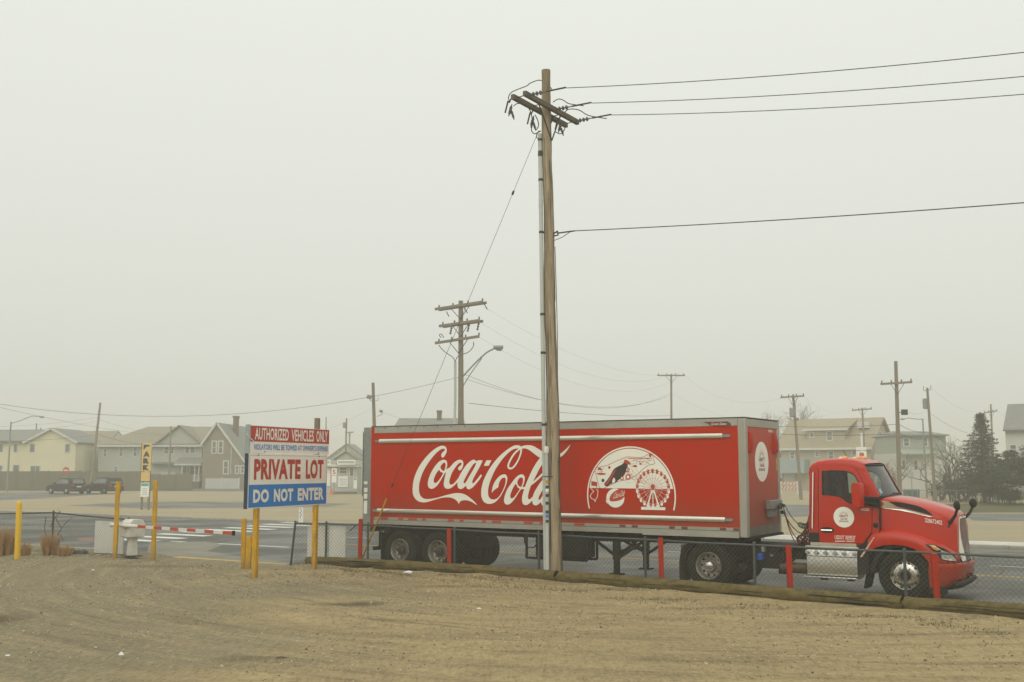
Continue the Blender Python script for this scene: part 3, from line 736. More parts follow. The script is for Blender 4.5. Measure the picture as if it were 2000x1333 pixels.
# ---- round emblem: white half disc, bottle shapes, big wheel, ball
def E2(p):
    s, z = S(*zC(p)); return s, z
zh = (E2((165, 830))[1] + E2((1670, 850))[1]) / 2
sL, sR = E2((148, 900))[0], E2((1690, 900))[0]
zt = E2((915, 108))[1]
cx, rad = (sL + sR) / 2, (sR - sL) / 2
cz = zt - rad
def side(off):
    return lambda a, b: (a, off, b)
mb = MB()
a_end = math.asin((E2((165, 1190))[1] - cz) / rad) if abs((E2((165, 1190))[1] - cz) / rad) < 1 else -.3
arc_o = circle(cx, cz, rad, n=60, a0=a_end, a1=math.pi - a_end); arc_i = circle(cx, cz, rad - .035, n=60, a0=a_end, a1=math.pi - a_end)
mb.flat(arc_o + arc_i[::-1], side(-.004))
ah = math.asin(max(-1, min(1, (zh - cz) / (rad - .055))))
mb.flat(circle(cx, cz, rad - .055, n=60, a0=ah, a1=math.pi - ah), side(-.004))
# outlines and white figures below the line
mb_w, mb_r, mb_d, mb_p = mb, MB(), MB(), MB()
def stroke(target, pts, w, off, closed=False):
    pts = list(pts) + ([pts[0]] if closed else [])
    for k in range(len(pts) - 1):
        (ax, az), (bx, bz) = pts[k], pts[k + 1]
        dx, dz = bx - ax, bz - az; ll = math.hypot(dx, dz) or 1
        nx, nz = -dz / ll * w / 2, dx / ll * w / 2
        ex, ez = dx / ll * w * .3, dz / ll * w * .3
        target.add([(ax + nx - ex, off - k * 2e-6, az + nz - ez), (ax - nx - ex, off - k * 2e-6, az - nz - ez), (bx - nx + ex, off - k * 2e-6, bz - nz + ez), (bx + nx + ex, off - k * 2e-6, bz + nz + ez)], [(0, 1, 2, 3)])
P = lambda pts: [E2(p) for p in pts]
BOT = [(285,520),(300,490),(380,465),(480,445),(560,410),(680,355),(770,320),(850,292),(960,298),(1080,300),(1150,285),(1190,255),(1250,238),(1285,250),(1300,330),(1325,400),(1290,420),(1230,430),(1180,460),(1110,510),(1030,590),(930,650),(820,690),(700,715),(600,760),(500,805),(420,845),(375,830),(355,800),(320,660)]
bot = smooth_loop(P(BOT), 3)
stroke(mb_r, bot, .012, -.0060, True)
# dark bottle standing inside the pale one
DB = [(815,340),(885,378),(862,425),(838,500),(805,590),(745,660),(690,695),(650,735),(560,762),(495,805),(445,765),(500,690),(560,600),(610,510),(690,455),(760,420),(790,385)]
mb_d.flat(smooth_loop(P(DB), 3), side(-.0064))
mb_r.flat(smooth_loop(P([(810,335),(880,380),(850,425),(790,385)]), 3), side(-.0068))
mb_r.flat(smooth_loop(P([(470,752),(545,650),(610,545),(650,520),(570,670),(490,775)]), 3), side(-.0068))
mb_w.flat(smooth_loop(P([(590,690),(620,650),(640,700),(625,735),(590,745)]), 3), side(-.0068))
for cx0, cy0, r0 in ((850,515,38), (860,640,45), (755,660,32), (985,470,34), (1075,412,16), (1245,270,22), (535,475,22), (370,520,38), (890,410,16), (425,700,26)):
    a, b = E2((cx0, cy0)); rr = r0 / 8.886 * .0142
    (mb_d if cy0 == 700 else mb_r).flat(circle(a, b, rr, n=12, a0=0, a1=(math.pi if cy0 in (470, 520) else 2 * math.pi)), side(-.0064))
    if cy0 in (515, 640, 660): mb_w.flat(circle(a, b, rr * .55, n=10), side(-.0068))
    if cy0 == 515: mb_r.flat(circle(a, b, rr * .3, n=8), side(-.0071))
mb_r.flat(smooth_loop(P([(318,575),(390,570),(470,578),(465,598),(390,606),(322,592)]), 2), side(-.0064))
er = random.Random(3)
for k in range(300):                                   # small printed flecks between the figures
    t = er.random(); a0 = 330 + t * 930; b0 = 470 - t * 150 + er.uniform(-25, 95) + (60 if t < .4 else 0)
    if 430 < a0 < 880 and b0 > 400: continue
    a, b = E2((a0, b0)); w = er.uniform(.006, .020)
    (mb_r if er.random() < .7 else mb_d).add([(a, -.0064, b), (a + w * 1.6, -.0064, b + w * .3), (a + w, -.0064, b + w)], [(0, 1, 2)])
stroke(mb_r, P([(860,318),(1000,325),(1150,318),(1270,312)]), .018, -.0062)
# state outline
NJ = [(225,715),(320,735),(322,800),(310,850),(340,880),(330,980),(300,1030),(290,1070),(270,1030),(225,1015),(205,970),(230,925),(268,890),(215,840),(215,770)]
nj = P(NJ)
mb_r.flat(P([(225,722),(318,740),(318,800),(222,790)]), side(-.0062))
stroke(mb_r, [p for p in nj[:4]], .014, -.0066); stroke(mb_w, nj[3:] , .016, -.0066); 
# ball with a band and small script
bx, bz = E2((640, 1005)); br = (E2((640, 840))[1] - E2((640, 1172))[1]) / 2
bso = (E2((797, 1005))[0] - E2((483, 1005))[0]) / 2
mb_w.flat(circle(bx, bz, bso, br, n=36), side(-.0062))
mb_r.flat(smooth_loop(P([(540,1020),(560,960),(620,895),(700,855),(770,860),(800,930),(790,990),(740,1035),(650,1060),(560,1062)]), 3), side(-.0068))
put_text(mb_w, 'Coca-Cola', lambda a, b: (lambda q: (q[0], -.0074, q[1]))(E2((600 + a * 190 + b * 30, 1020 - a * 55 - b * 105))), 0, 1, 0, 1, .0, .35)
mb_w.flat(P([(470,1040),(520,1060),(500,1110)]), side(-.006))
# big wheel: red above the line, white below it
wx, wz = E2((1290, 780)); wr = (E2((1290, 520))[1] - E2((1290, 1150))[1]) / 2; wz = E2((1290, 835))[1]
def two(fn_pts, w, off):
    for (ax, az), (bx_, bz_) in fn_pts:
        if (az > zh) == (bz_ > zh): stroke(mb_r if az > zh else mb_w, [(ax, az), (bx_, bz_)], w, off)
        else:
            t = (zh - az) / (bz_ - az); mx_, mz_ = ax + (bx_ - ax) * t, zh
            stroke(mb_r if az > zh else mb_w, [(ax, az), (mx_, mz_)], w, off); stroke(mb_r if bz_ > zh else mb_w, [(mx_, mz_), (bx_, bz_)], w, off)
for rr, w in ((wr, .012), (wr * .88, .007), (wr * .55, .005)):
    pts = circle(wx, wz, rr, n=60); two(list(zip(pts, pts[1:] + pts[:1])), w, -.0063)
for k in range(22):
    t = 2 * math.pi * (k + .5) / 22; c, sn = math.cos(t), math.sin(t)
    two([((wx + .05 * c, wz + .05 * sn), (wx + wr * c, wz + wr * sn))], .006, -.0065)
    gx, gz = wx + wr * .97 * c, wz + wr * .97 * sn
    tgt = mb_r if gz > zh else mb_w
    tgt.flat([(gx - .032, gz + .01), (gx - .03, gz - .045), (gx - .012, gz - .062), (gx + .012, gz - .062), (gx + .03, gz - .045), (gx + .032, gz + .01)], side(-.007))
    tgt.flat([(gx - .032, gz + .022), (gx - .02, gz + .044), (gx + .02, gz + .044), (gx + .032, gz + .022)], side(-.007))
mb_r.flat(circle(wx, wz + .04, .055, n=16), side(-.0074)); mb_r.flat([(wx - .04, wz + .02), (wx - .02, wz - .05), (wx + .02, wz - .05), (wx + .04, wz + .02)], side(-.0076))
zb_ = E2((1290, 1170))[1]
for dx0, dx1 in ((-.02, -.165), (.02, .165)): stroke(mb_w, [(wx + dx0, wz - .05), (wx + dx1, zb_)], .034, -.0072)
stroke(mb_w, [(wx, wz - .06), (wx, zb_ + .02)], .02, -.0074)
mb_w.flat([(E2((1088, 1168))[0], zb_ + .012), (E2((1508, 1172))[0], zb_ + .012), (E2((1508, 1172))[0], zb_ - .058), (E2((1088, 1168))[0], zb_ - .058)], side(-.0072))
for k in range(14):
    t = er.uniform(0, 6.28); stroke(mb_p, [(cx - .1 + er.uniform(-.2, .5), zh + er.uniform(.08, .5)), (cx + .1 + er.uniform(-.2, .5), zh + er.uniform(.08, .5))], .01, -.0056)
em = mb_w.build('emblem_white_print', 'print white', trailer, smooth=0, recalc=False)
mb_r.build('red_print', 'print red', em, smooth=0, recalc=False)
mb_d.build('dark_print', 'print dark', em, smooth=0, recalc=False)
mb_p.build('pale_print', 'print pale', em, smooth=0, recalc=False)
# maker's plate at the top front
pl = [S(u, v) for u, v in ((1373, 824.5), (1385, 824.5), (1422, 823.5), (1428, 828), (1427, 834), (1402, 833.5), (1388, 832), (1383, 828))]
mb = MB(); mb.prism(pl, lambda a, b, d: (a, d, b), -.010, -.016); pp = mb.build('maker_plate', 'print brown', trailer, smooth=0)
mb = MB(); x0, z0 = S(1390, 831); x1, z1 = S(1419, 825.5); put_text(mb, 'Great Dane', lambda a, b: (a, -.0175, b), x0, x1, z0, z1, .0, .3)
mb.build('plate_lettering', 'print white', pp, smooth=0, recalc=False)

# ---- front face (x = 0 plane): round badge, marker lamps, labels, connector box
def badge(parent, fn, cx, cy, r, name='round_badge'):
    """white disc with sun rays and three lines of lettering; fn(a, b, d) maps to space"""
    mb = MB(); mb.flat(circle(cx, cy, r, n=48), lambda a, b: fn(a, b, .003)); d = mb.build(name, 'print white', parent, smooth=0)
    mb = MB(); o, i = ring(cx, cy, r * 1.035, r * 1.07, 48); mb.flat(o, lambda a, b: fn(a, b, .0032), [i])
    for k in range(9):
        t = R(20 + 17.5 * k); c, sn = math.cos(t), math.sin(t); rr = r * (.62 if k % 2 else .50)
        p0, p1 = (cx + r * .24 * c, cy + r * .14 + r * .24 * sn), (cx + rr * c, cy + r * .12 + rr * sn); w = r * .02
        mb.add([fn(p0[0] - w * sn, p0[1] + w * c, .005), fn(p0[0] + w * sn, p0[1] - w * c, .005), fn(p1[0], p1[1], .005)], [(0, 1, 2)])
    put_text(mb, 'Coca-Cola', lambda a, b: fn(a, b, .005), cx - r * .33, cx + r * .33, cy - r * .26, cy - r * .02, .02, .25)
    mb.build('badge_red_print', 'print red', d, smooth=0, recalc=False)
    mb = MB()
    put_text(mb, 'LIBERTY', lambda a, b: fn(a, b, .005), cx - r * .44, cx + r * .44, cy + r * .02, cy + r * .20, .02)
    put_text(mb, 'BEVERAGES', lambda a, b: fn(a, b, .005), cx - r * .44, cx + r * .44, cy - r * .46, cy - r * .33, .02)
    mb.build('badge_dark_print', 'print dark', d, smooth=0, recalc=False)
    return d
fr = lambda a, b, d: (-.004 + d, a, b)
badge(trailer, fr, 1.10, 2.93, .47)
for y0 in (.19, 1.93):
    mb = MB()
    mb.loft([[(-.002, y0, 3.62), (.035, y0 + .02, 3.60), (.035, y0 + .19, 3.60), (-.002, y0 + .21, 3.62)], [(-.002, y0, 3.36), (.075, y0 + .02, 3.33), (.075, y0 + .19, 3.33), (-.002, y0 + .21, 3.36)], [(-.002, y0, 3.16), (.06, y0 + .02, 3.14), (.06, y0 + .19, 3.14), (-.002, y0 + .21, 3.14)]], cap=True, close=True)
    hv = mb.build('vent_hood', 'trailer red', trailer, smooth=20)
    mb = MB()
    for k in range(7): mb.box(.05, .082, y0 + .03, y0 + .18, 3.16 + k * .045, 3.172 + k * .045)
    mb.build('louvre', 'trailer front red', hv)
for y0, y1, z0, z1, m in ((2.12, 2.28, 2.72, 3.03, 'road yellow'), (2.02, 2.14, 3.17, 3.26, 'print white'), (1.62, 1.92, 3.64, 3.70, 'print pale')):
    mb = MB(); mb.box(-.004, .002, y0, y1, z0, z1); mb.build('warning_label', m, trailer)
mb = MB(); mb.box(-.004, .14, 1.28, 2.10, 1.80, 2.02); mb.box(-.004, .10, 1.34, 1.80, 1.62, 1.80); gb = mb.build('connector_box', 'galvanised', trailer, bevel=.015)
mb = MB()
for yy, zz in ((1.75, 1.86), (1.90, 1.90), (2.04, 1.88), (1.98, 1.72)): mb.lathe([(.035, 0), (.045, .05), (.03, .09)], (.13, yy, zz), 'x', n=10)
mb.build('air_coupling', 'dark metal', gb)
# ---- underside
mb = MB()
for yy in (.62, TW - .72): mb.box(-TL + .2, -.3, yy, yy + .1, .98, Z0 - .005)
for k in range(26): mb.box(-TL + .4 + k * .4, -TL + .45 + k * .4, .1, TW - .1, Z0 - .1, Z0 - .006)
mb.box(-2.0, -.35, .45, TW - .45, Z0 - .12, Z0 - .05)
mb.box(-TL + .35, -7.9, .72, TW - .72, .62, .98)
mb.build('chassis', 'black steel', trailer)
# wheels: two axles, dual tyres each side
def tyre_prof(r, w):
    hw = w / 2
    return [(r * .60, -hw * .78), (r * .72, -hw), (r * .90, -hw * .96), (r * .975, -hw * .86), (r, -hw * .70), (r, -hw * .40), (r * .985, -hw * .38), (r * .985, -hw * .30), (r, -hw * .28), (r, hw * .28), (r * .985, hw * .30), (r * .985, hw * .38), (r, hw * .40), (r, hw * .70), (r * .975, hw * .86), (r * .90, hw * .96), (r * .72, hw), (r * .60, hw * .78)]
TR = 0.535
tyre_me = MB().lathe(tyre_prof(TR, .27), (0, 0, 0), 'y', 40, close=True).mesh('tyre', M('rubber'), 40)
def dish_rim(convex, alloy):
    """outer side is -y"""
    mb = MB(); r = .315
    if convex:
        mb.lathe([(r, .10), (r, -.075), (r - .02, -.088), (r - .035, -.07), (.27, -.045), (.235, -.065), (.20, -.085), (.14, -.09), (.13, -.02), (.0001, -.02)], (0, 0, 0), 'y', 40)
    else:
        mb.lathe([(r, .12), (r, -.12), (r - .012, -.135), (r - .026, -.12), (r - .035, .0), (.25, .045), (.22, .06), (.15, .06), (.13, .0), (.0001, .0)], (0, 0, 0), 'y', 40)
    return mb.mesh('wheel', M('wheel alloy' if alloy else 'wheel steel'), 40)
def holes(convex):
    mb = MB(); n = 10
    for k in range(n):
        t = 2 * math.pi * k / n
        y = -.058 if convex else .047; rr = .252 if convex else .225
        mb.lathe([(.030, 0), (.026, -.004)], (rr * math.cos(t), y, rr * math.sin(t)), 'y', 10)
    return mb.mesh('hand_hole', M('black steel'), 0)
def nuts(convex):
    mb = MB()
    for k in range(10):
        t = 2 * math.pi * (k + .5) / 10; y = -.088 if convex else .06
        mb.lathe([(.019, 0), (.017, -.03), (.010, -.04)], (.165 * math.cos(t), y, .165 * math.sin(t)), 'y', 6)
    return mb.mesh('lug_nut', M('wheel steel'), 30)
RIM = {k: (dish_rim(*k), holes(k[0]), nuts(k[0])) for k in ((True, True), (False, False))}
hub_in = MB().lathe([(.12, .02), (.115, -.06), (.10, -.085), (.06, -.10), (.0001, -.10)], (0, 0, 0), 'y', 20).mesh('hub_cap', M('dark metal'), 40)
hub_drive = MB().lathe([(.13, .06), (.125, -.07), (.10, -.12), (.055, -.15), (.0001, -.155)], (0, 0, 0), 'y', 20).mesh('hub_cap', M('wheel alloy'), 40)
hub_steer = MB().lathe([(.105, -.02), (.10, -.12), (.085, -.14), (.0001, -.14)], (0, 0, 0), 'y', 20).mesh('hub_cap', M('black steel'), 40)
def new(name, me, parent, loc=(0, 0, 0), rot=(0, 0, 0)):
    o = bpy.data.objects.new(name, me); col.objects.link(o); o.parent = parent; o.location = loc; o.rotation_euler = rot; return o
def wheel(parent, s, y, near, kind, dual, steer=0.0):
    key = (True, True) if kind == 'steer' else (False, False)
    rim, ho, nu = RIM[key]
    w = new('wheel', rim, parent, (s, y, TR), (0, rnd.uniform(0, 6), steer if near else R(180) + steer))
    if True: w.rotation_euler = (0, 0, (0 if near else R(180)) + steer)
    new('tyre', tyre_me, w)
    if dual: new('tyre', tyre_me, w, (0, .33, 0))
    new('hand_hole', ho, w); new('lug_nut', nu, w)
    new('hub_cap', {'steer': hub_steer, 'drive': hub_drive, 'trailer': hub_in}[kind], w)
    return w
for s in (-9.97, -8.69):
    wheel(trailer, s, .17, True, 'trailer', True); wheel(trailer, s, TW - .17, False, 'trailer', True)
    mb = MB(); mb.tube([(s, .3, TR), (s, TW - .3, TR)], .07, 10); mb.build('axle', 'black steel', trailer)
for yy in (.03, TW - .67):
    mb = MB(); mb.box(-10.62, -10.59, yy, yy + .62, .16, 1.0); mb.box(-10.60, -10.40, yy + .1, yy + .2, .98, 1.1); mb.build('mud_flap', 'black plastic', trailer)
mb = MB(); mb.box(-TL + .02, -TL + .12, .1, TW - .1, .50, .60)
for yy in (.35, TW - .45): mb.box(-TL + .03, -TL + .11, yy, yy + .1, .55, 1.0)
mb.build('underrun_bar', 'black steel', trailer)
for yy in (.1, TW - .3): mb = MB(); mb.box(-TL - .01, -TL + .02, yy, yy + .26, 1.03, 1.15); mb.build('tail_lamp', 'tail lamp', trailer)
# landing legs with braces
for yy in (.28, TW - .42):
    mb = MB(); mb.box(-3.56, -3.40, yy, yy + .14, .55, 1.15); mb.box(-3.545, -3.415, yy + .015, yy + .125, .22, .55); mb.box(-3.64, -3.32, yy - .06, yy + .2, .185, .222)
    lg = mb.build('landing_leg', 'black steel', trailer, bevel=.008)
    mb = MB(); mb.bar((-3.48, yy + .07, .55), (-2.55, yy + .07, 1.15), .06); mb.bar((-3.48, yy + .07, .62), (-4.3, yy + .07, 1.15), .06); mb.build('brace', 'black steel', lg)
mb = MB(); mb.bar((-3.48, .35, .60), (-3.48, TW - .35, 1.1), .05); mb.bar((-3.48, .35, 1.1), (-3.48, TW - .35, .60), .05); mb.bar((-3.48, .4, .75), (-3.48, TW - .4, .75), .05)
mb.loft([[(-4.3, .35, 1.18), (-4.0, .35, .98), (-3.0, .35, .98), (-2.5, .35, 1.18)], [(-4.3, .55, 1.18), (-4.0, .55, .98), (-3.0, .55, .98), (-2.5, .55, 1.18)]], cap=True)
mb.build('leg_cross_brace', 'black steel', trailer)
# under-slung battery box in its hanger, and hanging hoses
mb = MB(); mb.box(-5.62, -4.28, .18, .75, .55, 1.14); bb = mb.build('battery_box', 'black plastic', trailer, bevel=.02)
mb = MB()
for a in (-5.98, -4.22): mb.bar((a, .2, .50), (a, .2, 1.2), .05); mb.bar((a, .72, .50), (a, .72, 1.2), .05)
mb.bar((-5.98, .2, .50), (-4.22, .2, .50), .06); mb.bar((-5.98, .72, .50), (-4.22, .72, .50), .06); mb.build('hanger_frame', 'black steel', bb)
mb = MB(); mb.tube([(-6.15, .4, 1.2), (-6.17, .4, .9), (-6.1, .4, .75), (-5.9, .4, .74), (-5.7, .4, .9)], .018, 6); mb.tube([(-6.9, .5, 1.2), (-7.3, .5, 1.05), (-7.7, .5, .9)], .03, 6); mb.build('hanging_hose', 'black plastic', trailer)

# ================================================================ TRUCK TRACTOR (same local frame as the trailer)
tractor = thing('truck_tractor', 'red day-cab truck tractor with round white door badge, coupled to the red box trailer', 'truck', OV, -HEAD)
CY = 1.19
YN, YF = .15, 2.23
def both(fn):
    fn(lambda y: y, 1); fn(lambda y: 2 * CY - y, -1)
def sp(u, v, y=YN): return S(u, v, y)
# chassis
mb = MB()
for yy in (.75, 1.55): mb.box(-1.75, 4.1, yy, yy + .08, .72, .98)
for a in (-1.7, -.3, .8, 2.2, 3.8): mb.box(a, a + .1, .8, 1.6, .74, .96)
mb.box(-.55, 1.3, .55, 1.85, .98, 1.02)
mb.build('chassis_frame', 'black steel', tractor)
mb = MB(); mb.loft([[(-1.35, CY - .45, 1.05), (-1.35, CY + .45, 1.05), (-1.35, CY + .45, 1.0), (-1.35, CY - .45, 1.0)], [(-.4, CY - .5, 1.16), (-.4, CY + .5, 1.16), (-.4, CY + .5, 1.06), (-.4, CY - .5, 1.06)]], close=True, cap=True); mb.box(-1.1, -.6, CY - .4, CY + .4, .98, 1.06)
mb.build('fifth_wheel', 'black steel', tractor)
# wheels
wheel(tractor, -.97, .17, True, 'drive', True); wheel(tractor, -.97, TW - .17, False, 'drive', True)
wheel(tractor, 3.38, .22, True, 'steer', False, R(3)); wheel(tractor, 3.38, TW - .22, False, 'steer', False, R(3))
mb = MB(); mb.tube([(-.97, .3, TR), (-.97, TW - .3, TR)], .09, 10); mb.lathe([(.05, -.25), (.22, -.12), (.26, 0), (.22, .12), (.05, .25)], (-.97, CY, TR), 'y', 14); mb.build('drive_axle', 'black steel', tractor)
mb = MB(); mb.tube([(3.38, .3, TR - .08), (3.38, TW - .3, TR - .08)], .06, 8); mb.build('steer_axle', 'black steel', tractor)
def fenders(my, sg):
    mb = MB()
    rows = []
    for k in range(9):
        t = R(172 - 13 * k) ; rows.append([(-.97 + .60 * math.cos(t), my(.02 + .6 * j), TR + .60 * math.sin(t)) for j in (0, 1)] + [(-.97 + .585 * math.cos(t), my(.62 - .6 * j), TR + .585 * math.sin(t)) for j in (0, 1)])
    mb.loft(rows, close=True, cap=True); mb.bar((-.97, my(.62), 1.0), (-.97, my(.8), .95), .05)
    f = mb.build('drive_fender', 'black plastic', tractor)
    mb = MB(); mb.loft([[(-1.60, my(.02), .95), (-1.60, my(.64), .95)], [(-1.66, my(.02), .6), (-1.66, my(.64), .6)], [(-1.66, my(.02), .14), (-1.66, my(.64), .14)]])
    mb.loft([[(-1.625, my(.02), .95), (-1.625, my(.64), .95)], [(-1.685, my(.02), .6), (-1.685, my(.64), .6)], [(-1.685, my(.02), .14), (-1.685, my(.64), .14)]])
    mb.bar((-1.61, my(.0), .97), (-1.61, my(.8), .97), .05)
    mb.build('mud_flap', 'mud flap', f)
both(fenders)
# tanks, exhaust box, frame clutter
mb = MB(); mb.box(-.10, .55, .55, .74, .50, .95); mb.box(.55, .72, .45, .74, .40, .70); mb.box(.62, .74, .3, .7, .42, .9); mb.bar((.8, .3, .62), (1.25, .3, .98), .05); mb.box(-.3, -.22, .72, .8, .8, 1.0); mb.build('frame_bracket', 'black steel', tractor, bevel=.01)
mb = MB(); mb.lathe([(.0001, 0), (.11, .02), (.12, .05), (.12, .6), (.11, .63), (.0001, .65)], (.62, .38, .56), 'x', 16); mb.build('air_tank', mat('tank rust', (.10, .065, .04), .6, metal=.4, var=.4, scale=8), tractor)
mb = MB(); mb.lathe([(.0001, 0), (.07, .01), (.085, .03), (.085, .14), (.06, .17), (.0001, .18)], (.15, .42, .68), 'z', 14); mb.build('filter_canister', 'blue steel', tractor)
mb = MB(); mb.lathe([(.0001, 0), (.04, .01), (.04, .05), (.0001, .06)], (.42, .40, .78), 'z', 10); mb.box(.18, .25, .40, .5, .88, 1.02); mb.build('valve', 'galvanised', tractor)
def tank(my, sg):
    mb = MB(); prof = [(.16, 1.02), (.10, 1.0), (.07, .90), (.065, .70), (.07, .52), (.10, .46), (.18, .44), (.62, .44), (.66, .50), (.66, .98), (.62, 1.02)]
    mb.loft([[(a, my(y), z) for y, z in prof] for a in (1.33, 2.42)], close=True, cap=True)
    t = mb.build('fuel_tank_cover', 'tread plate', tractor, smooth=30)
    mb = MB(); mb.box(1.24, 2.42, *sorted((my(.03), my(.60))), .40, .435); mb.box(1.30, 2.46, *sorted((my(.06), my(.40))), 1.035, 1.085)
    for a in (1.30, 1.50, 1.70, 1.90, 2.10, 2.32): mb.lathe([(.0001, 0), (.045, .0), (.045, .05), (.0001, .05)], (a + .05, my(.055), .955), (0, -sg, 0), 10)
    mb.build('step', 'tread plate', t, bevel=.01)
    mb = MB(); mb.box(1.34, 2.42, *sorted((my(.058), my(.064))), .862, .874); mb.build('cover_seam', 'black steel', t)
    mb = MB(); mb.box(1.40, 2.40, *sorted((my(.12), my(.18))), 1.09, 1.16); mb.build('sill_strip', 'bright bar', t)
    mb = MB(); mb.lathe([(.0001, 0), (.09, .01), (.06, .08), (.0001, .10)], (1.62, my(.35), .33), 'z', 10); mb.lathe([(.0001, 0), (.09, .01), (.06, .08), (.0001, .10)], (2.20, my(.35), .33), 'z', 10); mb.build('drain', 'black steel', t)
both(tank)

# ---- cab shell: side skins with window openings, roof, back, cowl
def tumble(z): return 0.0 if z < 1.9 else .11 * ((z - 1.9) / .95) ** 1.3
SIDE = [sp(u, v) for u, v in ((1580, 1062), (1578.5, 921), (1582, 912.5), (1600, 909.5), (1640, 907.5), (1668, 910.5), (1677, 915), (1692, 943), (1708, 972), (1719, 977), (1720, 1046), (1703, 1058), (1697, 1066), (1600, 1066))]
WIN = [sp(u, v) for u, v in ((1604.5, 921.5), (1634, 920), (1657, 923), (1669, 931), (1679, 950), (1689, 974), (1689, 989), (1668, 985.5), (1654, 980), (1642, 972), (1627, 968.5), (1606.5, 967))]
WIN = smooth_loop(WIN, 3, sharp=(0, 11, 6, 5))
DOOR = [sp(u, v) for u, v in ((1597, 913), (1640, 911), (1660, 913.5), (1672, 921), (1686, 946), (1697, 970), (1703, 985), (1703, 1040), (1693, 1052), (1687, 1062), (1601, 1061))]
DOOR = smooth_loop(DOOR, 3, sharp=(0, 10, 9, 7, 6))
def offs(poly, d):
    cx_ = sum(p[0] for p in poly) / len(poly); cy_ = sum(p[1] for p in poly) / len(poly)
    return [(cx_ + (a - cx_) * (1 + d), cy_ + (b - cy_) * (1 + d)) for a, b in poly]
def cab_side(my, sg):
    f0 = lambda a, b, d: (a, my(YN + tumble(b) + d), b)
    mb = MB(); mb.prism(SIDE, f0, .0, .05, [offs(WIN, .05)]); mb.build('cab_side', 'cab red', tractor, smooth=25)
    mb = MB(); mb.prism(DOOR, f0, -.018, -.001, [offs(WIN, .02)]); dr = mb.build('door', 'cab red', tractor, smooth=25, bevel=.006)
    mb = MB(); mb.prism(offs(DOOR, .022), f0, -.004, -.0005, [offs(DOOR, .0015)]); mb.build('door_gap', 'black plastic', dr, smooth=0)
    gp0 = [S(u, v, YN) for u, v in ((1717.6, 977), (1719.2, 977), (1720.2, 1045), (1718.6, 1045))]
    mb = MB(); mb.prism(gp0, lambda a, b, d: (a, my(YN + tumble(b) + d), b), -.075, .01); mb.build('bonnet_gap', 'black plastic', tractor, smooth=0)
    mb = MB(); mb.prism(offs(WIN, .035), f0, -.021, -.0125, [offs(WIN, -.035)]); mb.build('window_seal', 'black plastic', dr, smooth=25)
    mb = MB(); mb.flat(offs(WIN, .01), lambda a, b: f0(a, b, -.010)); mb.build('window_glass', 'cab glass', dr, smooth=0)
    s0, z0 = sp(1603, 1036); s1 = sp(1630, 1036)[0]
    mb = MB(); mb.prism(smooth_loop([(s0, z0), (s0 + .05, z0 + .06), ((s0 + s1) / 2, z0 + .075), (s1 - .03, z0 + .05), (s1, z0), (s1 - .05, z0 - .04), ((s0 + s1) / 2, z0 - .05), (s0 + .05, z0 - .04)], 3), f0, -.0215, -.018); hp = mb.build('handle_recess', 'black plastic', dr, smooth=25)
    mb = MB(); mb.loft([[(a, my(YN - .03 - k), z0 + dz) for k, dz in ((0, -.025), (.025, -.02), (.03, 0), (.02, .02), (0, .022))] for a in (s0 + .02, s1 - .04)], close=True, cap=True); mb.build('door_handle', 'chrome', dr)
    mb = MB(); mb.box(sp(1581, 1050)[0] - .01, sp(1600.5, 1050)[0], *sorted((my(YN - .02), my(YN + .2))), 1.03, 1.37); mb.build('lower_corner', 'black plastic', tractor, bevel=.02)
    # black triangle between door and fender
    tri = [S(u, v, YN) for u, v in ((1687, 1063), (1702, 1041), (1718, 1042), (1708, 1050), (1690, 1075), (1678, 1090), (1676, 1066))]
    mb = MB(); mb.prism(tri, lambda a, b, d: (a, my(.13 + d), b), -.0, .3); mb.build('cowl_gap', 'black plastic', tractor)
    a, b = sp(1710, 1026); mb = MB(); mb.lathe([(.055, 0), (.052, .02), (.03, .03), (.0001, .03)], (a, my(YN - .0), b), (0, -sg, 0), 14); mb.build('side_button', 'black plastic', tractor)
    # grab rail at the back of the cab
    (a0, z0), (a1, z1) = sp(1586.5, 921), sp(1589.5, 1036)
    mb = MB(); mb.tube([(a0, my(YN + tumble(z0) + .01), z0), (a0 + .002, my(YN + tumble(z0) - .045), z0 - .03), (a1 - .02, my(YN - .045), z1 + .05), (a1 - .02, my(YN + .01), z1)], .017, 8); mb.build('grab_rail', 'chrome', tractor)
both(cab_side)
PROF = [sp(u, v, CY) for u, v in ()]
ROOF = [(1.385, 2.70), (1.39, 2.82), (1.44, 2.905), (1.56, 2.96), (1.80, 2.99), (2.10, 3.0), (2.30, 2.985), (2.46, 2.95), (2.60, 2.88)]
CR = [(0, -.20, 0), (0, -.10, 0), (.012, -.055, 0), (.05, -.02, .0), (.12, .0, .0), (.30, .012, .02), (.5, .02, .04), (.70, .012, .02), (.88, .0, .0), (.95, -.02, 0), (.988, -.055, 0), (1, -.10, 0), (1, -.20, 0)]
mb = MB(); rows = []
for i, (a, z) in enumerate(ROOF):
    y0 = YN + tumble(min(z, 2.9) - .1) - .012; y1 = 2 * CY - y0; fr_ = max(0, (a - 2.2) / .4)
    rows.append([(a + ds * fr_ * 2.2 if i > 5 else a, y0 + (y1 - y0) * t, z + dz) for t, dz, ds in CR])
mb.loft(rows); roof = mb.build('cab_roof', 'cab red', tractor, smooth=60)
mb = MB(); mb.box(1.39, 1.43, YN + .01, 2 * CY - YN - .01, 1.10, 2.2); mb.box(1.392, 1.43, YN + .10, 2 * CY - YN - .10, 2.2, 2.80); mb.build('cab_back', 'cab red', tractor, bevel=.02)
mb = MB(); mb.box(1.43, 2.92, YN + .05, 2 * CY - YN - .05, 1.08, 1.16); mb.box(2.62, 2.93, YN + .05, 2 * CY - YN - .05, 1.1, 2.06); mb.build('firewall', 'interior', tractor)
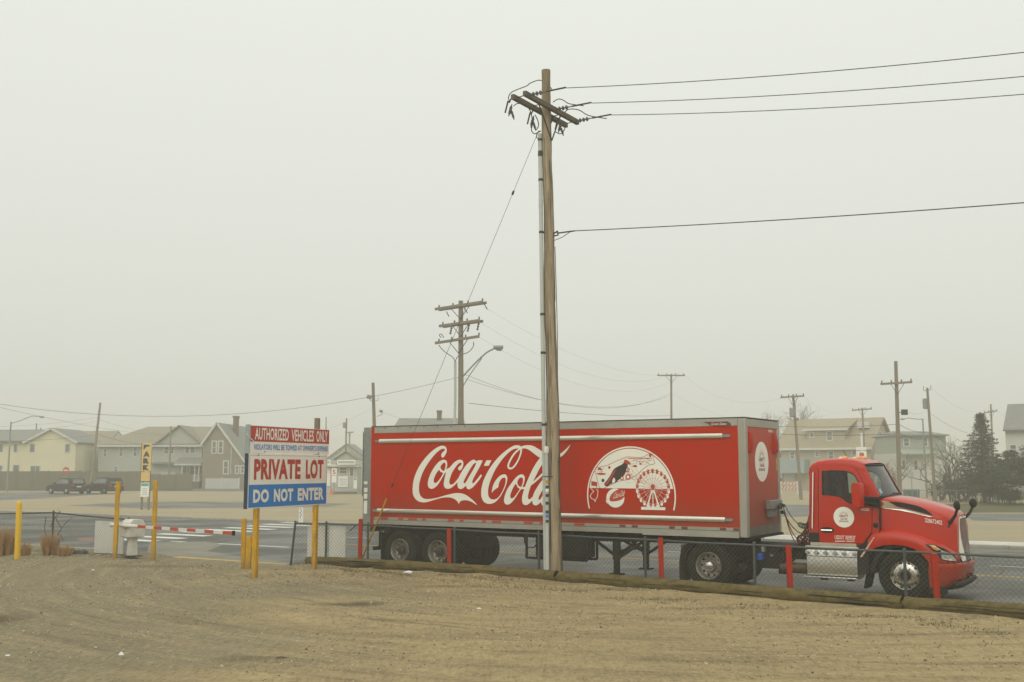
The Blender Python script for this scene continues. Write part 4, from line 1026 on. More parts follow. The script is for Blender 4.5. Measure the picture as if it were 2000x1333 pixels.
# windscreen and its surround
def screen(t, w, out=0.0):
    """t 0 bottom .. 1 top, w -1 near .. 1 far"""
    hw = 1.0 - .10 * t - out * .0
    s0 = 2.90 - .35 * t + .12 * (1 - w * w); z = 2.17 + .69 * t
    return (s0 + out, CY + w * hw, z)
mb = MB(); mb.loft([[screen(i / 6, -1 + j / 6 * .985 + .0075 * 6 / 6, .0) for j in range(13)] for i in range(7)]); mb.build('windscreen', 'windscreen', tractor, smooth=60)
mb = MB()
mb.tube([screen(t / 8, -1, .002) for t in range(9)], .034, 8); mb.tube([screen(t / 8, 1, .002) for t in range(9)], .034, 8)
mb.build('windscreen_pillar', 'cab red', tractor)
def pillar_skin(my, sg):
    edge = [S(u, v, YN) for u, v in ((1669, 910.5), (1677, 915), (1684.5, 929), (1692, 943), (1700, 957.5), (1708, 972), (1719, 977))]
    rows = []
    for a, z in edge:
        q = screen(min(1.02, max(-.05, (z - 2.17) / .69)), -1, .0); rows.append([(a - .03, my(YN + tumble(z) + .002), z), (a + .02, my(YN + tumble(z) - .004), z), (q[0] + .01, my(q[1] - .02), z), (q[0] + .02, my(q[1] + .03), z)])
    mb = MB(); mb.loft(rows); mb.build('pillar_skin', 'cab red', tractor, smooth=50)
both(pillar_skin)
mb = MB(); mb.box(2.95, 4.15, .62, 1.76, .62, 1.62); mb.build('engine_block', 'black steel', tractor)
mb = MB(); mb.tube([screen(.985, -1 + j / 8, .006) for j in range(17)], .028, 6); mb.tube([screen(.0, -1 + j / 8, .01) for j in range(17)], .03, 6); mb.tube([screen(t / 8, -.965, .012) for t in range(9)], .014, 6); mb.tube([screen(t / 8, .965, .012) for t in range(9)], .014, 6)
mb.build('windscreen_seal', 'black plastic', tractor)
mb = MB(); mb.tube([screen(.03, -.5, .03), screen(.10, -.1, .025), screen(.06, .25, .03)], .012, 5); mb.tube([screen(.03, .1, .03), screen(.10, .5, .025), screen(.06, .8, .03)], .012, 5); mb.build('wiper', 'black plastic', tractor)
mb = MB(); p = [screen(.10, -.86, .004), screen(.10, -.74, .004), screen(.24, -.74, .004), screen(.24, -.86, .004)]; mb.add(p, [(0, 1, 2, 3)]); mb.build('windscreen_sticker', mat('sticker', (.25, .40, .55), .5), tractor, smooth=0)
# cab inside
def seat(y):
    mb = MB(); mb.box(1.62, 2.12, y - .25, y + .25, 1.55, 1.72); mb.loft([[(1.60, y - .24, 1.7), (1.74, y - .24, 1.7), (1.74, y + .24, 1.7), (1.60, y + .24, 1.7)], [(1.50, y - .20, 2.42), (1.60, y - .20, 2.42), (1.60, y + .20, 2.42), (1.50, y + .20, 2.42)]], close=True, cap=True); mb.box(1.50, 1.58, y - .13, y + .13, 2.44, 2.64)
    mb.build('seat', 'interior', tractor, bevel=.03)
seat(.62); seat(1.76)
mb = MB(); mb.box(2.50, 2.93, YN + .1, 2 * CY - YN - .1, 1.75, 2.10); mb.build('dashboard', 'interior', tractor, bevel=.05)
mb = MB(); mb.tube([(2.36 + .06 * math.cos(t), 1.76 + .22 * math.sin(t), 2.05 + .2 * math.cos(t)) for t in [k * math.pi / 10 for k in range(21)]], .015, 6); mb.build('steering_wheel', 'interior', tractor)
mb = MB(); mb.box(1.80, 2.12, YN + .16, YN + .2, 2.60, 2.76); mb.build('sun_visor', 'interior', tractor, bevel=.02)
# roof lamps and aerial
for a, y, l in ((2.02, .55, .2), (2.22, .92, .2), (2.28, 1.19, .2), (2.22, 1.46, .2), (2.02, 1.83, .2)):
    mb = MB(); mb.lathe([(.07, 0), (.06, .02), (.035, .04), (.0001, .05)], (a, y, 2.985), 'z', 12); b_ = mb.build('marker_lamp_base', 'white enamel', tractor)
    b_.scale = (1, 1, 1)
    mb = MB(); mb.loft([[(a + dx, y + dy, 3.0 + dz) for dy, dz in ((-.045, .0), (-.03, .035), (0, .045), (.03, .035), (.045, 0))] for dx in (.0, .14)], cap=True); mb.build('marker_lamp', 'amber', b_)
mb = MB(); mb.tube([(2.10, .90, 2.98), (1.97, .90, 3.18)], .008, 5); mb.build('aerial', 'black plastic', tractor)

# ---- bonnet: lofted shell, wide at the screen and narrow at the grille
HS = [(2.93, .95, 2.185, 2.10, 1.30), (3.10, .945, 2.18, 2.08, 1.30), (3.35, .925, 2.15, 2.03, 1.30), (3.60, .89, 2.10, 1.965, 1.30), (3.85, .845, 2.04, 1.89, 1.2), (4.05, .79, 1.975, 1.81, 1.1), (4.20, .735, 1.925, 1.74, .95), (4.31, .68, 1.875, 1.66, .85), (4.385, .61, 1.80, 1.56, .8)]
def hood_row(s, w, zc, zs, zb):
    half = [(w + .05, zb), (w + .035, (zb + zs) / 2), (w + .012, zs - .12), (w, zs - .03), (w - .025, zs + .015), (w - .075, zs + .045), (w * .62, zc - .022), (w * .30, zc - .004), (0, zc)]
    return [(s, CY - a, z) for a, z in half] + [(s, CY + a, z) for a, z in half[-2::-1]]
mb = MB(); rr = [hood_row(*h) for h in HS]; mb.loft(rr); mb.add(rr[-1], [tuple(range(len(rr[-1])))])
hood = mb.build('bonnet', 'cab red', tractor, smooth=50)
def hood_w(s):
    for (a, w, *_), (b, w2, *_) in zip(HS, HS[1:]):
        if s <= b: return w + (w2 - w) * max(0, s - a) / (b - a)
    return HS[-1][1]
def hood_trim(my, sg):
    yy = lambda s: CY - hood_w(s)
    q = lambda u, v: S(u, v, .30)
    top = [q(*p) for p in ((1719.5, 978), (1732, 979), (1743, 984), (1752, 990), (1775, 996), (1800, 1002.5), (1821, 1010))]
    bot = [q(*p) for p in ((1814, 1009.5), (1790, 1004), (1760, 997), (1740, 994.5), (1719.5, 992))]
    mb = MB(); mb.prism(top + bot, lambda a, b, d: (a, my(yy(a) - .012 - d), b), 0, .014); ch = mb.build('bonnet_chrome_strip', 'chrome', hood, smooth=25)
    vt = smooth_loop([q(*p) for p in ((1738, 979.5), (1762, 982), (1790, 988), (1808, 996), (1820, 1006.5), (1800, 1001), (1775, 994.5), (1753, 988.5))], 2, sharp=(0, 4))
    mb = MB(); mb.prism(vt, lambda a, b, d: (a, my(yy(a) - .010 - d), b), 0, .010); mb.build('bonnet_vent', 'black plastic', hood, smooth=25)
    a, b = q(1724, 984); mb = MB(); mb.lathe([(.0001, 0), (.045, 0), (.04, .008), (.0001, .010)], (a, my(yy(a) - .027), b), (0, -sg, 0), 14); mb.build('bonnet_emblem', 'print red', ch)
    mb = MB(); cb = [S(u, v, YN) for u, v in ((1686, 972.5), (1718, 976), (1718, 993), (1700, 990), (1688, 984))]
    mb.prism(cb, lambda a, b, d: (a, my(.13 + d), b), -.02, .05); mb.build('mirror_bracket', 'black plastic', tractor, bevel=.01)
both(hood_trim)
# ---- wings (front fenders), each lofted along the truck with its wheel arch
FS = [  # s, arch or lower edge z, top edge z, crest z
    (2.66, 1.00, 1.22, 1.28), (2.74, 1.06, 1.33, 1.41), (2.84, 1.11, 1.38, 1.46), (3.0, 1.155, 1.40, 1.49), (3.2, 1.175, 1.395, 1.495), (3.4, 1.165, 1.37, 1.475), (3.6, 1.11, 1.33, 1.43), (3.74, 1.02, 1.285, 1.385), (3.84, .92, 1.24, 1.34), (3.90, .80, 1.21, 1.31), (4.0, .80, 1.16, 1.27), (4.15, .80, 1.09, 1.20), (4.27, .80, 1.01, 1.11), (4.35, .80, .96, 1.04), (4.40, .80, .92, .98)]
def fy(s): return .03 + (0 if s < 3.75 else .50 * ((s - 3.75) / .82) ** 1.9)
def wing(my, sg):
    rows = []
    for s, zl, zt_, zc_ in FS:
        y = fy(s); yi = CY - hood_w(s) - .01 if s > 2.9 else .22
        rows.append([(s, my(y + .05), zl - .01), (s, my(y + .01), zl), (s, my(y), zl + (zt_ - zl) * .45), (s, my(y + .012), zt_ - .02), (s, my(y + .04), zt_ + .02), (s, my(y + .09), zc_ - .02), (s, my(max(y + .14, min(yi, y + .3)) ), zc_), (s, my(max(y + .16, yi + .03)), zc_ + .03)])
    mb = MB(); mb.loft(rows); f = mb.build('wing', 'cab red', tractor, smooth=45)
    mb = MB(); arc = [(3.38 + .60 * math.cos(R(t)), TR + .60 * math.sin(R(t))) for t in range(-5, 190, 13)]
    mb.loft([[(a, my(.08), b), (a, my(.80), b)] for a, b in arc]); mb.loft([[(a, my(.80), b), (a, my(.80), min(b + .4, 1.3))] for a, b in arc]); mb.loft([[(a, my(.085), b), (3.38 + (a - 3.38) * 1.16, my(.075), TR + (b - TR) * 1.16)] for a, b in arc]); mb.build('wheel_housing', 'black plastic', f)
    mb = MB(); mb.prism([S(u, v, .03) for u, v in ((1706, 1050), (1709, 1049), (1684, 1089), (1680, 1088))], lambda a, b, d: (a, my(.028 + d), b), -.008, .02); mb.build('wing_edge_strip', 'print pale', f)
    mb = MB(); mb.loft([[(2.60, my(.06), .98), (2.60, my(.6), .98)], [(2.63, my(.06), .70), (2.63, my(.6), .70)], [(2.54, my(.06), .22), (2.54, my(.6), .22)]]); mb.loft([[(2.66, my(.06), .98), (2.66, my(.6), .98)], [(2.71, my(.06), .70), (2.71, my(.6), .70)], [(2.58, my(.06), .22), (2.58, my(.6), .22)]]); mb.box(2.44, 2.66, *sorted((my(.08), my(.6))), .52, 1.02); mb.build('wing_mud_flap', 'black plastic', f)
    # headlamp: clear lower lens, amber upper corner
    def hl(pts, m, nm, off, sub=3):
        mb = MB(); pl_ = smooth_loop([S(u, v, fy(S(u, v, .15)[0])) for u, v in pts], sub, sharp=range(len(pts)))
        mb.prism(pl_, lambda a, b, d: (a, my(fy(a) + d - off), b), -.004, .03); return mb.build(nm, m, f, smooth=25)
    hl([(1808, 1063), (1826, 1065), (1846, 1073), (1862, 1083), (1873, 1096), (1858, 1096.5), (1840, 1094), (1830, 1082)], 'black plastic', 'headlamp_bezel', .008)
    hl([(1838, 1075), (1852, 1079), (1863, 1087), (1870, 1095), (1856, 1095), (1840, 1092.5)], 'lamp lens', 'headlamp', .016)
    hl([(1817, 1067), (1826, 1067.5), (1834, 1073), (1832, 1076), (1824, 1073)], 'amber', 'turn_signal', .016)
    hl([(1810, 1064), (1826, 1065.5), (1838, 1074), (1835, 1075), (1824, 1067.5)], 'bright bar', 'lamp_trim', .017)
both(wing)
# bumper wrapped round the nose
plan = [(3.88, .04), (4.02, .06), (4.17, .13), (4.31, .25), (4.42, .42), (4.49, .64), (4.53, .92), (4.54, CY)]
plan = plan + [(a, 2 * CY - b) for a, b in plan[-2::-1]]
def bump(rows): return [[(CY_x + (a - CY_x), CY + (b - CY) * k, z) for a, b in plan] for CY_x, k, z in rows]
mb = MB(); mb.loft([[(a - .04, CY + (b - CY) * .96, .83) for a, b in plan], [(a + .01, b, .81) for a, b in plan], [(a + .02, CY + (b - CY) * 1.01, .74) for a, b in plan], [(a + .0, b, .70) for a, b in plan], [(min(a, 4.49), CY + (b - CY) * .985, .52) for a, b in plan], [(a - .20 * max(0, (a - 4.0) / .54), CY + (b - CY) * .96, .33) for a, b in plan], [(a - .24 * max(0, (a - 4.0) / .54) - .03, CY + (b - CY) * .9, .31) for a, b in plan]])
bumper = mb.build('bumper', 'cab red', tractor, smooth=40)
mb = MB(); pl2 = plan[3:-3]
mb.loft([[(a + .02, CY + (b - CY) * 1.02, .53 - .10 * abs(b - CY)) for a, b in pl2], [(a + .045, CY + (b - CY) * 1.025, .49 - .10 * abs(b - CY)) for a, b in pl2], [(a + .04, CY + (b - CY) * 1.025, .45 - .10 * abs(b - CY)) for a, b in pl2], [(a - .04, CY + (b - CY) * 1.02, .36 - .05 * abs(b - CY)) for a, b in pl2], [(a - .16, CY + (b - CY) * 1.0, .27) for a, b in pl2], [(a - .4, CY + (b - CY) * .9, .29) for a, b in pl2]])
mb.build('lower_lip', 'black plastic', bumper, smooth=40)
mb = MB(); mb.box(3.86, 4.2, .1, .3, .20, .34); mb.box(3.86, 4.2, 2 * CY - .3, 2 * CY - .1, .20, .34); mb.build('lower_bracket', 'black plastic', bumper)
mb = MB(); mb.loft([[(a + .008, CY + (b - CY) * 1.006, z) for a, b in plan] for z in (.822, .838)]); mb.build('bumper_seam', 'black plastic', bumper)
# grille: chrome surround, dark core and bars
def gp(y, z, out=0.0):
    t = (1.74 - z) / .95
    return (4.42 + .10 * t - .17 * ((y - CY) / .55) ** 2 + out, y, z)
def ghw(z): return .55 - .10 * max(0, (1.25 - z) / .5) - .06 * max(0, (z - 1.5) / .25)
mb = MB()
outer = [(CY - ghw(z), z) for z in (.78, .95, 1.15, 1.35, 1.55, 1.70)] + [(CY - .46, 1.785), (CY - .2, 1.81), (CY + .2, 1.81), (CY + .46, 1.785)] + [(CY + ghw(z), z) for z in (1.70, 1.55, 1.35, 1.15, .95, .78)]
inner = [(CY + (y - CY) * .70, 1.27 + (z - 1.27) * .86) for y, z in outer]
mb.prism(outer, lambda y, z, d: gp(y, z, d), -.10, .035, [inner]); grille = mb.build('grille_surround', 'chrome', tractor, smooth=30, bevel=.012)
mb = MB(); mb.flat(inner, lambda y, z: gp(y, z, -.05)); mb.build('grille_core', 'black plastic', grille, smooth=0)
mb = MB()
for k in range(24):
    z = .87 + k * .0365; h = ghw(z) * .69
    mb.tube([gp(CY - h, z, .012), gp(CY - h / 2, z, .012), gp(CY, z, .012), gp(CY + h / 2, z, .012), gp(CY + h, z, .012)], .0045, 4)
for k in range(9):
    y = CY - .32 + .08 * k; mb.tube([gp(y, z, .004) for z in (.86, 1.15, 1.45, 1.70)], .006, 4)
mb.build('grille_bars', 'galvanised', grille)
mb = MB(); mb.lathe([(.0001, 0), (.05, 0), (.04, .012), (.0001, .016)], gp(CY, 1.80, .02), 'x', 12); mb.build('nose_emblem', 'print red', grille)
# mirrors
def mirror(my, sg):
    a0, z0 = S(1666, 992, -.10); a1, z1 = S(1686, 943.5, -.10)
    mb = MB(); rows = []
    for z, k in ((z0, .75), (z0 + .04, .95), ((z0 + z1) / 2, 1), (z1 - .05, .95), (z1, .7)):
        c = (a0 + a1) / 2; h = (a1 - a0) / 2 * k
        rows.append([(c - h, my(-.20), z), (c + h * .5, my(-.22), z), (c + h, my(-.14), z), (c + h, my(-.03), z), (c + h * .4, my(.01), z), (c - h, my(.0), z)])
    mb.loft(rows, close=True, cap=True); m_ = mb.build('door_mirror', 'cab red', tractor, smooth=50, bevel=.012)
    mb = MB(); mb.bar((a1 - .04, my(-.06), z0 + .22), (a1 + .32, my(.11), z0 + .20), .04, .05); mb.bar((a1 - .04, my(-.06), z0 + .12), (a1 + .30, my(.11), z0 + .07), .03, .04); mb.build('mirror_arm', 'black plastic', m_)
    mb = MB(); mb.add([(a0 - .003, my(-.18), z0 + .05), (a0 - .003, my(-.02), z0 + .05), (a0 - .003, my(-.02), z1 - .06), (a0 - .003, my(-.18), z1 - .06)], [(0, 1, 2, 3)]); mb.build('mirror_glass', 'chrome', m_, smooth=0)
    # bonnet mirror on a stalk
    b0 = Vector((4.22, my(.50), 1.55)); b1 = Vector((4.40, my(.34), 1.80)); b2 = Vector((4.47, my(.26), 1.97))
    mb = MB(); mb.tube([b0, b0 + Vector((.03, 0, .07)), b1, b2], [.055, .04, .032, .028], 8); h = mb.build('bonnet_mirror', 'black plastic', tractor)
    mb = MB(); mb.lathe([(.0001, -.075), (.06, -.07), (.098, -.03), (.105, 0), (.085, .03), (.0001, .045)], b2 + Vector((.0, my(.26) * 0, .04)), Vector((1, sg * .45, .1)).normalized(), 16)
    mb.build('mirror_head', 'black plastic', h)
both(mirror)
# lettering on the tractor
def ds(a, b, d): return (a, YN - .0185 - d, b)
bx_, bz_ = sp(1648.5, 1010.5); badge(tractor, ds, bx_, bz_, .222)
mb = MB()
fnl = lambda a, b: ds(a, b, .002)
def word(t, u0, v0, u1, v1, fn=fnl, y=YN, bold=.01):
    s0, z0 = S(u0, v0, y); s1, z1 = S(u1, v1, y); put_text(mb, t, fn, s0, s1, z0, z1, bold)
word('v0205', 1681, 998, 1698, 993); word('USDOT 3039537', 1631, 1053.5, 1671, 1047); [mb.add([fnl(*S(1632 + k * 2.4, 1058.4, YN)), fnl(*S(1632 + k * 2.4 + 1.7, 1058.4, YN)), fnl(*S(1632 + k * 2.4 + 1.7, 1056.4, YN)), fnl(*S(1632 + k * 2.4, 1056.4, YN))], [(0, 1, 2, 3)]) for k in range(16) if k not in (8,)]   # a line too small to read
mb.build('door_lettering', 'print white', tractor, smooth=0, recalc=False)
mb = MB()
hs_fn = lambda a, b: (a, CY - hood_w(a) - .030, b)
s0, z0 = S(1808, 1022, .36); s1, z1 = S(1839, 1014.5, .36)
vs_, fs_ = text2d('228672402', .01); mb.add([hs_fn(s0 + (s1 - s0) * x, z0 + (z1 - z0) * y - .05 * x + .02) for x, y in vs_], fs_)
mb.build('bonnet_number', 'print white', tractor, smooth=0, recalc=False)
mb = MB(); s0, z0 = sp(1606, 1051); s1, z1 = sp(1630, 1047.5); [mb.add([fnl(s0 + (s1 - s0) * (k / 7), z0), fnl(s0 + (s1 - s0) * (k / 7 + .10), z0), fnl(s0 + (s1 - s0) * (k / 7 + .10), z1), fnl(s0 + (s1 - s0) * (k / 7), z1)], [(0, 1, 2, 3)]) for k in range(7)]   # dark chrome letters, not readable; mb.build('model_lettering', 'print brown', tractor, smooth=0, recalc=False)
# coiled air and electric lines between trailer and cab
def coil(p, q, sag, turns, rc, r, m, lead=.18):
    p, q = Vector(p), Vector(q); pts = []; n = turns * 9
    for i in range(n + 1):
        t = i / n; c = p.lerp(q, t) + Vector((0, 0, -sag * 4 * t * (1 - t)))
        k = rc * sstep(lead, lead + .1, t) * (1 - sstep(.95, 1.0, t)); a = t * turns * 2 * math.pi
        d = (q - p).normalized(); e = d.cross(Vector((0, 0, 1))).normalized(); f_ = e.cross(d)
        pts.append(c + e * k * math.cos(a) + f_ * k * math.sin(a))
    mb = MB(); mb.tube(pts, r, 5); return mb.build('coiled_air_line', m, tractor)
coil((.22, 2.04, 1.88), (1.37, 1.35, 1.92), .48, 24, .06, .011, 'hose green', .3)
coil((.22, 1.90, 1.86), (1.37, .75, 2.0), .80, 26, .10, .012, 'hose red', .42)
coil((.22, 1.98, 1.74), (1.37, .55, 1.70), .74, 22, .09, .012, 'hose red', .42)
coil((.22, 1.75, 1.84), (1.37, 1.75, 2.0), .68, 22, .05, .011, 'black plastic', .4)

# ================================================================ THINGS AT THE EDGE OF THE LOT
def proj(P):
    d = Vector(P) - Vector((0, 0, CAM_Z)); dep = d.y * math.cos(PITCH) + d.z * math.sin(PITCH); up = -d.y * math.sin(PITCH) + d.z * math.cos(PITCH)
    return 1000 + FPX * d.x / dep, 666.5 - FPX * up / dep
def lerp_nodes(nodes, t):
    i = min(int(t), len(nodes) - 2); f = t - i
    return tuple(a + (b - a) * f for a, b in zip(nodes[i], nodes[i + 1]))
def find_u(nodes, u, z=.7):
    best = None
    for k in range(0, (len(nodes) - 1) * 200 + 1):
        t = k / 200; s, y = lerp_nodes(nodes, t)[:2]; e = abs(proj(L2W(s, y, z))[0] - u)
        if best is None or e < best[0]: best = (e, t)
    return best[1]
LOT = .12
def local(P, o): return (P[0] - o[0], P[1] - o[1], P[2] - o[2])
def wire_obj(name, label, p, q, sag, r=.011, n=14, group=None, m='wire'):
    p, q = Vector(p), Vector(q)
    pts = [p.lerp(q, k / n) - Vector((0, 0, sag * 4 * (k / n) * (1 - k / n))) for k in range(n + 1)]
    mb = MB(); mb.tube(pts, r, 5); return tag(mb.build(name, m, origin=p), label, 'wire', group)

# ---- main utility pole
pb = L2W(-4.42, -1.02, LOT); PY = pb.y
ptop = at(1065.5, 138, PY)
upole = thing('utility_pole', 'tall weathered wooden utility pole with two crossarms standing before the trailer', 'pole', pb)
def UP(u, v, dy=0.0): return Vector(local(at(u, v, PY + dy), pb))
def pole_pt(z):
    t = (z - LOT) / (ptop.z - LOT); return pb.lerp(ptop, t) - pb
mb = MB(); rows_p, rows_r = [], []
for k in range(41):
    t = k / 40; p = Vector((0, 0, -.4)).lerp(ptop - pb, t); rows_p.append(p + Vector((.012 * math.sin(k * .5), .01 * math.cos(k * .7), 0))); rows_r.append(.172 - .062 * t + .004 * math.sin(k * 1.9))
mb.tube(rows_p, rows_r, 20); mb.build('pole_shaft', 'pole timber', upole, smooth=60)
cr = random.Random(4)
for k in range(26):                                   # drying cracks down the weathered shaft
    z0 = cr.uniform(.3, 11.0); ln_ = cr.uniform(.5, 2.2); a = R(cr.uniform(-165, -15)); w = cr.uniform(.014, .034); pts = []
    for j in range(9):
        z = min(z0 + ln_ * j / 8, 12.2); t = (z + .28) / 12.4; r = .172 - .062 * t + .0015
        aj = a + .05 * noise.noise((z * 2.1, k, 0)); pts.append(pole_pt(z) + Vector((math.cos(aj) * r, math.sin(aj) * r, 0)))
    mb = MB(); mb.tube(pts, [w * .1] + [w * .5 * cr.uniform(.6, 1) for _ in range(7)] + [w * .1], 4); mb.build('drying_crack', 'arm timber' if k % 2 else 'dark metal', upole)
zA_ = 11.72 - pb.z
def arm(off, dz, half=1.33):
    c = pole_pt(11.72) + FV * off; c.z = zA_ + dz
    mb = MB(); mb.bar(c - NV * half, c + NV * half, .10, .125); return mb.build('crossarm', 'arm timber', upole, bevel=.01), c
arm1, cA = arm(-.17, -.02); arm2, cB = arm(.17, .0)
mb = MB(); mb.bar(cB - NV * .55 - FV * .07, pole_pt(10.9) + FV * .14, .035, .012); mb.build('arm_brace', 'dark metal', upole)
mb = MB(); mb.bar(cB + NV * .55 - FV * .07, pole_pt(10.9) + FV * .14, .035, .012); mb.build('arm_brace', 'dark metal', upole)
mb = MB(); mb.bar(cA + NV * .55 + FV * .07, pole_pt(10.9) - FV * .14, .035, .012); mb.build('arm_brace', 'dark metal', upole)
for k in (-1.2, -.45, .5, 1.2):
    mb = MB(); mb.tube([cA + NV * k, cB + NV * k], .012, 6); mb.build('spacer_bolt', 'dark metal', upole)
def insulator(p, d, n=4, r=.055, L=.28, nm='insulator'):
    mb = MB(); prof = [(.012, -.06)]
    for k in range(n):
        h = L * k / n; prof += [(.02, h), (r, h + .015), (r * .85, h + .04), (.02, h + .05)]
    prof += [(.012, L + .06)]; mb.lathe(prof, p, d, 10); return mb.build(nm, 'porcelain', upole)
w_start = []
for k, l_ in ((-1.15, 0), (.12, 1), (1.2, 2)):
    p = cB + NV * k + FV * .12; insulator(p, FV, 3, .06, .30); e = p + FV * .42; w_start.append(e + pb)
    mb = MB(); mb.tube([e - FV * .05, e + FV * .5], .02, 6); mb.build('dead_end_clamp', 'dark metal', upole)
for k, a in ((-1.28, cA), (-.25, cA), (.55, cB)):
    p = a + NV * k + Vector((0, 0, -.12)) - FV * .12
    mb = MB(); mb.tube([a + NV * k - FV * .05, p + Vector((0, 0, .02)), p], .018, 6); mb.build('cutout_bracket', 'dark metal', upole)
    insulator(p + Vector((0, 0, -.28)), Vector((.25, .1, 1)).normalized(), 4, .040, .20, 'fuse_cutout')
    mb = MB(); mb.tube([p + Vector((-.03, -.07, .02)), p + Vector((-.10, -.09, -.28))], .022, 6); mb.build('fuse_tube', 'dark metal', upole)
    insulator(p + Vector((.10, .08, -.34)), Vector((-.3, 0, 1)).normalized(), 3, .034, .16, 'arrester')
def jumper(pts, r=.013): mb = MB(); mb.tube(smooth_loop([tuple(p) for p in pts], 5, closed=False), r, 5); return mb.build('jumper_wire', 'wire', upole)
jumper([UP(1079, 177), UP(1072, 168), UP(1055, 157), UP(1035, 163), UP(1029, 168), UP(1000, 180), UP(993, 192), UP(997, 200)])
jumper([UP(1140, 207), UP(1112, 203), UP(1100, 196), UP(1090, 194), UP(1080, 200)])
jumper([UP(1185, 232), UP(1150, 226), UP(1130, 215), UP(1110, 214), UP(1102, 222)])
jumper([UP(1003, 208), UP(1010, 203), UP(1024, 204), UP(1036, 218), UP(1040, 240), UP(1038, 255), UP(1045, 262), UP(1054, 256)])
jumper([UP(1085, 258), UP(1095, 262), UP(1103, 252), UP(1101, 243), UP(1090, 240)])
jumper([UP(1052, 272), UP(1048, 268), UP(1050, 260), UP(1057, 256)])
jumper([UP(1045, 225), UP(1050, 235), UP(1052, 245), UP(1048, 254)])
# riser conduit with straps, lower riser guard with cap, down lead
cd = Vector((-.235, -.06, 0))
mb = MB(); mb.tube([pole_pt(z) + Vector((-.235 + .02 * (z - 1) / 10 * 3, -.06, 0)) for z in (.0, 2, 4, 6, 8, 10, 11.08)], .05, 12); rs = mb.build('riser_conduit', 'conduit', upole)
for v in (275, 302, 353, 455, 615, 690, 830):
    z = at(1060, v, PY).z; p = pole_pt(z) + Vector((-.235 + .02 * (z - 1) / 10 * 3, -.06, 0))
    mb = MB(); mb.lathe([(.056, -.03 if v != 302 else -.07), (.058, 0), (.056, .03 if v != 302 else .07)], p, 'z', 12); mb.bar(p + Vector((0, .02, 0)), p + Vector((.2, .04, 0)), .012, .05); mb.build('conduit_strap', 'dark metal', rs)
z = at(1058, 398, PY).z; mb = MB(); mb.lathe([(.056, -.09), (.057, 0), (.056, .09)], pole_pt(z) + Vector((-.235 + .02 * (z - 1) / 10 * 3, -.06, 0)), 'z', 12); mb.build('conduit_coupling', 'conduit', rs)
rg = Vector((-.200, -.17, 0))
zt_ = at(1070, 874, PY).z - pb.z
mb = MB(); mb.tube([rg + Vector((0, 0, -.1)), rg + Vector((-.02, 0, zt_ - .05))], .046, 14); gd = mb.build('riser_guard', 'conduit', upole)
mb = MB(); mb.lathe([(.062, -.12), (.062, 0), (.05, .03), (.0001, .045)], rg + Vector((-.02, 0, zt_ - .02)), 'z', 14); mb.build('guard_cap', 'white enamel', gd)
mb = MB(); zz = at(1070, 931, PY).z - pb.z; mb.lathe([(.056, -.01), (.056, .01)], rg + Vector((-.02, 0, zz)), 'z', 14); mb.bar(rg + Vector((-.12, 0, zz)), rg + Vector((.14, 0, zz)), .012, .02); mb.build('guard_strap', 'dark metal', gd)
for k, (v, m) in enumerate(((941, 'yellow paint'), (952, 'dark metal'), (958, 'print white'), (968, 'dark metal'), (983, 'dark metal'), (1000, 'dark metal'), (1008, 'sign blue'), (1018, 'dark metal'))):
    zz = at(1070, v, PY).z - pb.z; mb = MB(); mb.box(rg.x - .045, rg.x + .03, rg.y - .056, rg.y - .053, zz - .03, zz + .04); mb.build('number_tag', m, gd)
mb = MB(); mb.tube([pole_pt(z) + Vector((.15, -.08 - .002 * z, 0)) + Vector((.012 * math.sin(z * 2.2), 0, 0)) for z in (.0, 1, 2, 3, 4, 5, 6, 7, 8.2)], .010, 5); mb.build('ground_wire', 'wire', upole)
zl = at(1085, 458, PY).z; pl_ = pole_pt(zl) + FV * .13
mb = MB(); mb.tube([pl_, pl_ + FV * .12 + Vector((0, 0, .05)), pl_ + FV * .14 + Vector((0, 0, -.05)), pl_ + FV * .02 + Vector((0, 0, -.06))], .02, 6); mb.tube([pl_ + FV * .1, pl_ + FV * .6], .018, 6); mb.tube([pl_ + Vector((0, 0, -.18)), pl_ + FV * .25 + Vector((0, 0, -.12)), pl_ + FV * .5], .009, 5); mb.build('service_bracket', 'dark metal', upole)

# wires from the pole to the next one along the road, beyond the right edge of the picture
def wire_right(name, label, start, v2000, r=.010):
    t = 0
    for k in range(400):
        q = start + FV * (k * .05)
        if proj(Vector((q.x, q.y, start.z)))[0] >= 2000: t = k * .05; break
    q = start + FV * t; z2 = at(2000, v2000, q.y).z
    Lspan = 42.0; f = t / Lspan                       # parabola through the start and the point at the picture edge
    z_end = start.z - .25; sag = (start.z + (z_end - start.z) * f - z2) / (4 * f * (1 - f))
    e = start + FV * Lspan; e.z = z_end
    return wire_obj(name, label, start, e, sag, r, 40)
wire_right('overhead_wire', 'highest power wire running right from the tall pole', w_start[0] + FV * .4, 102)
wire_right('overhead_wire', 'middle of the three power wires running right from the tall pole', w_start[1] + FV * .4, 149)
wire_right('overhead_wire', 'lowest of the three power wires at the tall pole crossarms', w_start[2] + FV * .4, 184)
wire_right('overhead_wire', 'single cable leaving the tall pole halfway up', pb + pl_ + FV * .6, 396, .012)
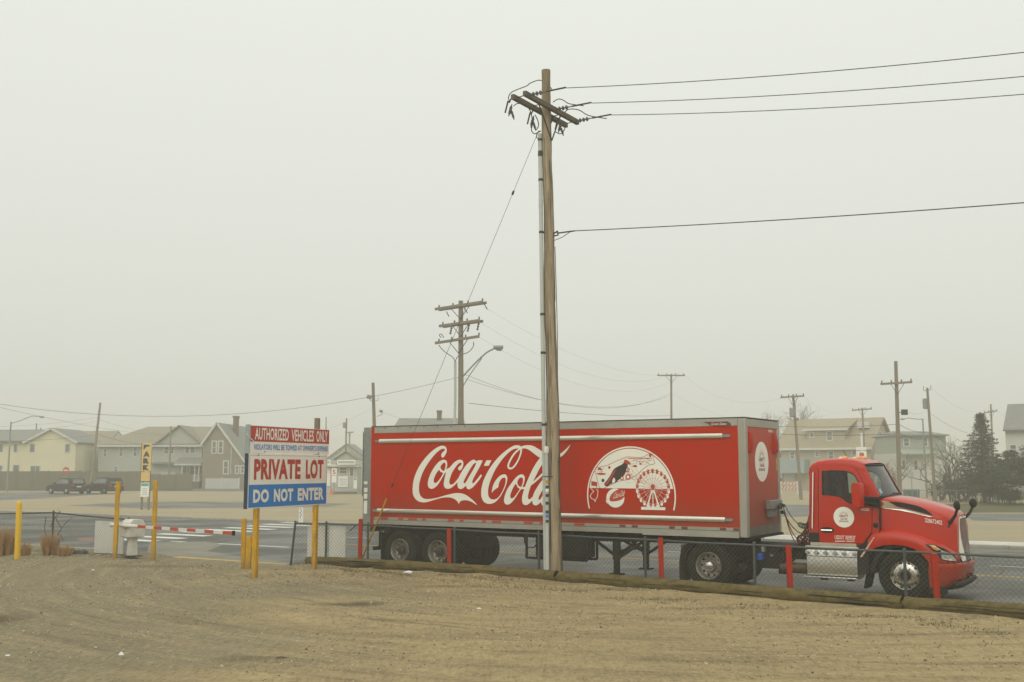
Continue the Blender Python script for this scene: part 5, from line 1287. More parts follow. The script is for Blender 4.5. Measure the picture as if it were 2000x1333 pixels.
# guy wire with its yellow guard
ga = at(1052, 256, PY - .05); gb_ = G(703, 1101, LOT)
gy = thing('guy_wire', 'steel guy wire with yellow guard anchored beside the trailer rear', 'guy wire', gb_)
mb = MB(); mb.tube([Vector(local(ga, gb_)), Vector((0, 0, 0))], .0055, 5); mb.build('strand', 'wire', gy)
dirg = (ga - gb_)
mb = MB(); mb.tube([dirg * .012, dirg * .165], .026, 8); mb.build('guard_sleeve', 'yellow paint', gy)
for f in (.198, .87): mb = MB(); mb.lathe([(.010, -.07), (.026, -.04), (.03, .0), (.026, .04), (.010, .07)], dirg * f, dirg.normalized(), 8); mb.build('strain_insulator', 'dark metal', gy)

# ---- logs lying along the edge
LOGN = [(-12.35, -1.06), (-10.0, -.98), (-7.5, -.99), (-4.12, -1.36), (-.1, -1.86), (3.9, -2.28), (6.0, -2.43), (10.5, -2.75)]
def log_cracks(o, s0, s1, seed):
    q = random.Random(seed)
    for k in range(14):
        a0 = q.uniform(s0 + .2, s1 - 1.2); ln_ = q.uniform(.4, 1.3); pts = []; hz0 = q.uniform(.05, .20)
        for j in range(7):
            s = a0 + ln_ * j / 6
            for (a, ya), (b, yb) in zip(LOGN, LOGN[1:]):
                if a <= s <= b: y = ya + (yb - ya) * (s - a) / (b - a)
            dz = hz0 - .115; r = .149; pts.append(L2W(s, y - math.sqrt(max(0, r * r - dz * dz)), LOT + hz0 + .01 * noise.noise((s * 3, k, seed))) - o.location)
        mb = MB(); mb.tube(pts, [.002] + [.008] * 5 + [.002], 4); mb.build('drying_crack', 'black steel', o)
def log(s0, s1, label, r0, r1, seed):
    n = 60; pts, rs_ = [], []
    for k in range(n + 1):
        s = s0 + (s1 - s0) * k / n
        for (a, ya), (b, yb) in zip(LOGN, LOGN[1:]):
            if a <= s <= b: y = ya + (yb - ya) * (s - a) / (b - a)
        r = r0 + (r1 - r0) * k / n + .016 * noise.noise((s * 1.3, seed, 0)); pts.append(L2W(s, y, LOT + r * .78 + .012 * noise.noise((s * .3, seed, 5)))); rs_.append(r)
    pts = [pts[0]] + pts + [pts[-1]]; rs_ = [rs_[0] * .9] + rs_ + [rs_[-1] * .9]
    mb = MB(); mb.tube(pts, rs_, 16)
    o = tag(mb.build('log', 'log timber', smooth=50, origin=pts[len(pts) // 2]), label, 'log', 'logs along the fence'); log_cracks(o, s0, s1, int(seed)); return o
log(-12.3, -4.20, 'log lying from the private lot sign to the utility pole', .135, .15, 1.0)
log(-4.10, 3.86, 'middle log lying from the utility pole to the truck front wheel', .15, .145, 2.0)
log(3.93, 10.4, 'log below the truck bonnet running out of the picture to the right', .15, .16, 3.0)

# ---- chain-link fences
def chain_mesh(P0, P1, z0a, z0b, z1a, z1b, pitch=.072, r=.0029):
    """diagonal wires of one bay between two posts (lower/upper heights at each end)"""
    mb = MB(); D = P1 - P0; Lg = D.length; H = ((z1a - z0a) + (z1b - z0b)) / 2; d = D.normalized(); nrm = Vector((-d.y, d.x, 0))
    def pt(x, h, o):
        f = x / Lg; p = P0 + D * f; lo = z0a + (z0b - z0a) * f; hi = z1a + (z1b - z1a) * f
        return Vector((p.x, p.y, lo + (hi - lo) * h / H)) + nrm * o
    for sg in (1, -1):
        c = -H if sg == 1 else 0.0
        end = Lg if sg == 1 else Lg + H
        while c < end:
            h0, x0 = 0.0, c
            h1, x1 = H, c + sg * H
            for (xa, ha, xb, hb) in ((x0, h0, x1, h1),):
                def clip(xa, ha, xb, hb):
                    t0, t1 = 0.0, 1.0; dx = xb - xa
                    for lim, sgn in ((0.0, 1), (Lg, -1)):
                        fa = sgn * (xa - lim); fb = sgn * (xb - lim)
                        if fa < 0 and fb < 0: return None
                        if fa < 0: t0 = max(t0, fa / (fa - fb))
                        elif fb < 0: t1 = min(t1, fa / (fa - fb))
                    return (t0, t1) if t1 > t0 else None
                q = clip(xa, ha, xb, hb)
                if q:
                    t0, t1 = q; mb.tube([pt(xa + (xb - xa) * t0, ha + (hb - ha) * t0, sg * .002), pt(xa + (xb - xa) * t1, ha + (hb - ha) * t1, sg * .002)], r, 3, cap=False)
            c += pitch * 1.414 / 1.0
    return mb
def fence(label, nodes, us, m, zb=LOT + .02, mesh_m='mesh wire', tops=None, u_tops=None, lean_first=0.0):
    """nodes (s, y, top z); posts at node parameters"""
    ts = [find_u(nodes, u) if not isinstance(u, tuple) else u[0] for u in us]
    P = [lerp_nodes(nodes, t) for t in ts]
    o0 = L2W(P[0][0], P[0][1], LOT); f = thing('chain_link_fence', label, 'fence', o0)
    for k, (s, y, z) in enumerate(P):
        a = L2W(s, y, LOT - .2) - o0; b = L2W(s, y, z + .03) - o0
        if k == 0 and lean_first: a = a + FV * lean_first
        mb = MB(); mb.tube([a, b], .030, 10); mb.lathe([(.036, 0), (.034, .02), (.0001, .045)], b, 'z', 10); mb.build('fence_post', m, f)
    for k in range(len(P) - 1):
        (s0, y0, z0), (s1, y1, z1) = P[k], P[k + 1]; A, B = L2W(s0, y0) - o0, L2W(s1, y1) - o0
        A.z = B.z = 0
        mb = MB(); mb.tube([A + Vector((0, 0, z0 - LOT)), A.lerp(B, .5) + Vector((0, 0, (z0 + z1) / 2 - LOT - .012)), B + Vector((0, 0, z1 - LOT))], .022, 8); mb.build('top_rail', m, f)
        mb = chain_mesh(A, B, .02, .02, z0 - LOT, z1 - LOT); stuff(mb.build('wire_mesh', mesh_m, f, smooth=0, recalc=False))
        mb = MB(); mb.tube([A + Vector((0, 0, .03)), B + Vector((0, 0, .03))], .005, 4); mb.build('bottom_wire', m, f)
    return f
FN = [(-12.6, -1.28, 1.26), (-10.9, -.78, 1.25), (-7.5, -.68, 1.20), (-4.3, -.80, 1.17), (-.1, -1.48, 1.17), (4.1, -1.92, 1.18), (10.8, -2.38, 1.18)]
fr_ = fence('grey-green chain-link fence running past the trailer and truck behind the logs', FN, [(0.0,), 637, 718, 888, 1053, 1260, 1474, 1768, (6.0,)], 'fence green', lean_first=-.16)
LN = [(-26.5, -4.9, 1.28), (-22.35, -2.0, 1.36), (-19.05, -1.72, 1.21)]
fl_ = fence('dark rusty chain-link fence with dead grass, left of the barrier gate', LN, [(0.0,), (1.0,), (2.0,)], 'fence rust')
# pale boards tied behind the mesh
def board(label, u0, u1, nodes, z0, z1, back=.06):
    t0, t1 = find_u(nodes, u0), find_u(nodes, u1); a, b = lerp_nodes(nodes, t0), lerp_nodes(nodes, t1)
    A, B = L2W(a[0], a[1] + back, z0), L2W(b[0], b[1] + back, z0); mb = MB(); d = (B - A).normalized(); n_ = Vector((-d.y, d.x, 0)) * .012
    mb.add([A - n_, B - n_, B + n_, A + n_] + [p + Vector((0, 0, z1 - z0)) for p in (A - n_, B - n_, B + n_, A + n_)], [(0, 1, 2, 3), (4, 5, 6, 7), (0, 1, 5, 4), (1, 2, 6, 5), (2, 3, 7, 6), (3, 0, 4, 7)])
    return tag(mb.build('fence_board', 'white board', origin=A), label, 'board', 'pale boards behind the fences')
board('white board behind the fence, left of the trailer, nearest the leaning fence end', 598, 635, FN, .16, 1.18)
board('white board behind the fence, nearest the trailer rear', 640, 672, FN, .16, 1.18)
board('pale grey board behind the rusty fence beside the barrier box', 182, 238, LN, .16, 1.14)

# ---- red posts in front of the fence
def red_post(u, vtop, lean, label):
    t = find_u(FN, u); s, y, z = lerp_nodes(FN, t); b = L2W(s, y - .14, LOT)
    zt = at(u, vtop, b.y).z
    mb = MB(); mb.bar(b + Vector((0, 0, -.3)), Vector((b.x + lean, b.y, zt)), .105, .105, up=(0, 1, 0)); return tag(mb.build('red_post', 'post red', bevel=.012, origin=b), label, 'post', 'red posts along the fence')
red_post(709.5, 1014, .01, 'red wooden post at the rear end of the trailer')
red_post(884.5, 1033, -.02, 'red wooden post just right of the trailer rear wheels')
red_post(1078, 1041, -.02, 'red wooden post touching the foot of the utility pole')
red_post(1297.5, 1051, -.02, 'red wooden post between the trailer landing legs and the drive wheel')
red_post(1548.5, 1066, -.03, 'red wooden post in front of the gap behind the cab step')
red_post(1834, 1081, -.05, 'red wooden post in front of the truck headlamp')

# ---- yellow posts
def yellow_post(b, vtop, utop, w, label, name='yellow_post', d=None, cat='post'):
    t = at(utop, vtop, b.y); mb = MB(); mb.bar(b + Vector((0, 0, -.3)), t, w, d or w, up=(0, 1, 0)); return tag(mb.build(name, 'yellow paint', bevel=.01, origin=b), label, cat, 'yellow posts of the driveway')
bo = G(33.5, 1092, LOT); bt = at(38, 978, bo.y)
mb = MB(); dd = bt - bo; mb.tube([bo - dd * .1, bo + dd * .93, bo + dd * .965, bo + dd * .988, bo + dd], [.083, .083, .07, .045, .008], 20)
tag(mb.build('bollard', 'bollard yellow', smooth=60, origin=bo), 'round yellow bollard with domed top before the rusty fence', 'bollard')
yellow_post(G(224.5, 1089, LOT), 941, 231, .115, 'tall yellow post left of the barrier box')
yellow_post(G(299.5, 1091, LOT), 939, 304, .115, 'tall yellow post right of the barrier box')
yb = G(476, 1109, LOT); yellow_post(yb, 1013, 476.5, .12, 'yellow post at the free end of the barrier arm, left of the sign')
rb_ = G(484.5, 1110, LOT)
mb = MB(); mb.bar(rb_ + Vector((0, 0, -.2)), at(487, 1047, rb_.y), .14, .12, up=(0, 1, 0)); p = at(491, 1060, rb_.y); mb.prism([(0, 0), (.10, .1), (.10, .32), (0, .32)], lambda a, b, d: (p.x + a - .02, p.y + d, p.z - .16 + b), -.05, .05)
tag(mb.build('barrier_rest', 'yellow paint', bevel=.01, origin=rb_), 'short yellow arm rest beside the left sign post', 'post')

# ---- barrier gate
gb0 = G(257.5, 1087, LOT); gdir = (Vector((rb_.x, rb_.y, 0)) - Vector((gb0.x, gb0.y, 0))).normalized(); ga_ = math.atan2(gdir.y, gdir.x)
gate = thing('barrier_gate', 'white barrier gate box with red and white striped arm across the driveway', 'barrier', gb0, ga_)
mb = MB(); mb.box(-.24, .24, -.22, .22, .0, .03); gp_ = mb.build('base_plate', 'dark metal', gate)
mb = MB(); mb.loft([[(x * k, y * k, z) for x, y in ((-.13, -.12), (.13, -.12), (.13, .12), (-.13, .12))] for z, k in ((.03, 1), (.45, .85), (.62, 1.0))], close=True, cap=True); mb.build('pedestal', 'white enamel', gate, bevel=.01)
mb = MB(); pr = [(-.26, .58), (.26, .58), (.26, .98), (.18, 1.10), (-.16, 1.12), (-.26, 1.02)]; mb.prism([(y, z) for y, z in pr], lambda y, z, d: (d, y, z), -.22, .26); bx0 = mb.build('motor_box', 'white enamel', gate, bevel=.025)
mb = MB(); mb.box(-.10, .02, -.285, -.262, .72, 1.0); mb.build('box_panel', 'white board', bx0, bevel=.01)
AL = (Vector((rb_.x, rb_.y, 0)) - Vector((gb0.x, gb0.y, 0))).length - .25
az = .935
mb = MB(); mb.tube([(-.62, -.34, az), (.9, -.34, az)], .055, 12); mb.lathe([(.0001, 0), (.05, .01), (.07, .03), (.07, .07), (.0001, .09)], (-.70, -.34, az), 'x', 12); mb.lathe([(.09, 0), (.09, .06)], (0, -.34, az), 'y', 14); mb.build('arm_root', 'white enamel', gate)
n_ = 11; st = (AL - .9) / n_
for k in range(n_):
    mb = MB(); mb.bar((.9 + st * k, -.34, az - .01 * k / n_), (.9 + st * (k + 1), -.34, az - .01 * (k + 1) / n_), .05, .085); mb.build('arm_stripe', 'print red' if k % 2 == 0 else 'white enamel', gate)
mb = MB(); mb.box(.9 + st * n_, .96 + st * n_, -.375, -.305, az - .07, az + .055); mb.build('arm_tip', 'black plastic', gate)

# ---- the big sign on two posts
sa, sb = G(498, 1129, LOT), G(614.5, 1111, LOT)
sd = (sb - sa).normalized(); sn = Vector((sd.y, -sd.x, 0)); 
if sn.y > 0: sn = -sn
sign = thing('private_lot_sign', 'red, white and blue PRIVATE LOT sign on two yellow posts', 'sign', sa, math.atan2(sd.y, sd.x))
SL = (sb - sa).length
s_off = Vector((-sd.y, sd.x, 0)) * -.075
def s_x(u): p = on_line(u, sa + s_off, sd); return (p - sa - s_off).dot(sd)
def s_z(x, v): p = sa + s_off + sd * x; return at(1000, v, p.y).z - LOT
xl, xr = s_x(485), s_x(639)
zl0, zl1 = s_z(xl, 992.5), s_z(xl, 886); zr0, zr1 = s_z(xr, 987.5), s_z(xr, 888.5)
print('SIGN', SL, xl, xr, zl0, zl1, zr0, zr1)
zb0, zb1 = (zl0 + zr0) / 2, (zl1 + zr1) / 2
YB = -.075                                   # board front, camera side is -y in the sign's frame
for k, x in enumerate((0, SL)):
    top = zb1 if k == 0 else s_z(SL, 817)
    mb = MB(); mb.box(x - .062, x + .062, -.05, .07, -.3, zb0 + .02); po = mb.build('sign_post', 'yellow paint', sign, bevel=.012)
    mb = MB(); mb.box(x - .058, x + .058, -.046, .066, zb0 + .02, top); mb.build('bare_post_top', 'far timber', po)
mb = MB(); mb.box(xl, xr, YB, YB + .02, zb0, zb1); lb = mb.build('lower_board', 'sign white', sign)
mb = MB(); mb.box(xl - .012, xl - .001, YB - .001, .030, zb0 - .003, zb1); mb.build('board_edge', 'sign navy', lb)
hz = zb1 - zb0; fq = YB - .003
def sq(x0, x1, z0, z1, m, nm, parent, y=None):
    mb = MB(); yy = y if y is not None else fq; mb.add([(x0, yy, z0), (x1, yy, z0), (x1, yy, z1), (x0, yy, z1)], [(0, 1, 2, 3)]); return mb.build(nm, m, parent, smooth=0)
wd = xr - xl
sq(xl + .03, xr - .03, zb0 + .025, zb0 + hz * .43, 'sign blue', 'blue_band', lb)
mb = MB()
for (x0, x1, z0, z1) in ((xl + .03, xr - .03, zb1 - .05, zb1 - .042), (xl + .03, xl + .042, zb0 + hz * .43, zb1 - .042), (xr - .042, xr - .03, zb0 + hz * .43, zb1 - .042)): mb.add([(x0, fq, z0), (x1, fq, z0), (x1, fq, z1), (x0, fq, z1)], [(0, 1, 2, 3)])
mb.build('border_line', 'sign frame', lb, smooth=0)
def stext(t, a0, a1, b0, b1, m, nm, parent, bold=.03, base=None, h=None, y=None, x0=None, w=None, sp_=1.0):
    mb = MB(); zz0 = (base if base is not None else zb0); hh = h if h is not None else hz; yy = (y if y is not None else fq) - .003; X0 = xl if x0 is None else x0; Wd = wd if w is None else w
    put_text(mb, t, lambda a, b: (a, yy, b), X0 + Wd * a0, X0 + Wd * a1, zz0 + hh * b0, zz0 + hh * b1, bold, 0, sp_); return mb.build(nm, m, parent, smooth=0, recalc=False)
stext('PRIVATE', .065, .635, .52, .90, 'sign red', 'private_lettering', lb, .045, sp_=1.08); stext('LOT', .705, .945, .52, .90, 'sign red', 'lot_lettering', lb, .045, sp_=1.08)
stext('DO', .06, .245, .10, .345, 'sign white', 'do_lettering', lb, .05, sp_=1.1); stext('NOT', .305, .545, .10, .345, 'sign white', 'not_lettering', lb, .05, sp_=1.1); stext('ENTER', .605, .955, .10, .345, 'sign white', 'enter_lettering', lb, .05, sp_=1.1)
ul, ur = s_x(487.5), s_x(642)
zu0 = zb1 + .012; zu1 = (s_z(ul, 832.5) + s_z(ur, 838.5)) / 2; hu = zu1 - zu0
mb = MB(); mb.box(ul, ur, YB + .004, YB + .022, zu0, zu1); ub = mb.build('upper_board', 'sign white', sign)
mb = MB(); mb.box(ul - .03, ul - .002, YB + .004, .055, zu0 - .0, zu1 + .02); mb.build('board_edge', 'sign frame', ub)
fq2 = YB + .001
sq(ul + .005, ur - .005, zu0 + hu * .42, zu1 - .008, 'sign red', 'red_band', ub, fq2)
for t, a0, a1 in (('AUTHORIZED', .05, .455), ('VEHICLES', .49, .785), ('ONLY', .82, .975)): stext(t, a0, a1, .485, .93, 'sign white', t.lower() + '_lettering', ub, .02, zu0, hu, fq2, ul, ur - ul, 1.02)
stext("VIOLATORS WILL BE TOWED AT OWNER'S EXPENSE", .04, .98, .12, .33, 'sign blue', 'warning_lettering', ub, .012, zu0, hu, fq2, ul, ur - ul)
for x, z in ((.11, -.035), (.88, -.05)): mb = MB(); mb.lathe([(.018, 0), (.014, .012)], (xl + wd * x, fq - .001, zb1 + z), (0, -1, 0), 8); mb.build('bolt', 'dark metal', lb)
for x, z in ((.17, .04), (.85, .03), (.81, .75)): mb = MB(); mb.lathe([(.018, 0), (.014, .012)], (ul + (ur - ul) * x, fq2 - .001, zu0 + z), (0, -1, 0), 8); mb.build('bolt', 'dark metal', ub)
mb = MB(); mb.tube([(ul - .18, YB - .02, zu1 - .22), (ul - .05, YB - .03, zu1 - .32), (ul + .12, YB - .01, zu0 + hu * .42)], .014, 5); mb.build('loose_wire', 'white board', ub)

# ---- dead grass, vine, tarp at the left fence
def clump(u, v, n, h, w, label):
    b = G(u, v, LOT); t = thing('grass_clump', label, 'grass', b, 0, 'dead grass clumps at the fence'); mb = MB()
    for k in range(n):
        a = rnd.uniform(0, 6.28); r = w * math.sqrt(rnd.random()); p = Vector((r * math.cos(a), r * math.sin(a), 0)); hh = h * rnd.uniform(.4, 1.0); q = p * rnd.uniform(1.0, 1.9) + Vector((rnd.gauss(0, .07), rnd.gauss(0, .07), hh)); c_ = p.lerp(q, .55) + Vector((0, 0, hh * .12)); wd_ = Vector((math.sin(a * 3), math.cos(a * 3), 0)) * .0045
        mb.add([p - wd_, p + wd_, c_ - wd_, c_ + wd_, q], [(0, 1, 3, 2), (2, 3, 4)])
    stuff(mb.build('blades', 'straw', t, smooth=0, recalc=False)); return t
clump(8, 1084, 520, .95, .26, 'large clump of dead brown grass left of the round bollard')
clump(49, 1086, 200, .5, .14, 'small dead grass clump right of the round bollard')
clump(97, 1086, 420, .85, .20, 'tall dead grass clump at the rusty fence corner post')
clump(126, 1087, 260, .42, .18, 'low dead grass clump next to the dark tarpaulin')
tb = G(152, 1083, LOT); mb = MB()
for k, (x, y, r, h) in enumerate(((-.18, 0, .16, .18), (.02, .05, .14, .13), (.18, 0, .15, .14))):
    mb.lathe([(r, 0), (r * 1.05, h * .3), (r * .8, h * .75), (r * .3, h), (.0001, h * 1.02)], tb + Vector((x, y, -.01)), 'z', 9)
mb.v = [(x + .02 * noise.noise((x * 9, y * 9, z * 9)), y, z + .03 * noise.noise((x * 8, y * 8, 3))) for x, y, z in mb.v]
tag(mb.build('tarpaulin', 'tarp', origin=tb), 'small dark crumpled tarpaulin on the ground at the rusty fence', 'tarpaulin')
vb = L2W(-21.6, -2.02, LOT); vine = thing('bare_vine', 'leafless vine climbing the rusty fence beside its corner post', 'vine', vb)
def VP(u, v): return Vector(local(at(u, v, vb.y - .05), vb))
for pts in (((112, 1046), (118, 1036), (127, 1024), (140, 1012), (142, 1008)), ((98, 1030), (104, 1018), (112, 1006), (118, 998), (117, 1002), (112, 995)), ((90, 1010), (87, 1030), (90, 1050), (96, 1068)), ((112, 1046), (118, 1044), (124, 1058)), ((120, 1032), (112, 1020), (108, 1008))):
    mb = MB(); mb.tube([VP(*p) for p in pts], [.014 - .002 * k for k in range(len(pts))], 5); mb.build('stem', 'twig', vine)

# ---- litter
def litter(u, v, w, h, label, m='litter', seed=0):
    b = G(u, v, LOT + .005); r_ = random.Random(seed); mb = MB(); n = 9; rows = []
    for z, k in ((0, 1.0), (.4, .95), (.8, .6), (1, .12)):
        rows.append([(b.x + w / 2 * k * math.cos(6.28 * j / n) * r_.uniform(.7, 1.1), b.y + w * .35 * k * math.sin(6.28 * j / n) * r_.uniform(.7, 1.1), b.z + h * z * r_.uniform(.7, 1.1) - .004) for j in range(n)])
    mb.loft(rows, close=True, cap=True); return tag(mb.build('litter', m, smooth=15, origin=b), label, 'litter', 'litter on the sand')
litter(237, 1281, .11, .06, 'crumpled white paper on the sand, largest, at the lower left', seed=1)
litter(15, 1281, .08, .02, 'flat scrap of white paper at the left picture edge', seed=2)
litter(182, 1114, .09, .025, 'pale scrap on the gravel below the tall yellow post', seed=3)
litter(798, 1119, .26, .06, 'white plastic scrap against the log below the trailer wheels', seed=4)
litter(936, 1189, .10, .02, 'small pale scrap on open sand below the utility pole', seed=5)
litter(549, 1286, .20, .03, 'dark splinter of wood lying on the sand below the sign', 'twig', seed=6)

# ================================================================ FAR SIDE: HOUSES, POLES, CARS, TREES
GZ = .05
class HF:
    """frame of a house: local x along its front, y away, z up; u0 is the picture column of the frame origin"""
    def __init__(s, Y, u0, rot=0.0):
        s.o = at(u0, 913, Y); s.o.z = GZ; s.rot = rot
        s.d = Vector((math.cos(rot), math.sin(rot), 0)); s.n = Vector((-math.sin(rot), math.cos(rot), 0))
    def x(s, u, y=0.0):
        A = s.o + s.n * y; p = on_line(u, A, s.d); return (p - A).dot(s.d)
    def z(s, v, x=0.0, y=0.0):
        p = s.o + s.d * x + s.n * y; return at(1000, v, p.y).z - GZ
def walls(h, poly, y0, y1, m, name='wall'):
    mb = MB(); mb.prism(poly, lambda a, b, d: (a, d, b), y0, y1); return mb.build(name, m, h, smooth=0)
def slab(h, quad, m, th=.14, name='roof'):
    q = [Vector(p) for p in quad]; n = (q[1] - q[0]).cross(q[2] - q[0]).normalized() * th
    if n.z < 0: n = -n
    k = len(q); mb = MB(); mb.add(q + [p + n for p in q], [tuple(range(k)), tuple(range(k, 2 * k))] + [(i, (i + 1) % k, (i + 1) % k + k, i + k) for i in range(k)]); return mb.build(name, m, h, smooth=0)
def win(h, x0, x1, z0, z1, y=0.0, fn=None, bars=True, trim=.10, name='window', pane='pane', tm='window trim'):
    """window in the plane y; fn maps (x, y, z) if the wall faces another way; outward is -y"""
    f = fn or (lambda a, b, c: (a, b, c)); mb = MB()
    def bx(a0, a1, c0, c1, d0, d1):
        vs = [f(a, b, c) for c in (c0, c1) for b in (d0, d1) for a in (a0, a1)]
        mb.add(vs, [(0, 2, 3, 1), (4, 5, 7, 6), (0, 1, 5, 4), (2, 6, 7, 3), (0, 4, 6, 2), (1, 3, 7, 5)])
    bx(x0 - trim, x0, z0 - trim, z1 + trim, y - .05, y + .02); bx(x1, x1 + trim, z0 - trim, z1 + trim, y - .05, y + .02)
    bx(x0, x1, z1, z1 + trim, y - .05, y + .02); bx(x0, x1, z0 - trim, z0, y - .07, y + .02)
    if bars: bx(x0, x1, (z0 + z1) / 2 - .03, (z0 + z1) / 2 + .03, y - .03, y - .005)
    w = mb.build(name, tm, h, smooth=0)
    mb = MB(); mb.add([f(x0, y - .008, z0), f(x1, y - .008, z0), f(x1, y - .008, z1), f(x0, y - .008, z1)], [(0, 1, 2, 3)]); mb.build('pane', pane, w, smooth=0); return w
def boxpart(h, name, m, *b, bevel=0, parent=None):
    mb = MB(); mb.box(*b); return mb.build(name, m, parent or h, bevel=bevel)
def px_win(h, F, u0, u1, v0, v1, y=0.0, **k):
    return win(h, F.x(u0, y), F.x(u1, y), F.z(v1, 0, y), F.z(v0, 0, y), y, **k)

# yellow house
F = HF(142, 49); h = thing('yellow_house', 'pale yellow two-storey house with grey roof behind the board fence', 'house', F.o)
X, Z = F.x, F.z
zr, ze = Z(838), Z(861.5)
walls(h, [(X(49), 0), (X(146), 0), (X(146), ze), (X(97.5), zr), (X(49), ze)], 0, 9, 'siding yellow')
slab(h, [(X(97.5), -.4, zr), (X(44), -.4, ze - .3), (X(44), 9.3, ze - .3), (X(97.5), 9.3, zr)], 'roof slate'); slab(h, [(X(97.5), -.4, zr), (X(151), -.4, ze - .3), (X(151), 9.3, ze - .3), (X(97.5), 9.3, zr)], 'roof slate')
for a, b in ((44, 97.5), (97.5, 151)):
    mb = MB(); mb.bar((X(a), -.42, ze - .26 if a == 44 else zr + .04), (X(b), -.42, zr + .04 if b == 97.5 else ze - .26), .06, .26, up=(0, 0, 1)); mb.build('bargeboard', 'window trim', h)
walls(h, [(X(-60), 0), (X(49) - .02, 0), (X(49) - .02, Z(863)), (X(-60), Z(863))], .7, 8.2, 'siding yellow')
slab(h, [(X(-64), .1, Z(864)), (X(97), .1, Z(864)), (X(97), 4.4, Z(838) - .1), (X(-64), 4.4, Z(838) - .1)], 'roof slate'); slab(h, [(X(-64), 8.7, Z(864)), (X(97), 8.7, Z(864)), (X(97), 4.4, Z(838) - .1), (X(-64), 4.4, Z(838) - .1)], 'roof slate')
for u0, u1, v0, v1, y in ((25.5, 31, 868, 883, .7), (-3, 3, 868, 883, .7), (-3, 4, 910, 918, .7), (26, 37, 909, 925, .7), (56.5, 65.5, 868, 883, 0), (126, 134, 868, 883, 0), (60, 69, 911, 924, 0), (70, 77.5, 911, 924, 0)): px_win(h, F, u0, u1, v0, v1, y, bars=False)
for u in (38, 47): mb = MB(); mb.tube([(X(u), 4.4, zr - .2), (X(u), 4.4, zr + (.9 if u == 38 else .3))], .06, 6); mb.build('vent_pipe', 'dark metal', h)

# grey house with porch and garage
F = HF(146, 190); h = thing('grey_house', 'light grey two-storey house with cross gable, porch and garage', 'house', F.o); X, Z = F.x, F.z
ze, zr = Z(868.5), Z(833)
walls(h, [(X(191), 0), (X(393), 0), (X(393), ze), (X(191), ze)], 0, 10, 'siding grey')
slab(h, [(X(188), -.5, ze - .1), (X(396), -.5, ze - .1), (X(396), 5, zr), (X(262), 5, zr)], 'roof brown'); slab(h, [(X(188), 10.5, ze - .1), (X(396), 10.5, ze - .1), (X(396), 5, zr), (X(262), 5, zr)], 'roof brown'); slab(h, [(X(188), -.5, ze - .1), (X(188), 10.5, ze - .1), (X(262), 5, zr)], 'roof brown')
walls(h, [(X(306), ze), (X(393), ze), (X(350), Z(834))], -.35, 6, 'siding grey', 'gable_wall')
slab(h, [(X(350), -.8, Z(832.5)), (X(302), -.8, ze - .1), (X(302), 6, ze - .1), (X(350), 6, Z(832.5))], 'roof brown'); slab(h, [(X(350), -.8, Z(832.5)), (X(397), -.8, ze - .1), (X(397), 6, ze - .1), (X(350), 6, Z(832.5))], 'roof brown')
boxpart(h, 'eave_trim', 'window trim', X(188), X(397), -.62, -.50, ze - .32, ze - .06)
for u0, u1, v0, v1 in ((201.5, 206.5, 878, 892), (232.5, 238.5, 874, 891), (260, 265.5, 874, 891), (320, 328, 874, 886), (333, 338, 874, 886), (361, 368, 874, 885), (371, 379, 874, 885), (223.5, 229.5, 912, 921)): px_win(h, F, u0, u1, v0, v1)
mb = MB(); mb.box(X(313), X(343), -.05, .03, 0, Z(922))
gd_ = mb.build('garage_door', 'siding white', h)
boxpart(h, 'awning', 'roof slate', X(296), X(352), -1.0, -.02, Z(907), Z(903))
slab(h, [(X(351), -2.6, Z(908)), (X(404), -2.6, Z(908)), (X(404), -.02, Z(896)), (X(351), -.02, Z(896))], 'roof slate', name='porch_roof'); boxpart(h, 'porch_fascia', 'window trim', X(351), X(404), -2.72, -2.61, Z(909.5), Z(906.5))
boxpart(h, 'porch_floor', 'board dark', X(355), X(400), -2.5, -.02, 0, Z(941))
for u in (366.5, 391, 399): boxpart(h, 'porch_post', 'window trim', X(u) - .06, X(u) + .06, -2.5, -2.38, Z(941), Z(909))
mb = MB(); mb.box(X(367), X(399), -2.48, -2.40, Z(929.5), Z(928)); mb.box(X(367), X(399), -2.48, -2.40, Z(940), Z(938.8)); pr_ = mb.build('porch_rail', 'window trim', h)
for k in range(13): boxpart(h, 'baluster', 'window trim', X(368) + k * .18, X(368) + k * .18 + .05, -2.46, -2.42, Z(939), Z(929.5), parent=pr_)
px_win(h, F, 355, 364, 910, 938, name='front_door'); px_win(h, F, 372, 384, 911, 927); px_win(h, F, 388, 396, 911, 927)
for k in range(3): boxpart(h, 'porch_step', 'window trim', X(345) + k * .2, X(358), -3.6 + k * .3, -2.5, 0, .3 * (k + 1) - .1)
mb = MB(); mb.bar((X(346), -3.6, .9), (X(358), -2.5, Z(929)), .06); mb.bar((X(346), -3.6, 0), (X(346), -3.6, .95), .08); mb.build('stair_rail', 'window trim', h)

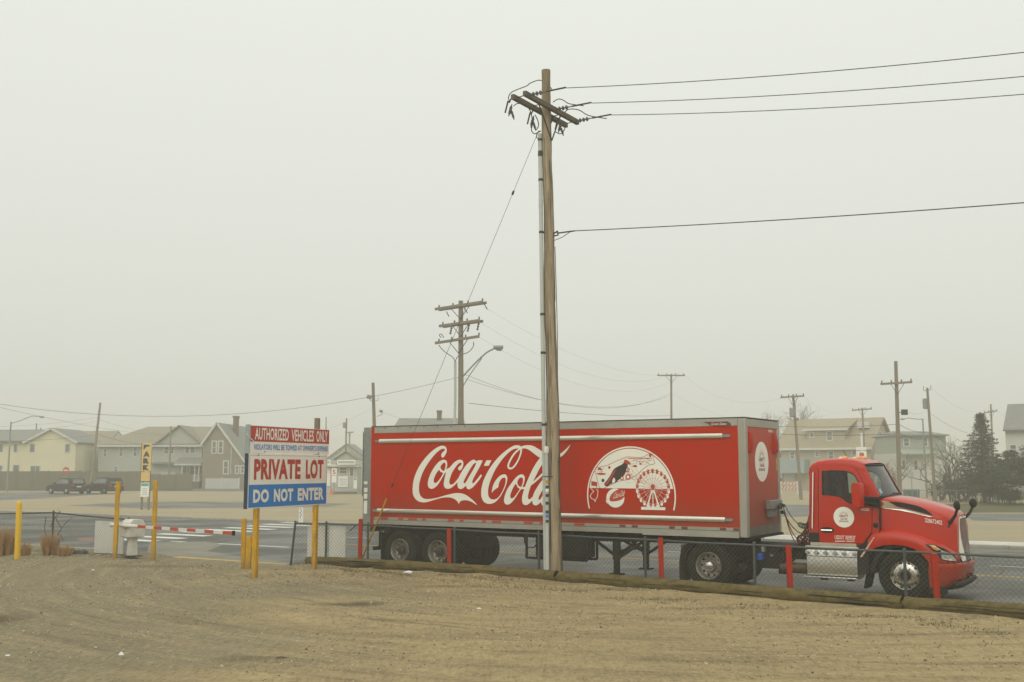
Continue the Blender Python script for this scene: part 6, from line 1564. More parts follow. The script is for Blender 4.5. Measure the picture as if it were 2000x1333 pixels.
# tan shingled house with a steep gable
F = HF(141, 393); h = thing('tan_house', 'tan shingled house with steep front gable, white trim and chimney', 'house', F.o); X, Z = F.x, F.z
walls(h, [(X(395), 0), (X(480), 0), (X(480), Z(906)), (X(421.5), Z(828)), (X(395), Z(866))], 0, 15, 'shingle tan')
za = Z(827)
slab(h, [(X(421.5), -.3, za), (X(392), -.3, Z(870)), (X(392), 15, Z(870)), (X(421.5), 15, za)], 'roof slate'); slab(h, [(X(421.5), -.3, za), (X(483), -.3, Z(909)), (X(483), 15, Z(909)), (X(421.5), 15, za)], 'roof slate')
for a, va, b, vb_ in ((421.5, 827, 392, 870), (421.5, 827, 483, 909)): mb = MB(); mb.bar((X(a), -.34, Z(va) + .05), (X(b), -.34, Z(vb_) + .05), .07, .26); mb.build('bargeboard', 'window trim', h)
for u0, u1, v0, v1 in ((414, 420, 863, 885), (426.5, 433, 863, 885), (437.5, 444.5, 902, 925), (461, 465.5, 911, 924), (471.5, 476, 911, 924)): px_win(h, F, u0, u1, v0, v1, trim=.14)
boxpart(h, 'corner_board', 'window trim', X(450), X(451.3), -.05, -.005, Z(926), Z(874))
boxpart(h, 'chimney', 'chimney brick', X(456) - 1.5, X(465) - 1.5, 5, 5.8, 6, Z(815) + .3); boxpart(h, 'chimney_cap', 'chimney brick', X(455) - 1.5, X(466) - 1.5, 4.9, 5.9, Z(818) + .3, Z(815.5) + .42)
mb = MB(); mb.bar((X(470), 4, Z(845)), (X(484), 4, Z(856)), .1, .3); mb.build('side_gable_trim', 'window trim', h)

# houses further back
def plain(label, Y, u0, u1, ve, vr, wm, rm, depth=8, ridge='x', wins=(), name='background_house', uo=1.5):
    F = HF(Y, u0); h = thing(name, label, 'house', F.o); X, Z = F.x, F.z; ze, zr = Z(ve), Z(vr)
    if ridge == 'x':
        walls(h, [(X(u0), 0), (X(u1), 0), (X(u1), ze), (X(u0), ze)], 0, depth, wm)
        for y in (-.4, depth + .4): slab(h, [(X(u0 - uo), y, ze - .15), (X(u1 + uo), y, ze - .15), (X(u1 - uo * 2), depth / 2, zr), (X(u0 + uo * 2), depth / 2, zr)], rm)
        for a, b in ((u0, u0 + 3), (u1, u1 - 3)): slab(h, [(X(a), 0, ze - .1), (X(a), depth, ze - .1), (X(b), depth / 2, zr - .1)], wm, .05, 'gable_wall')
    else:
        um = (u0 + u1) / 2
        walls(h, [(X(u0), 0), (X(u1), 0), (X(u1), ze), (X(um), zr), (X(u0), ze)], 0, depth, wm)
        for a in (u0 - uo, u1 + uo): slab(h, [(X(um), -.3, zr), (X(a), -.3, ze - .2), (X(a), depth, ze - .2), (X(um), depth, zr)], rm)
    for w in wins: px_win(h, F, *w)
    return h, F
h, F = plain('house with brown roof seen behind the yellow and grey houses', 160, 112, 212, 868, 842, 'siding white', 'roof brown', wins=((166, 171, 855, 862), (150, 156, 886, 902), (158, 164, 886, 902), (168, 174, 886, 902)))
boxpart(h, 'porch_roof', 'roof brown', F.x(143), F.x(182), -3, -.05, F.z(884), F.z(872)); boxpart(h, 'porch_wall', 'shingle tan', F.x(144), F.x(180), -2.6, -.05, 0, F.z(903))
boxpart(h, 'white_panel', 'siding white', F.x(172), F.x(196), -2.9, -2.7, F.z(903), F.z(887))
h, F = plain('distant house with slate roof rising behind the trailer rear', 118, 768, 905, 838, 816.5, 'siding white', 'roof slate')
boxpart(h, 'chimney', 'chimney brick', F.x(849), F.x(857.5), 3, 3.7, F.z(826), F.z(801)); boxpart(h, 'chimney_cap', 'chimney brick', F.x(848), F.x(858.5), 2.9, 3.8, F.z(804), F.z(801) + .1)
plain('faint grey house roof behind the parking booth', 165, 632, 722, 900, 868, 'siding grey', 'roof slate', ridge='y', wins=((655, 660, 905, 915),))

# parking booth with its boards
F = HF(114, 636); h = thing('parking_booth', 'small pale parking booth with white sign boards left of the trailer', 'booth', F.o); X, Z = F.x, F.z
walls(h, [(X(638), 0), (X(698), 0), (X(698), Z(912)), (X(638), Z(912))], 0, 3, 'siding booth')
slab(h, [(X(634), -.7, Z(912)), (X(702), -.7, Z(912)), (X(702), 3.4, Z(910)), (X(634), 3.4, Z(910))], 'window trim', .12)
walls(h, [(X(654), Z(898)), (X(698), Z(898)), (X(675.5), Z(883.5))], -.2, 3, 'siding grey', 'gable_wall')
for a in (652, 700): slab(h, [(X(675.5), -.4, Z(883)), (X(a), -.4, Z(899)), (X(a), 3.2, Z(899)), (X(675.5), 3.2, Z(883))], 'roof slate', .08)
for u0, u1 in ((640, 648), (661, 696)):
    b_ = boxpart(h, 'sign_board', 'sign white', X(u0), X(u1), -.9, -.8, Z(908), Z(898.5))
    mb = MB(); mb.box(X(u0 + 1.5), X(u1 - 1.5), -.905, -.902, Z(905.5), Z(901)); mb.build('faded_lettering', mat('faded print', (.42, .43, .40), .7, var=.5, scale=9), b_)
px_win(h, F, 664, 677, 914, 925); px_win(h, F, 684, 690, 914, 930, bars=False)
for u0, u1, v0, v1 in ((661, 680, 930, 952), (638, 646, 915, 950), (691, 698, 933, 955)): boxpart(h, 'notice_board', 'sign white', X(u0), X(u1), -.08, -.02, Z(v1), Z(v0))
mb = MB()
for k in range(4): mb.box(X(664), X(678), -.086, -.083, Z(937 + 3.5 * k), Z(936 + 3.5 * k))
mb.box(X(692), X(697), -.086, -.083, Z(938), Z(934)); stuff(mb.build('notice_print', 'sign frame', h))
boxpart(h, 'step', 'board dark', X(655), X(698), -1.2, -.05, 0, .25)
b = G(652, 967, GZ); t = thing('small_sign', 'white post sign with a red S before the parking booth', 'sign', b)
mb = MB(); mb.box(-.04, .04, -.03, .03, 0, 2.6); mb.build('post', 'galvanised', t)
sz0, sz1 = at(652, 929, b.y).z, at(652, 915, b.y).z
mb = MB(); mb.box(-.26, .26, -.06, -.035, sz0 - GZ, sz1 - GZ); mb.build('panel', 'sign white', t); mb = MB(); mb.box(-.24, .24, -.06, -.035, sz0 - .75, sz0 - .1); mb.build('panel', 'sign white', t)
mb = MB(); put_text(mb, 'S', lambda a, c: (a, -.064, c), -.15, .15, sz0 - GZ + .12, sz1 - GZ - .12, .03); mb.build('lettering', 'sign red', t, smooth=0)
b = G(647, 967, GZ); mb = MB(); mb.box(b.x - .22, b.x + .22, b.y - .22, b.y + .22, b.z, b.z + .04); mb.lathe([(.17, .04), (.09, .5), (.05, .75), (.0001, .75)], b, 'z', 12); tag(mb.build('traffic_cone', 'cone orange', origin=b), 'orange traffic cone standing at the parking booth', 'cone')
b = G(474, 955, GZ); mb = MB(); mb.prism([(-.45, 0), (.4, 0), (.4, .95), (.25, .95)], lambda a, c, d: (b.x + a, b.y + d, b.z + c), -.4, .4); tag(mb.build('white_cover', 'siding white', origin=b), 'white wedge-shaped cover beside the tan house', 'cover')

# tan gambrel-like house on the right
phi = R(-38); F = HF(128, 1702, phi); h = thing('dormer_house', 'large tan house with long roof dormer behind the truck cab', 'house', F.o, phi); X, Z = F.x, F.z
xl_ = X(1526); D = 7.5; ze, zr = Z(873), Z(815)
walls(h, [(0, 0), (D, 0), (D, ze), (D / 2, zr), (0, ze)], 0, 0, 'siding tan') if False else None
mb = MB(); mb.prism([(0, 0), (D, 0), (D, ze), (D / 2, zr - .1), (0, ze)], lambda a, b, d: (d, a, b), xl_, 0); mb.build('wall', 'siding tan', h, smooth=0)
for y in (-.5, D + .5): slab(h, [(xl_ - .4, y, ze - .2), (.4, y, ze - .2), (.4, D / 2, zr), (xl_ - .4, D / 2, zr)], 'roof tan')
dx0, dx1 = X(1576), X(1650); zd0, zd1 = ze + .15, Z(838.5)
mb = MB(); mb.prism([(.45, zd0), (D / 2, zd0), (D / 2, zr - .3), (.45, zd1)], lambda a, b, d: (d, a, b), dx0, dx1); mb.build('dormer', 'siding tan', h, smooth=0)
slab(h, [(dx0 - .5, .1, zd1), (dx1 + .5, .1, zd1), (dx1 + .5, D / 2, zr - .05), (dx0 - .5, D / 2, zr - .05)], 'roof tan', .12); boxpart(h, 'dormer_fascia', 'window trim', dx0 - .5, dx1 + .5, 0.0, .09, zd1 - .05, zd1 + .15)
boxpart(h, 'eave_trim', 'window trim', xl_ - .4, .4, -.62, -.51, ze - .32, ze - .08)
for u0, u1, v0, v1, y in ((1585, 1590.5, 843, 852, .45), (1618, 1627, 842, 858.5, .45), (1545, 1552, 883, 895, 0), (1594, 1600, 883, 891, 0), (1620, 1628.5, 882, 896, 0), (1666, 1673, 882, 896, 0)):
    win(h, X(u0, y), X(u1, y), Z(v1), Z(v0), y)
end = lambda a, b, c: (-b, a, c)
for a0, a1, z0_, z1_ in ((2.9, 3.6, Z(858), Z(843)), (2.3, 3.2, Z(897), Z(882)), (3.8, 4.7, Z(897), Z(882))): win(h, a0, a1, z0_, z1_, 0.0, fn=lambda a, b, c: (-b + .0, a, c))
boxpart(h, 'chimney', 'chimney brick', X(1555, D / 2), X(1562, D / 2), D / 2 - .3, D / 2 + .3, zr - .4, Z(810))
boxpart(h, 'carport', 'sign frame', xl_ - .5, X(1581), -1.6, -.05, Z(925), Z(897)); boxpart(h, 'carport_wall', 'siding white', X(1532), X(1552), -.12, -.02, 0, Z(925)); boxpart(h, 'roof_vent', 'siding white', X(1668), X(1690), 1.6, 2.2, Z(835), Z(822))

# green house and the house at the right edge
F = HF(118, 1757); h = thing('green_house', 'green and white two-storey house between the right-hand poles', 'house', F.o); X, Z = F.x, F.z
walls(h, [(X(1759), Z(886)), (X(1850), Z(886)), (X(1850), Z(851)), (X(1759), Z(851))], 0, 8, 'siding green'); walls(h, [(X(1756), 0), (X(1853), 0), (X(1853), Z(886)), (X(1756), Z(886))], -.3, 8, 'siding white', 'lower_wall')
slab(h, [(X(1755), -1.5, Z(889)), (X(1825), -1.5, Z(889)), (X(1825), -.02, Z(880)), (X(1755), -.02, Z(880))], 'siding green', name='porch_roof')
for y in (-.5, 8.5): slab(h, [(X(1756), y, Z(852)), (X(1853), y, Z(852)), (X(1840), 4, Z(843)), (X(1772), 4, Z(843))], 'roof slate')
for a, b_ in ((1756, 1772), (1853, 1840)): slab(h, [(X(a), -.5, Z(852)), (X(a), 8.5, Z(852)), (X(b_), 4, Z(843))], 'roof slate')
for u0, u1, v0, v1, y in ((1768, 1777, 857, 871, 0), (1808, 1813, 857, 871, 0), (1762, 1768, 900, 918, -.3), (1786, 1792, 900, 918, -.3)): px_win(h, F, u0, u1, v0, v1, y)
F = HF(96, 1964, R(-26)); h = thing('white_house', 'white house with dark slate roof at the right picture edge', 'house', F.o, R(-26)); X, Z = F.x, F.z
walls(h, [(X(1967), 0), (X(2090), 0), (X(2090), Z(842)), (X(1967), Z(842))], 0, 8, 'siding white')
for y in (-.5, 8.5): slab(h, [(X(1963), y, Z(843)), (X(2094), y, Z(843)), (X(2085), 4, Z(788)), (X(1972), 4, Z(788))], 'roof slate')
for u in (1967, 2090): slab(h, [(X(u), 0, Z(842)), (X(u), 8, Z(842)), (X(u + (6 if u < 2000 else -6)), 4, Z(792))], 'siding white', .06, 'gable_wall')
for u0, u1, v0, v1 in ((1955.5, 1965, 935, 952),): pass
px_win(h, F, 1972, 1983, 935, 950); px_win(h, F, 1976, 1986, 870, 886); boxpart(h, 'porch', 'board dark', X(1940), X(2010), -2.5, -.02, 0, Z(960)); slab(h, [(X(1936), -2.8, Z(925)), (X(2014), -2.8, Z(925)), (X(2014), -.02, Z(918)), (X(1936), -.02, Z(918))], 'roof slate', name='porch_roof')
for u in (1940, 1954, 1972): boxpart(h, 'porch_post', 'window trim', X(u) - .06, X(u) + .06, -2.5, -2.36, Z(960), Z(925))
boxpart(h, 'front_door', mat('door red', (.12, .03, .025), .6), X(1945), X(1951), -.3, -.03, Z(960), Z(930))
plain('faint tall house beside the dormer house', 150, 1722, 1760, 868, 855, 'siding grey', 'roof slate', wins=((1735, 1741, 880, 892),))

# board fence and white fence in front of the houses
o = at(-60, 913, 128); o.z = GZ; fb = thing('board_fence', 'long dark board fence in front of the yellow and grey houses', 'fence', o)
for k in range(14):
    x0 = k * 1.86; x1 = x0 + 1.80; zt2 = 2.28 + rnd.uniform(-.03, .03) - (.35 if k > 10 else 0)
    mb = MB(); mb.box(x0, x1, 0, .05, .05, zt2); mb.build('fence_panel', 'board dark', fb); boxpart(fb, 'fence_post', 'board dark', x1, x1 + .06, -.04, .08, 0, zt2 + .08)
o = at(402, 913, 138.5); o.z = GZ; fw = thing('white_fence', 'low white panel fence in front of the tan house', 'fence', o)
for k in range(2): boxpart(fw, 'fence_panel', 'siding white', k * 2.15, k * 2.15 + 2.0, 0, .05, .05, 1.35); boxpart(fw, 'fence_post', 'window trim', k * 2.15 + 2.0, k * 2.15 + 2.14, -.03, .1, 0, 1.45)

# ---- cars
def suv(name, label, b, heading, m, L=4.6, W=1.86, H=1.68):
    c = thing(name, label, 'car', b, math.atan2(heading.y, heading.x), 'dark cars parked before the board fence')
    hl = L / 2
    low = [(-hl, .45), (-hl + .05, .95), (-hl + .3, 1.02), (hl - 1.35, 1.02), (hl - .35, .92), (hl, .72), (hl, .38), (hl - .15, .25), (-hl + .1, .28)]
    mb = MB(); mb.prism(low, lambda a, z, d: (a, d * (1 - .03 * max(0, z - .6)), z), -W / 2, W / 2); mb.build('body', m, c, bevel=.07)
    top = [(-hl + .10, 1.0), (-hl + .35, H - .1), (-hl + .7, H), (hl - 2.4, H - .02), (hl - 1.35, 1.0)]
    mb = MB(); mb.prism(top, lambda a, z, d: (a, d * (1 - .22 * max(0, z - 1.0)), z), -W / 2 + .04, W / 2 - .04); cab_ = mb.build('cabin', m, c, bevel=.06)
    for sg in (-1, 1):
        for pts in (((-hl + .55, 1.08), (-hl + .68, H - .2), (-.35, H - .14), (-.35, 1.08)), ((-.28, 1.08), (-.28, H - .14), (hl - 2.45, H - .16), (hl - 1.62, 1.08))):
            mb = MB(); mb.prism(pts, lambda a, z, d: (a, sg * ((W / 2 - .04) * (1 - .22 * max(0, z - 1.0)) + d), z), .002, .012); mb.build('side_window', 'pane', cab_)
        mb = MB(); mb.box(-hl - .015, -hl + .1, *sorted((sg * W * .30, sg * W * .46)), .82, 1.0); mb.build('tail_lamp', 'tail lamp', c)
        mb = MB(); mb.box(hl - .12, hl + .0, *sorted((sg * W * .28, sg * W * .46)), .62, .76); mb.build('headlamp', 'lamp lens', c)
        mb = MB(); mb.box(hl - 1.75, hl - 1.6, *sorted((sg * W * .5, sg * (W * .5 + .18))), 1.05, 1.2); mb.build('door_mirror', m, c, bevel=.02)
        for a in (-hl + .85, hl - .88):
            mb = MB(); mb.lathe([(.0001, -.03), (.17, -.02), (.21, .03), (.22, .1)], (a, sg * (W / 2 - .0), .35), (0, -sg, 0), 16); w = mb.build('wheel', 'wheel alloy', c)
            mb = MB(); mb.lathe([(.21, 0), (.33, .0), (.35, .03), (.35, .2), (.33, .23), (.21, .22)], (a, sg * W / 2, .35), (0, -sg, 0), 20, close=True); mb.build('tyre', 'rubber', w)
    mb = MB(); mb.prism([(-.62, 1.12), (.62, 1.12), (.52, H - .16), (-.52, H - .16)], lambda y, z, d: (-hl + .10 + (z - 1.0) * .43 - d, y, z), .0, .012); mb.build('rear_window', 'pane', cab_)
    mb = MB(); mb.prism([(-.66, 1.06), (.66, 1.06), (.54, H - .1), (-.54, H - .1)], lambda y, z, d: (hl - 1.35 - (z - 1.0) * 1.55 + d, y, z), .0, .015); mb.build('windscreen', 'pane', cab_)
    mb = MB(); mb.box(-hl - .02, -hl + .02, -.26, .26, .72, .85); mb.build('number_plate', 'white enamel', c)
    mb = MB(); mb.box(-hl + .7, hl - 2.6, -W / 2 + .25, -W / 2 + .29, H + .01, H + .05); mb.build('roof_rail', 'galvanised', cab_)
    mb = MB(); mb.box(-hl + .7, hl - 2.6, W / 2 - .29, W / 2 - .25, H + .01, H + .05); mb.build('roof_rail', 'galvanised', cab_)
    return c
hd = Vector((-.80, .60, 0)).normalized()
suv('parked_car', 'dark grey SUV parked left, light wheels facing the street', G(120, 966, GZ) + Vector((0, 1.2, 0)), hd, M('car dark'))
suv('parked_car', 'black SUV parked right of the dark grey one', G(192, 965.5, GZ) + Vector((0, 1.4, 0)), hd, M('car black'), H=1.75)

# ---- signs on the far side
b = G(283, 996, GZ); t = thing('park_sign', 'tall yellow PARK sign with small teal notice on two posts', 'sign', b); Yp = b.y
def PX(u, v): p = at(u, v, Yp); return p.x - b.x, p.z - b.z
x0, x1 = PX(276.5, 900)[0], PX(295, 900)[0]
for x in (x0 + .02, x1 - .14): boxpart(t, 'post', 'far timber', x, x + .12, .04, .16, -.1, PX(0, 880)[1])
def panel(v0, v1, m, nm, xa=x0, xb=x1): return boxpart(t, nm, m, xa, xb, 0, .035, PX(0, v1)[1], PX(0, v0)[1])
pk = panel(866, 921, 'park yellow', 'name_panel'); panel(922.5, 940, 'park yellow', 'blank_panel', x0 + .0, x1 - .05); tl = panel(943, 971, 'sign white', 'notice_panel', x0 + .01, x1 - .06); boxpart(t, 'panel_edge', 'far timber', x0 - .05, x0 - .005, -.005, .04, PX(0, 945)[1], PX(0, 866)[1])
for k, ch in enumerate('PARK'):
    z0, z1 = PX(0, 879.5 + 13.2 * k)[1], PX(0, 869 + 13.2 * k)[1]
    mb = MB(); put_text(mb, ch, lambda a, c: (a, -.004, c), x0 + .10, x1 - .10, z0, z1, .10); mb.build('letter', 'sign navy', pk, smooth=0, recalc=False)
mb = MB(); mb.box(x0 + .03, x1 - .09, -.004, -.001, PX(0, 950)[1], PX(0, 944.5)[1]); mb.build('teal_heading', 'park teal', tl)
for k in range(4): mb = MB(); mb.box(x0 + .12, x1 - .18, -.004, -.001, PX(0, 955.6 + 3.5 * k)[1], PX(0, 954.6 + 3.5 * k)[1]); mb.build('notice_line', 'sign frame', tl)
b = G(134, 961, GZ) + Vector((0, -1.0, 0)); t = thing('no_entry_sign', 'round red no-entry sign with white bar above the parked cars', 'sign', b)
zc = at(134, 919, b.y).z - GZ
boxpart(t, 'post', 'galvanised', -.03, .03, .01, .05, 0, zc)
mb = MB(); mb.lathe([(.0001, 0), (.36, 0), (.36, .015), (.0001, .015)], (0, -.01, zc), (0, -1, 0), 28); ds_ = mb.build('disc', 'print red', t); boxpart(t, 'bar', 'sign white', -.24, .24, -.036, -.032, zc - .06, zc + .06, parent=ds_)
b = G(588, 1021, GZ); t = thing('marker_post', 'short white marker post with small black marks at the far kerb', 'post', b); zt3 = at(588, 991, b.y).z - GZ
boxpart(t, 'board', 'white board', -.12, .10, -.02, .02, -.1, zt3)
for k in range(5): boxpart(t, 'mark', 'dark metal', -.07 + .05 * (k % 2), -.02 + .05 * (k % 2), -.024, -.0205, zt3 - .1 - .1 * k, zt3 - .05 - .1 * k)
b = G(1684, 972, GZ); t = thing('parking_p_sign', 'white sign with red letter P behind the cab roof', 'sign', b); Yp = b.y
def PX(u, v): p = at(u, v, Yp); return p.x - b.x, p.z - b.z
boxpart(t, 'post', 'white board', PX(1683, 900)[0], PX(1687, 900)[0], .03, .12, 0, PX(0, 846)[1])
for nm, v0, v1 in (('top_panel', 873.5, 880), ('letter_panel', 881.5, 900)): q = boxpart(t, nm, 'sign white', PX(1673, 900)[0], PX(1693, 900)[0], -.01, .02, PX(0, v1)[1], PX(0, v0)[1])
mb = MB(); put_text(mb, 'P', lambda a, c: (a, -.014, c), PX(1679, 900)[0], PX(1688, 900)[0], PX(0, 896.5)[1], PX(0, 884.5)[1], .08); mb.build('letter', 'print red', q, smooth=0)
b = G(1782, 970, GZ); t = thing('street_sign', 'small pale blue sign on a thin post near the green house', 'sign', b); boxpart(t, 'post', 'galvanised', -.03, .03, 0, .05, 0, at(0, 924, b.y).z); boxpart(t, 'panel', mat('sign sky', (.35, .42, .46), .5), -.19, .19, -.03, -.005, at(0, 936, b.y).z, at(0, 924, b.y).z)
b = G(1541, 967, GZ); t = thing('barricade', 'striped orange and white barricade before the dormer house', 'barricade', b); k_ = b.y / FPX
for x in (-16, 16): boxpart(t, 'leg', 'white enamel', x * k_ - .06, x * k_ + .06, -.2, .2, 0, 1.35)
for j, z in enumerate((1.0, .55)):
    br_ = boxpart(t, 'rail_board', 'white enamel', -17 * k_, 17 * k_, -.06, -.02, z, z + .28)
    for i in range(5):
        x = -15 * k_ + i * 6.4 * k_; mb = MB(); mb.add([(x, -.064, z), (x + .16, -.064, z), (x + .36, -.064, z + .28), (x + .2, -.064, z + .28)], [(0, 1, 2, 3)]); mb.build('stripe', 'cone orange', br_, smooth=0)
for i, (u, v, w) in enumerate(((1556, 1056, 1.9), (1958, 1069, 1.7))):
    b = G(u, v, .015); mb = MB(); mb.prism([(-.1, 0), (.1, 0), (.07, .16), (-.07, .16)], lambda a, z, d: (b.x + FV.x * d + NV.x * a, b.y + FV.y * d + NV.y * a, .03 + z), -w / 2 - .3, w / 2 + .3)
    tag(mb.build('wheel_stop', 'white board', origin=b, bevel=.015), ('white concrete wheel stop seen between trailer and cab', 'white concrete wheel stop right of the truck nose')[i], 'wheel stop', 'wheel stops at the far kerb')

# ---- far utility poles
def far_pole(label, ub, Y, ut, vt, r=.14, arms=(), extra=None, name='utility_pole', m='far timber'):
    b = at(ub, 913, Y); b.z = GZ; top = at(ut, vt, Y) - b
    t = thing(name, label, 'pole', b); n = 8
    mb = MB(); mb.tube([top * (k / n) - Vector((0, 0, .2 if k == 0 else 0)) for k in range(n + 1)], [r * (1.12 - .35 * k / n) for k in range(n + 1)], 10); mb.build('pole_shaft', m, t)
    for (ua, va, ub_, vb_, dep, dbl) in arms:
        A, B = at(ua, va, Y + dep) - b, at(ub_, vb_, Y - dep) - b
        for o_ in ((0,) if not dbl else (-.17, .17)):
            d = (B - A).normalized(); sd_ = Vector((-d.y, d.x, 0)).normalized() * o_
            if not dbl: sd_ = Vector((-d.y, d.x, 0)).normalized() * -.16
            mb = MB(); mb.bar(A + sd_, B + sd_, .11, .14); mb.build('crossarm', m, t)
        c = (A + B) / 2
        for e in (A, B):
            mb = MB(); mb.bar(c.lerp(e, .42) - Vector((0, .17, .05)), Vector((c.x, c.y - .14, c.z - .75)), .03, .03); mb.build('arm_brace', 'dark metal', t)
        for f in (.04, .34, .66, .96):
            p = A.lerp(B, f); mb = MB(); mb.lathe([(.02, 0), (.05, .03), (.04, .09), (.055, .12), (.02, .19)], p + Vector((0, 0, .06)), 'z', 6); mb.build('insulator', 'porcelain', t)
    return t, b
def tr(t, b, u, v, Y, s=1.0):
    p = at(u, v, Y) - b; mb = MB(); mb.lathe([(.0001, -.5 * s), (.22 * s, -.48 * s), (.28 * s, -.42 * s), (.28 * s, .42 * s), (.22 * s, .5 * s), (.0001, .52 * s)], p, 'z', 14); return mb.build('transformer', 'galvanised', t)
Y2 = 60.0
t, b = far_pole('brown pole with three double crossarms and street lamp behind the trailer', 901, Y2, 900, 588, .17, ((854, 605, 946, 591, .95, True), (862, 638, 939, 627, .85, True), (854, 671, 939, 658, .9, False)))
def PP(u, v, dy=0): return at(u, v, Y2 + dy) - b
mb = MB(); mb.tube(smooth_loop([tuple(PP(*p)) for p in ((905, 735), (920, 718), (938, 700), (952, 688), (966, 681))], 4, closed=False), .045, 8); ar = mb.build('lamp_arm', 'galvanised', t)
mb = MB(); mb.tube([PP(903, 757), PP(918, 732), PP(941, 700)], .03, 6); mb.build('arm_strut', 'galvanised', ar)
c = PP(973, 679); mb = MB(); mb.loft([[(c.x + dx, c.y + w * s_, c.z + dz) for s_, dz in ((-1, 0), (-.6, .10), (.6, .10), (1, 0), (.7, -h_), (-.7, -h_))] for dx, w, h_ in ((-.26, .08, .04), (-.1, .17, .16), (.15, .2, .2), (.28, .08, .05))], close=True, cap=True); mb.build('lamp_head', 'galvanised', ar, bevel=.02)
mb = MB(); mb.tube([PP(889, 706, -.1), PP(889, 770, -.1), PP(888, 840, -.1)], .075, 10); mb.build('riser_conduit', 'conduit', t)
for pts in (((889, 706), (884, 698), (872, 690), (862, 681), (857, 674)), ((889, 706), (893, 698), (900, 694)), ((905, 692), (915, 688), (924, 678), (925, 668)), ((862, 660), (858, 655), (862, 653), (867, 660))):
    mb = MB(); mb.tube(smooth_loop([tuple(PP(*p, -.3)) for p in pts], 4, closed=False), .022, 5); mb.build('cable_loop', 'wire', t)
for u, v in ((881, 645), (915, 640), (934, 637)): mb = MB(); mb.lathe([(.02, -.25), (.07, -.2), (.03, -.1), (.07, -.05), (.03, .05), (.07, .1), (.02, .25)], PP(u, v, -.2), Vector((.2, 0, 1)).normalized(), 8); mb.build('fuse_cutout', 'porcelain', t)
for a, c_ in (((872, 609), (877, 619)), ((906, 601), (913, 612)), ((945, 593), (952, 605))): mb = MB(); mb.tube([PP(*a), PP(*c_)], .03, 6); mb.build('strain_insulator', 'porcelain', t)
t, b = far_pole('leaning bare pole with two floodlights left of the trailer top', 737, 72, 728.5, 748, .13)
for u, v, s_ in ((720.5, 776, 1.0), (744, 804, .7)):
    c = at(u, v, 71.8) - b; mb = MB(); mb.bar(c + Vector((-.12 * s_, 0, .05 * s_)), c + Vector((.16 * s_, 0, -.03 * s_)), .22 * s_, .26 * s_); fl = mb.build('floodlight', 'galvanised', t, bevel=.02)
    mb = MB(); mb.tube([c + Vector((.05, 0, -.12 * s_)), c + Vector((.12, 0, -.25 * s_)), at(731 if s_ == 1 else 736, v + 10, 71.9) - b], .02, 5); mb.build('light_bracket', 'galvanised', fl)
mb = MB(); mb.tube([at(731, 784, 71.9) - b, at(738, 783, 71.9) - b, at(739, 776, 71.9) - b], .02, 5); mb.build('side_bracket', 'galvanised', t)
far_pole('pole with single crossarm rising over the middle of the trailer roof', 1311, 112, 1311, 731, .13, ((1284, 734, 1338, 734, .3, False),))
t, b = far_pole('leaning pole with crossarm and transformer right of the trailer', 1563, 94, 1549, 771, .13, ((1525, 777, 1571, 774, .4, False),)); tr(t, b, 1547, 806, 93.6, .8)
far_pole('pole with crossarm standing before the dormer house roof', 1690, 122, 1684, 797, .12, ((1664, 802, 1703, 799, .3, False),))
t, b = far_pole('tall cross-shaped pole behind the truck cab', 1755, 72, 1749.5, 706, .14, ((1720, 751, 1782, 747, .4, False),))
c = at(1766.5, 805.5, 71.5) - b; mb = MB(); mb.box(c.x - .18, c.x + .18, c.y - .15, c.y + .15, c.z - .18, c.z + .18); fl = mb.build('floodlight', 'dark metal', t, bevel=.03); mb = MB(); mb.tube([c, at(1755, 806, 71.9) - b], .025, 5); mb.build('light_bracket', 'dark metal', fl)
t, b = far_pole('slim pole with transformer right of the cross-shaped pole', 1824, 88, 1811, 758, .12); tr(t, b, 1808, 789, 88.3, .85)
for u, v in ((1804, 760), (1818, 758)): mb = MB(); mb.tube([at(1811, 764, 88) - b, at(u, v + 3, 88) - b, at(u, v - 5, 88) - b], .025, 5); mb.build('pole_pin', 'dark metal', t)
far_pole('faint pole with crossarm behind the spruce', 1940, 132, 1935, 790, .13, ((1922, 807, 1948, 803, .4, False),))
t, b = far_pole('thin street lamp pole with long arm near the green house', 1808, 100, 1802, 818, .08, name='street_lamp', m='galvanised'); mb = MB(); mb.tube([at(*p, 100) - b for p in ((1802, 819), (1790, 819), (1775, 817), (1762, 819))], .04, 6); mb.build('lamp_arm', 'galvanised', t); mb = MB(); mb.lathe([(.03, -.2), (.09, 0), (.03, .25)], at(1762, 819, 100) - b, 'x', 8); mb.build('lamp_head', 'galvanised', t)
far_pole('leaning pole behind the parked cars', 178, 126, 196, 787, .15)
far_pole('slim upright pole in front of the grey house', 331, 133, 334, 833, .11)
t, b = far_pole('street lamp at the left picture edge before the yellow house', 16, 124, 21.5, 824, .10, name='street_lamp', m='galvanised'); mb = MB(); mb.tube([at(*p, 124) - b for p in ((21, 828), (40, 822), (62, 813), (80, 814))], .05, 6); mb.build('lamp_arm', 'galvanised', t); mb = MB(); mb.lathe([(.04, -.3), (.13, 0), (.04, .3)], at(82, 815, 124) - b, 'x', 8); mb.build('lamp_head', 'galvanised', t)
t, b = far_pole('faint pole with transformer behind the parking booth', 674, 138, 677, 817, .12); tr(t, b, 672.5, 831, 137.8, .7)
far_pole('faintest pole just right of the PRIVATE LOT sign', 681, 175, 683, 845, .13, ((675, 846, 691, 845, .2, False),))
far_pole('faint pole top showing over the right end of the sign', 636, 185, 637, 815, .12)

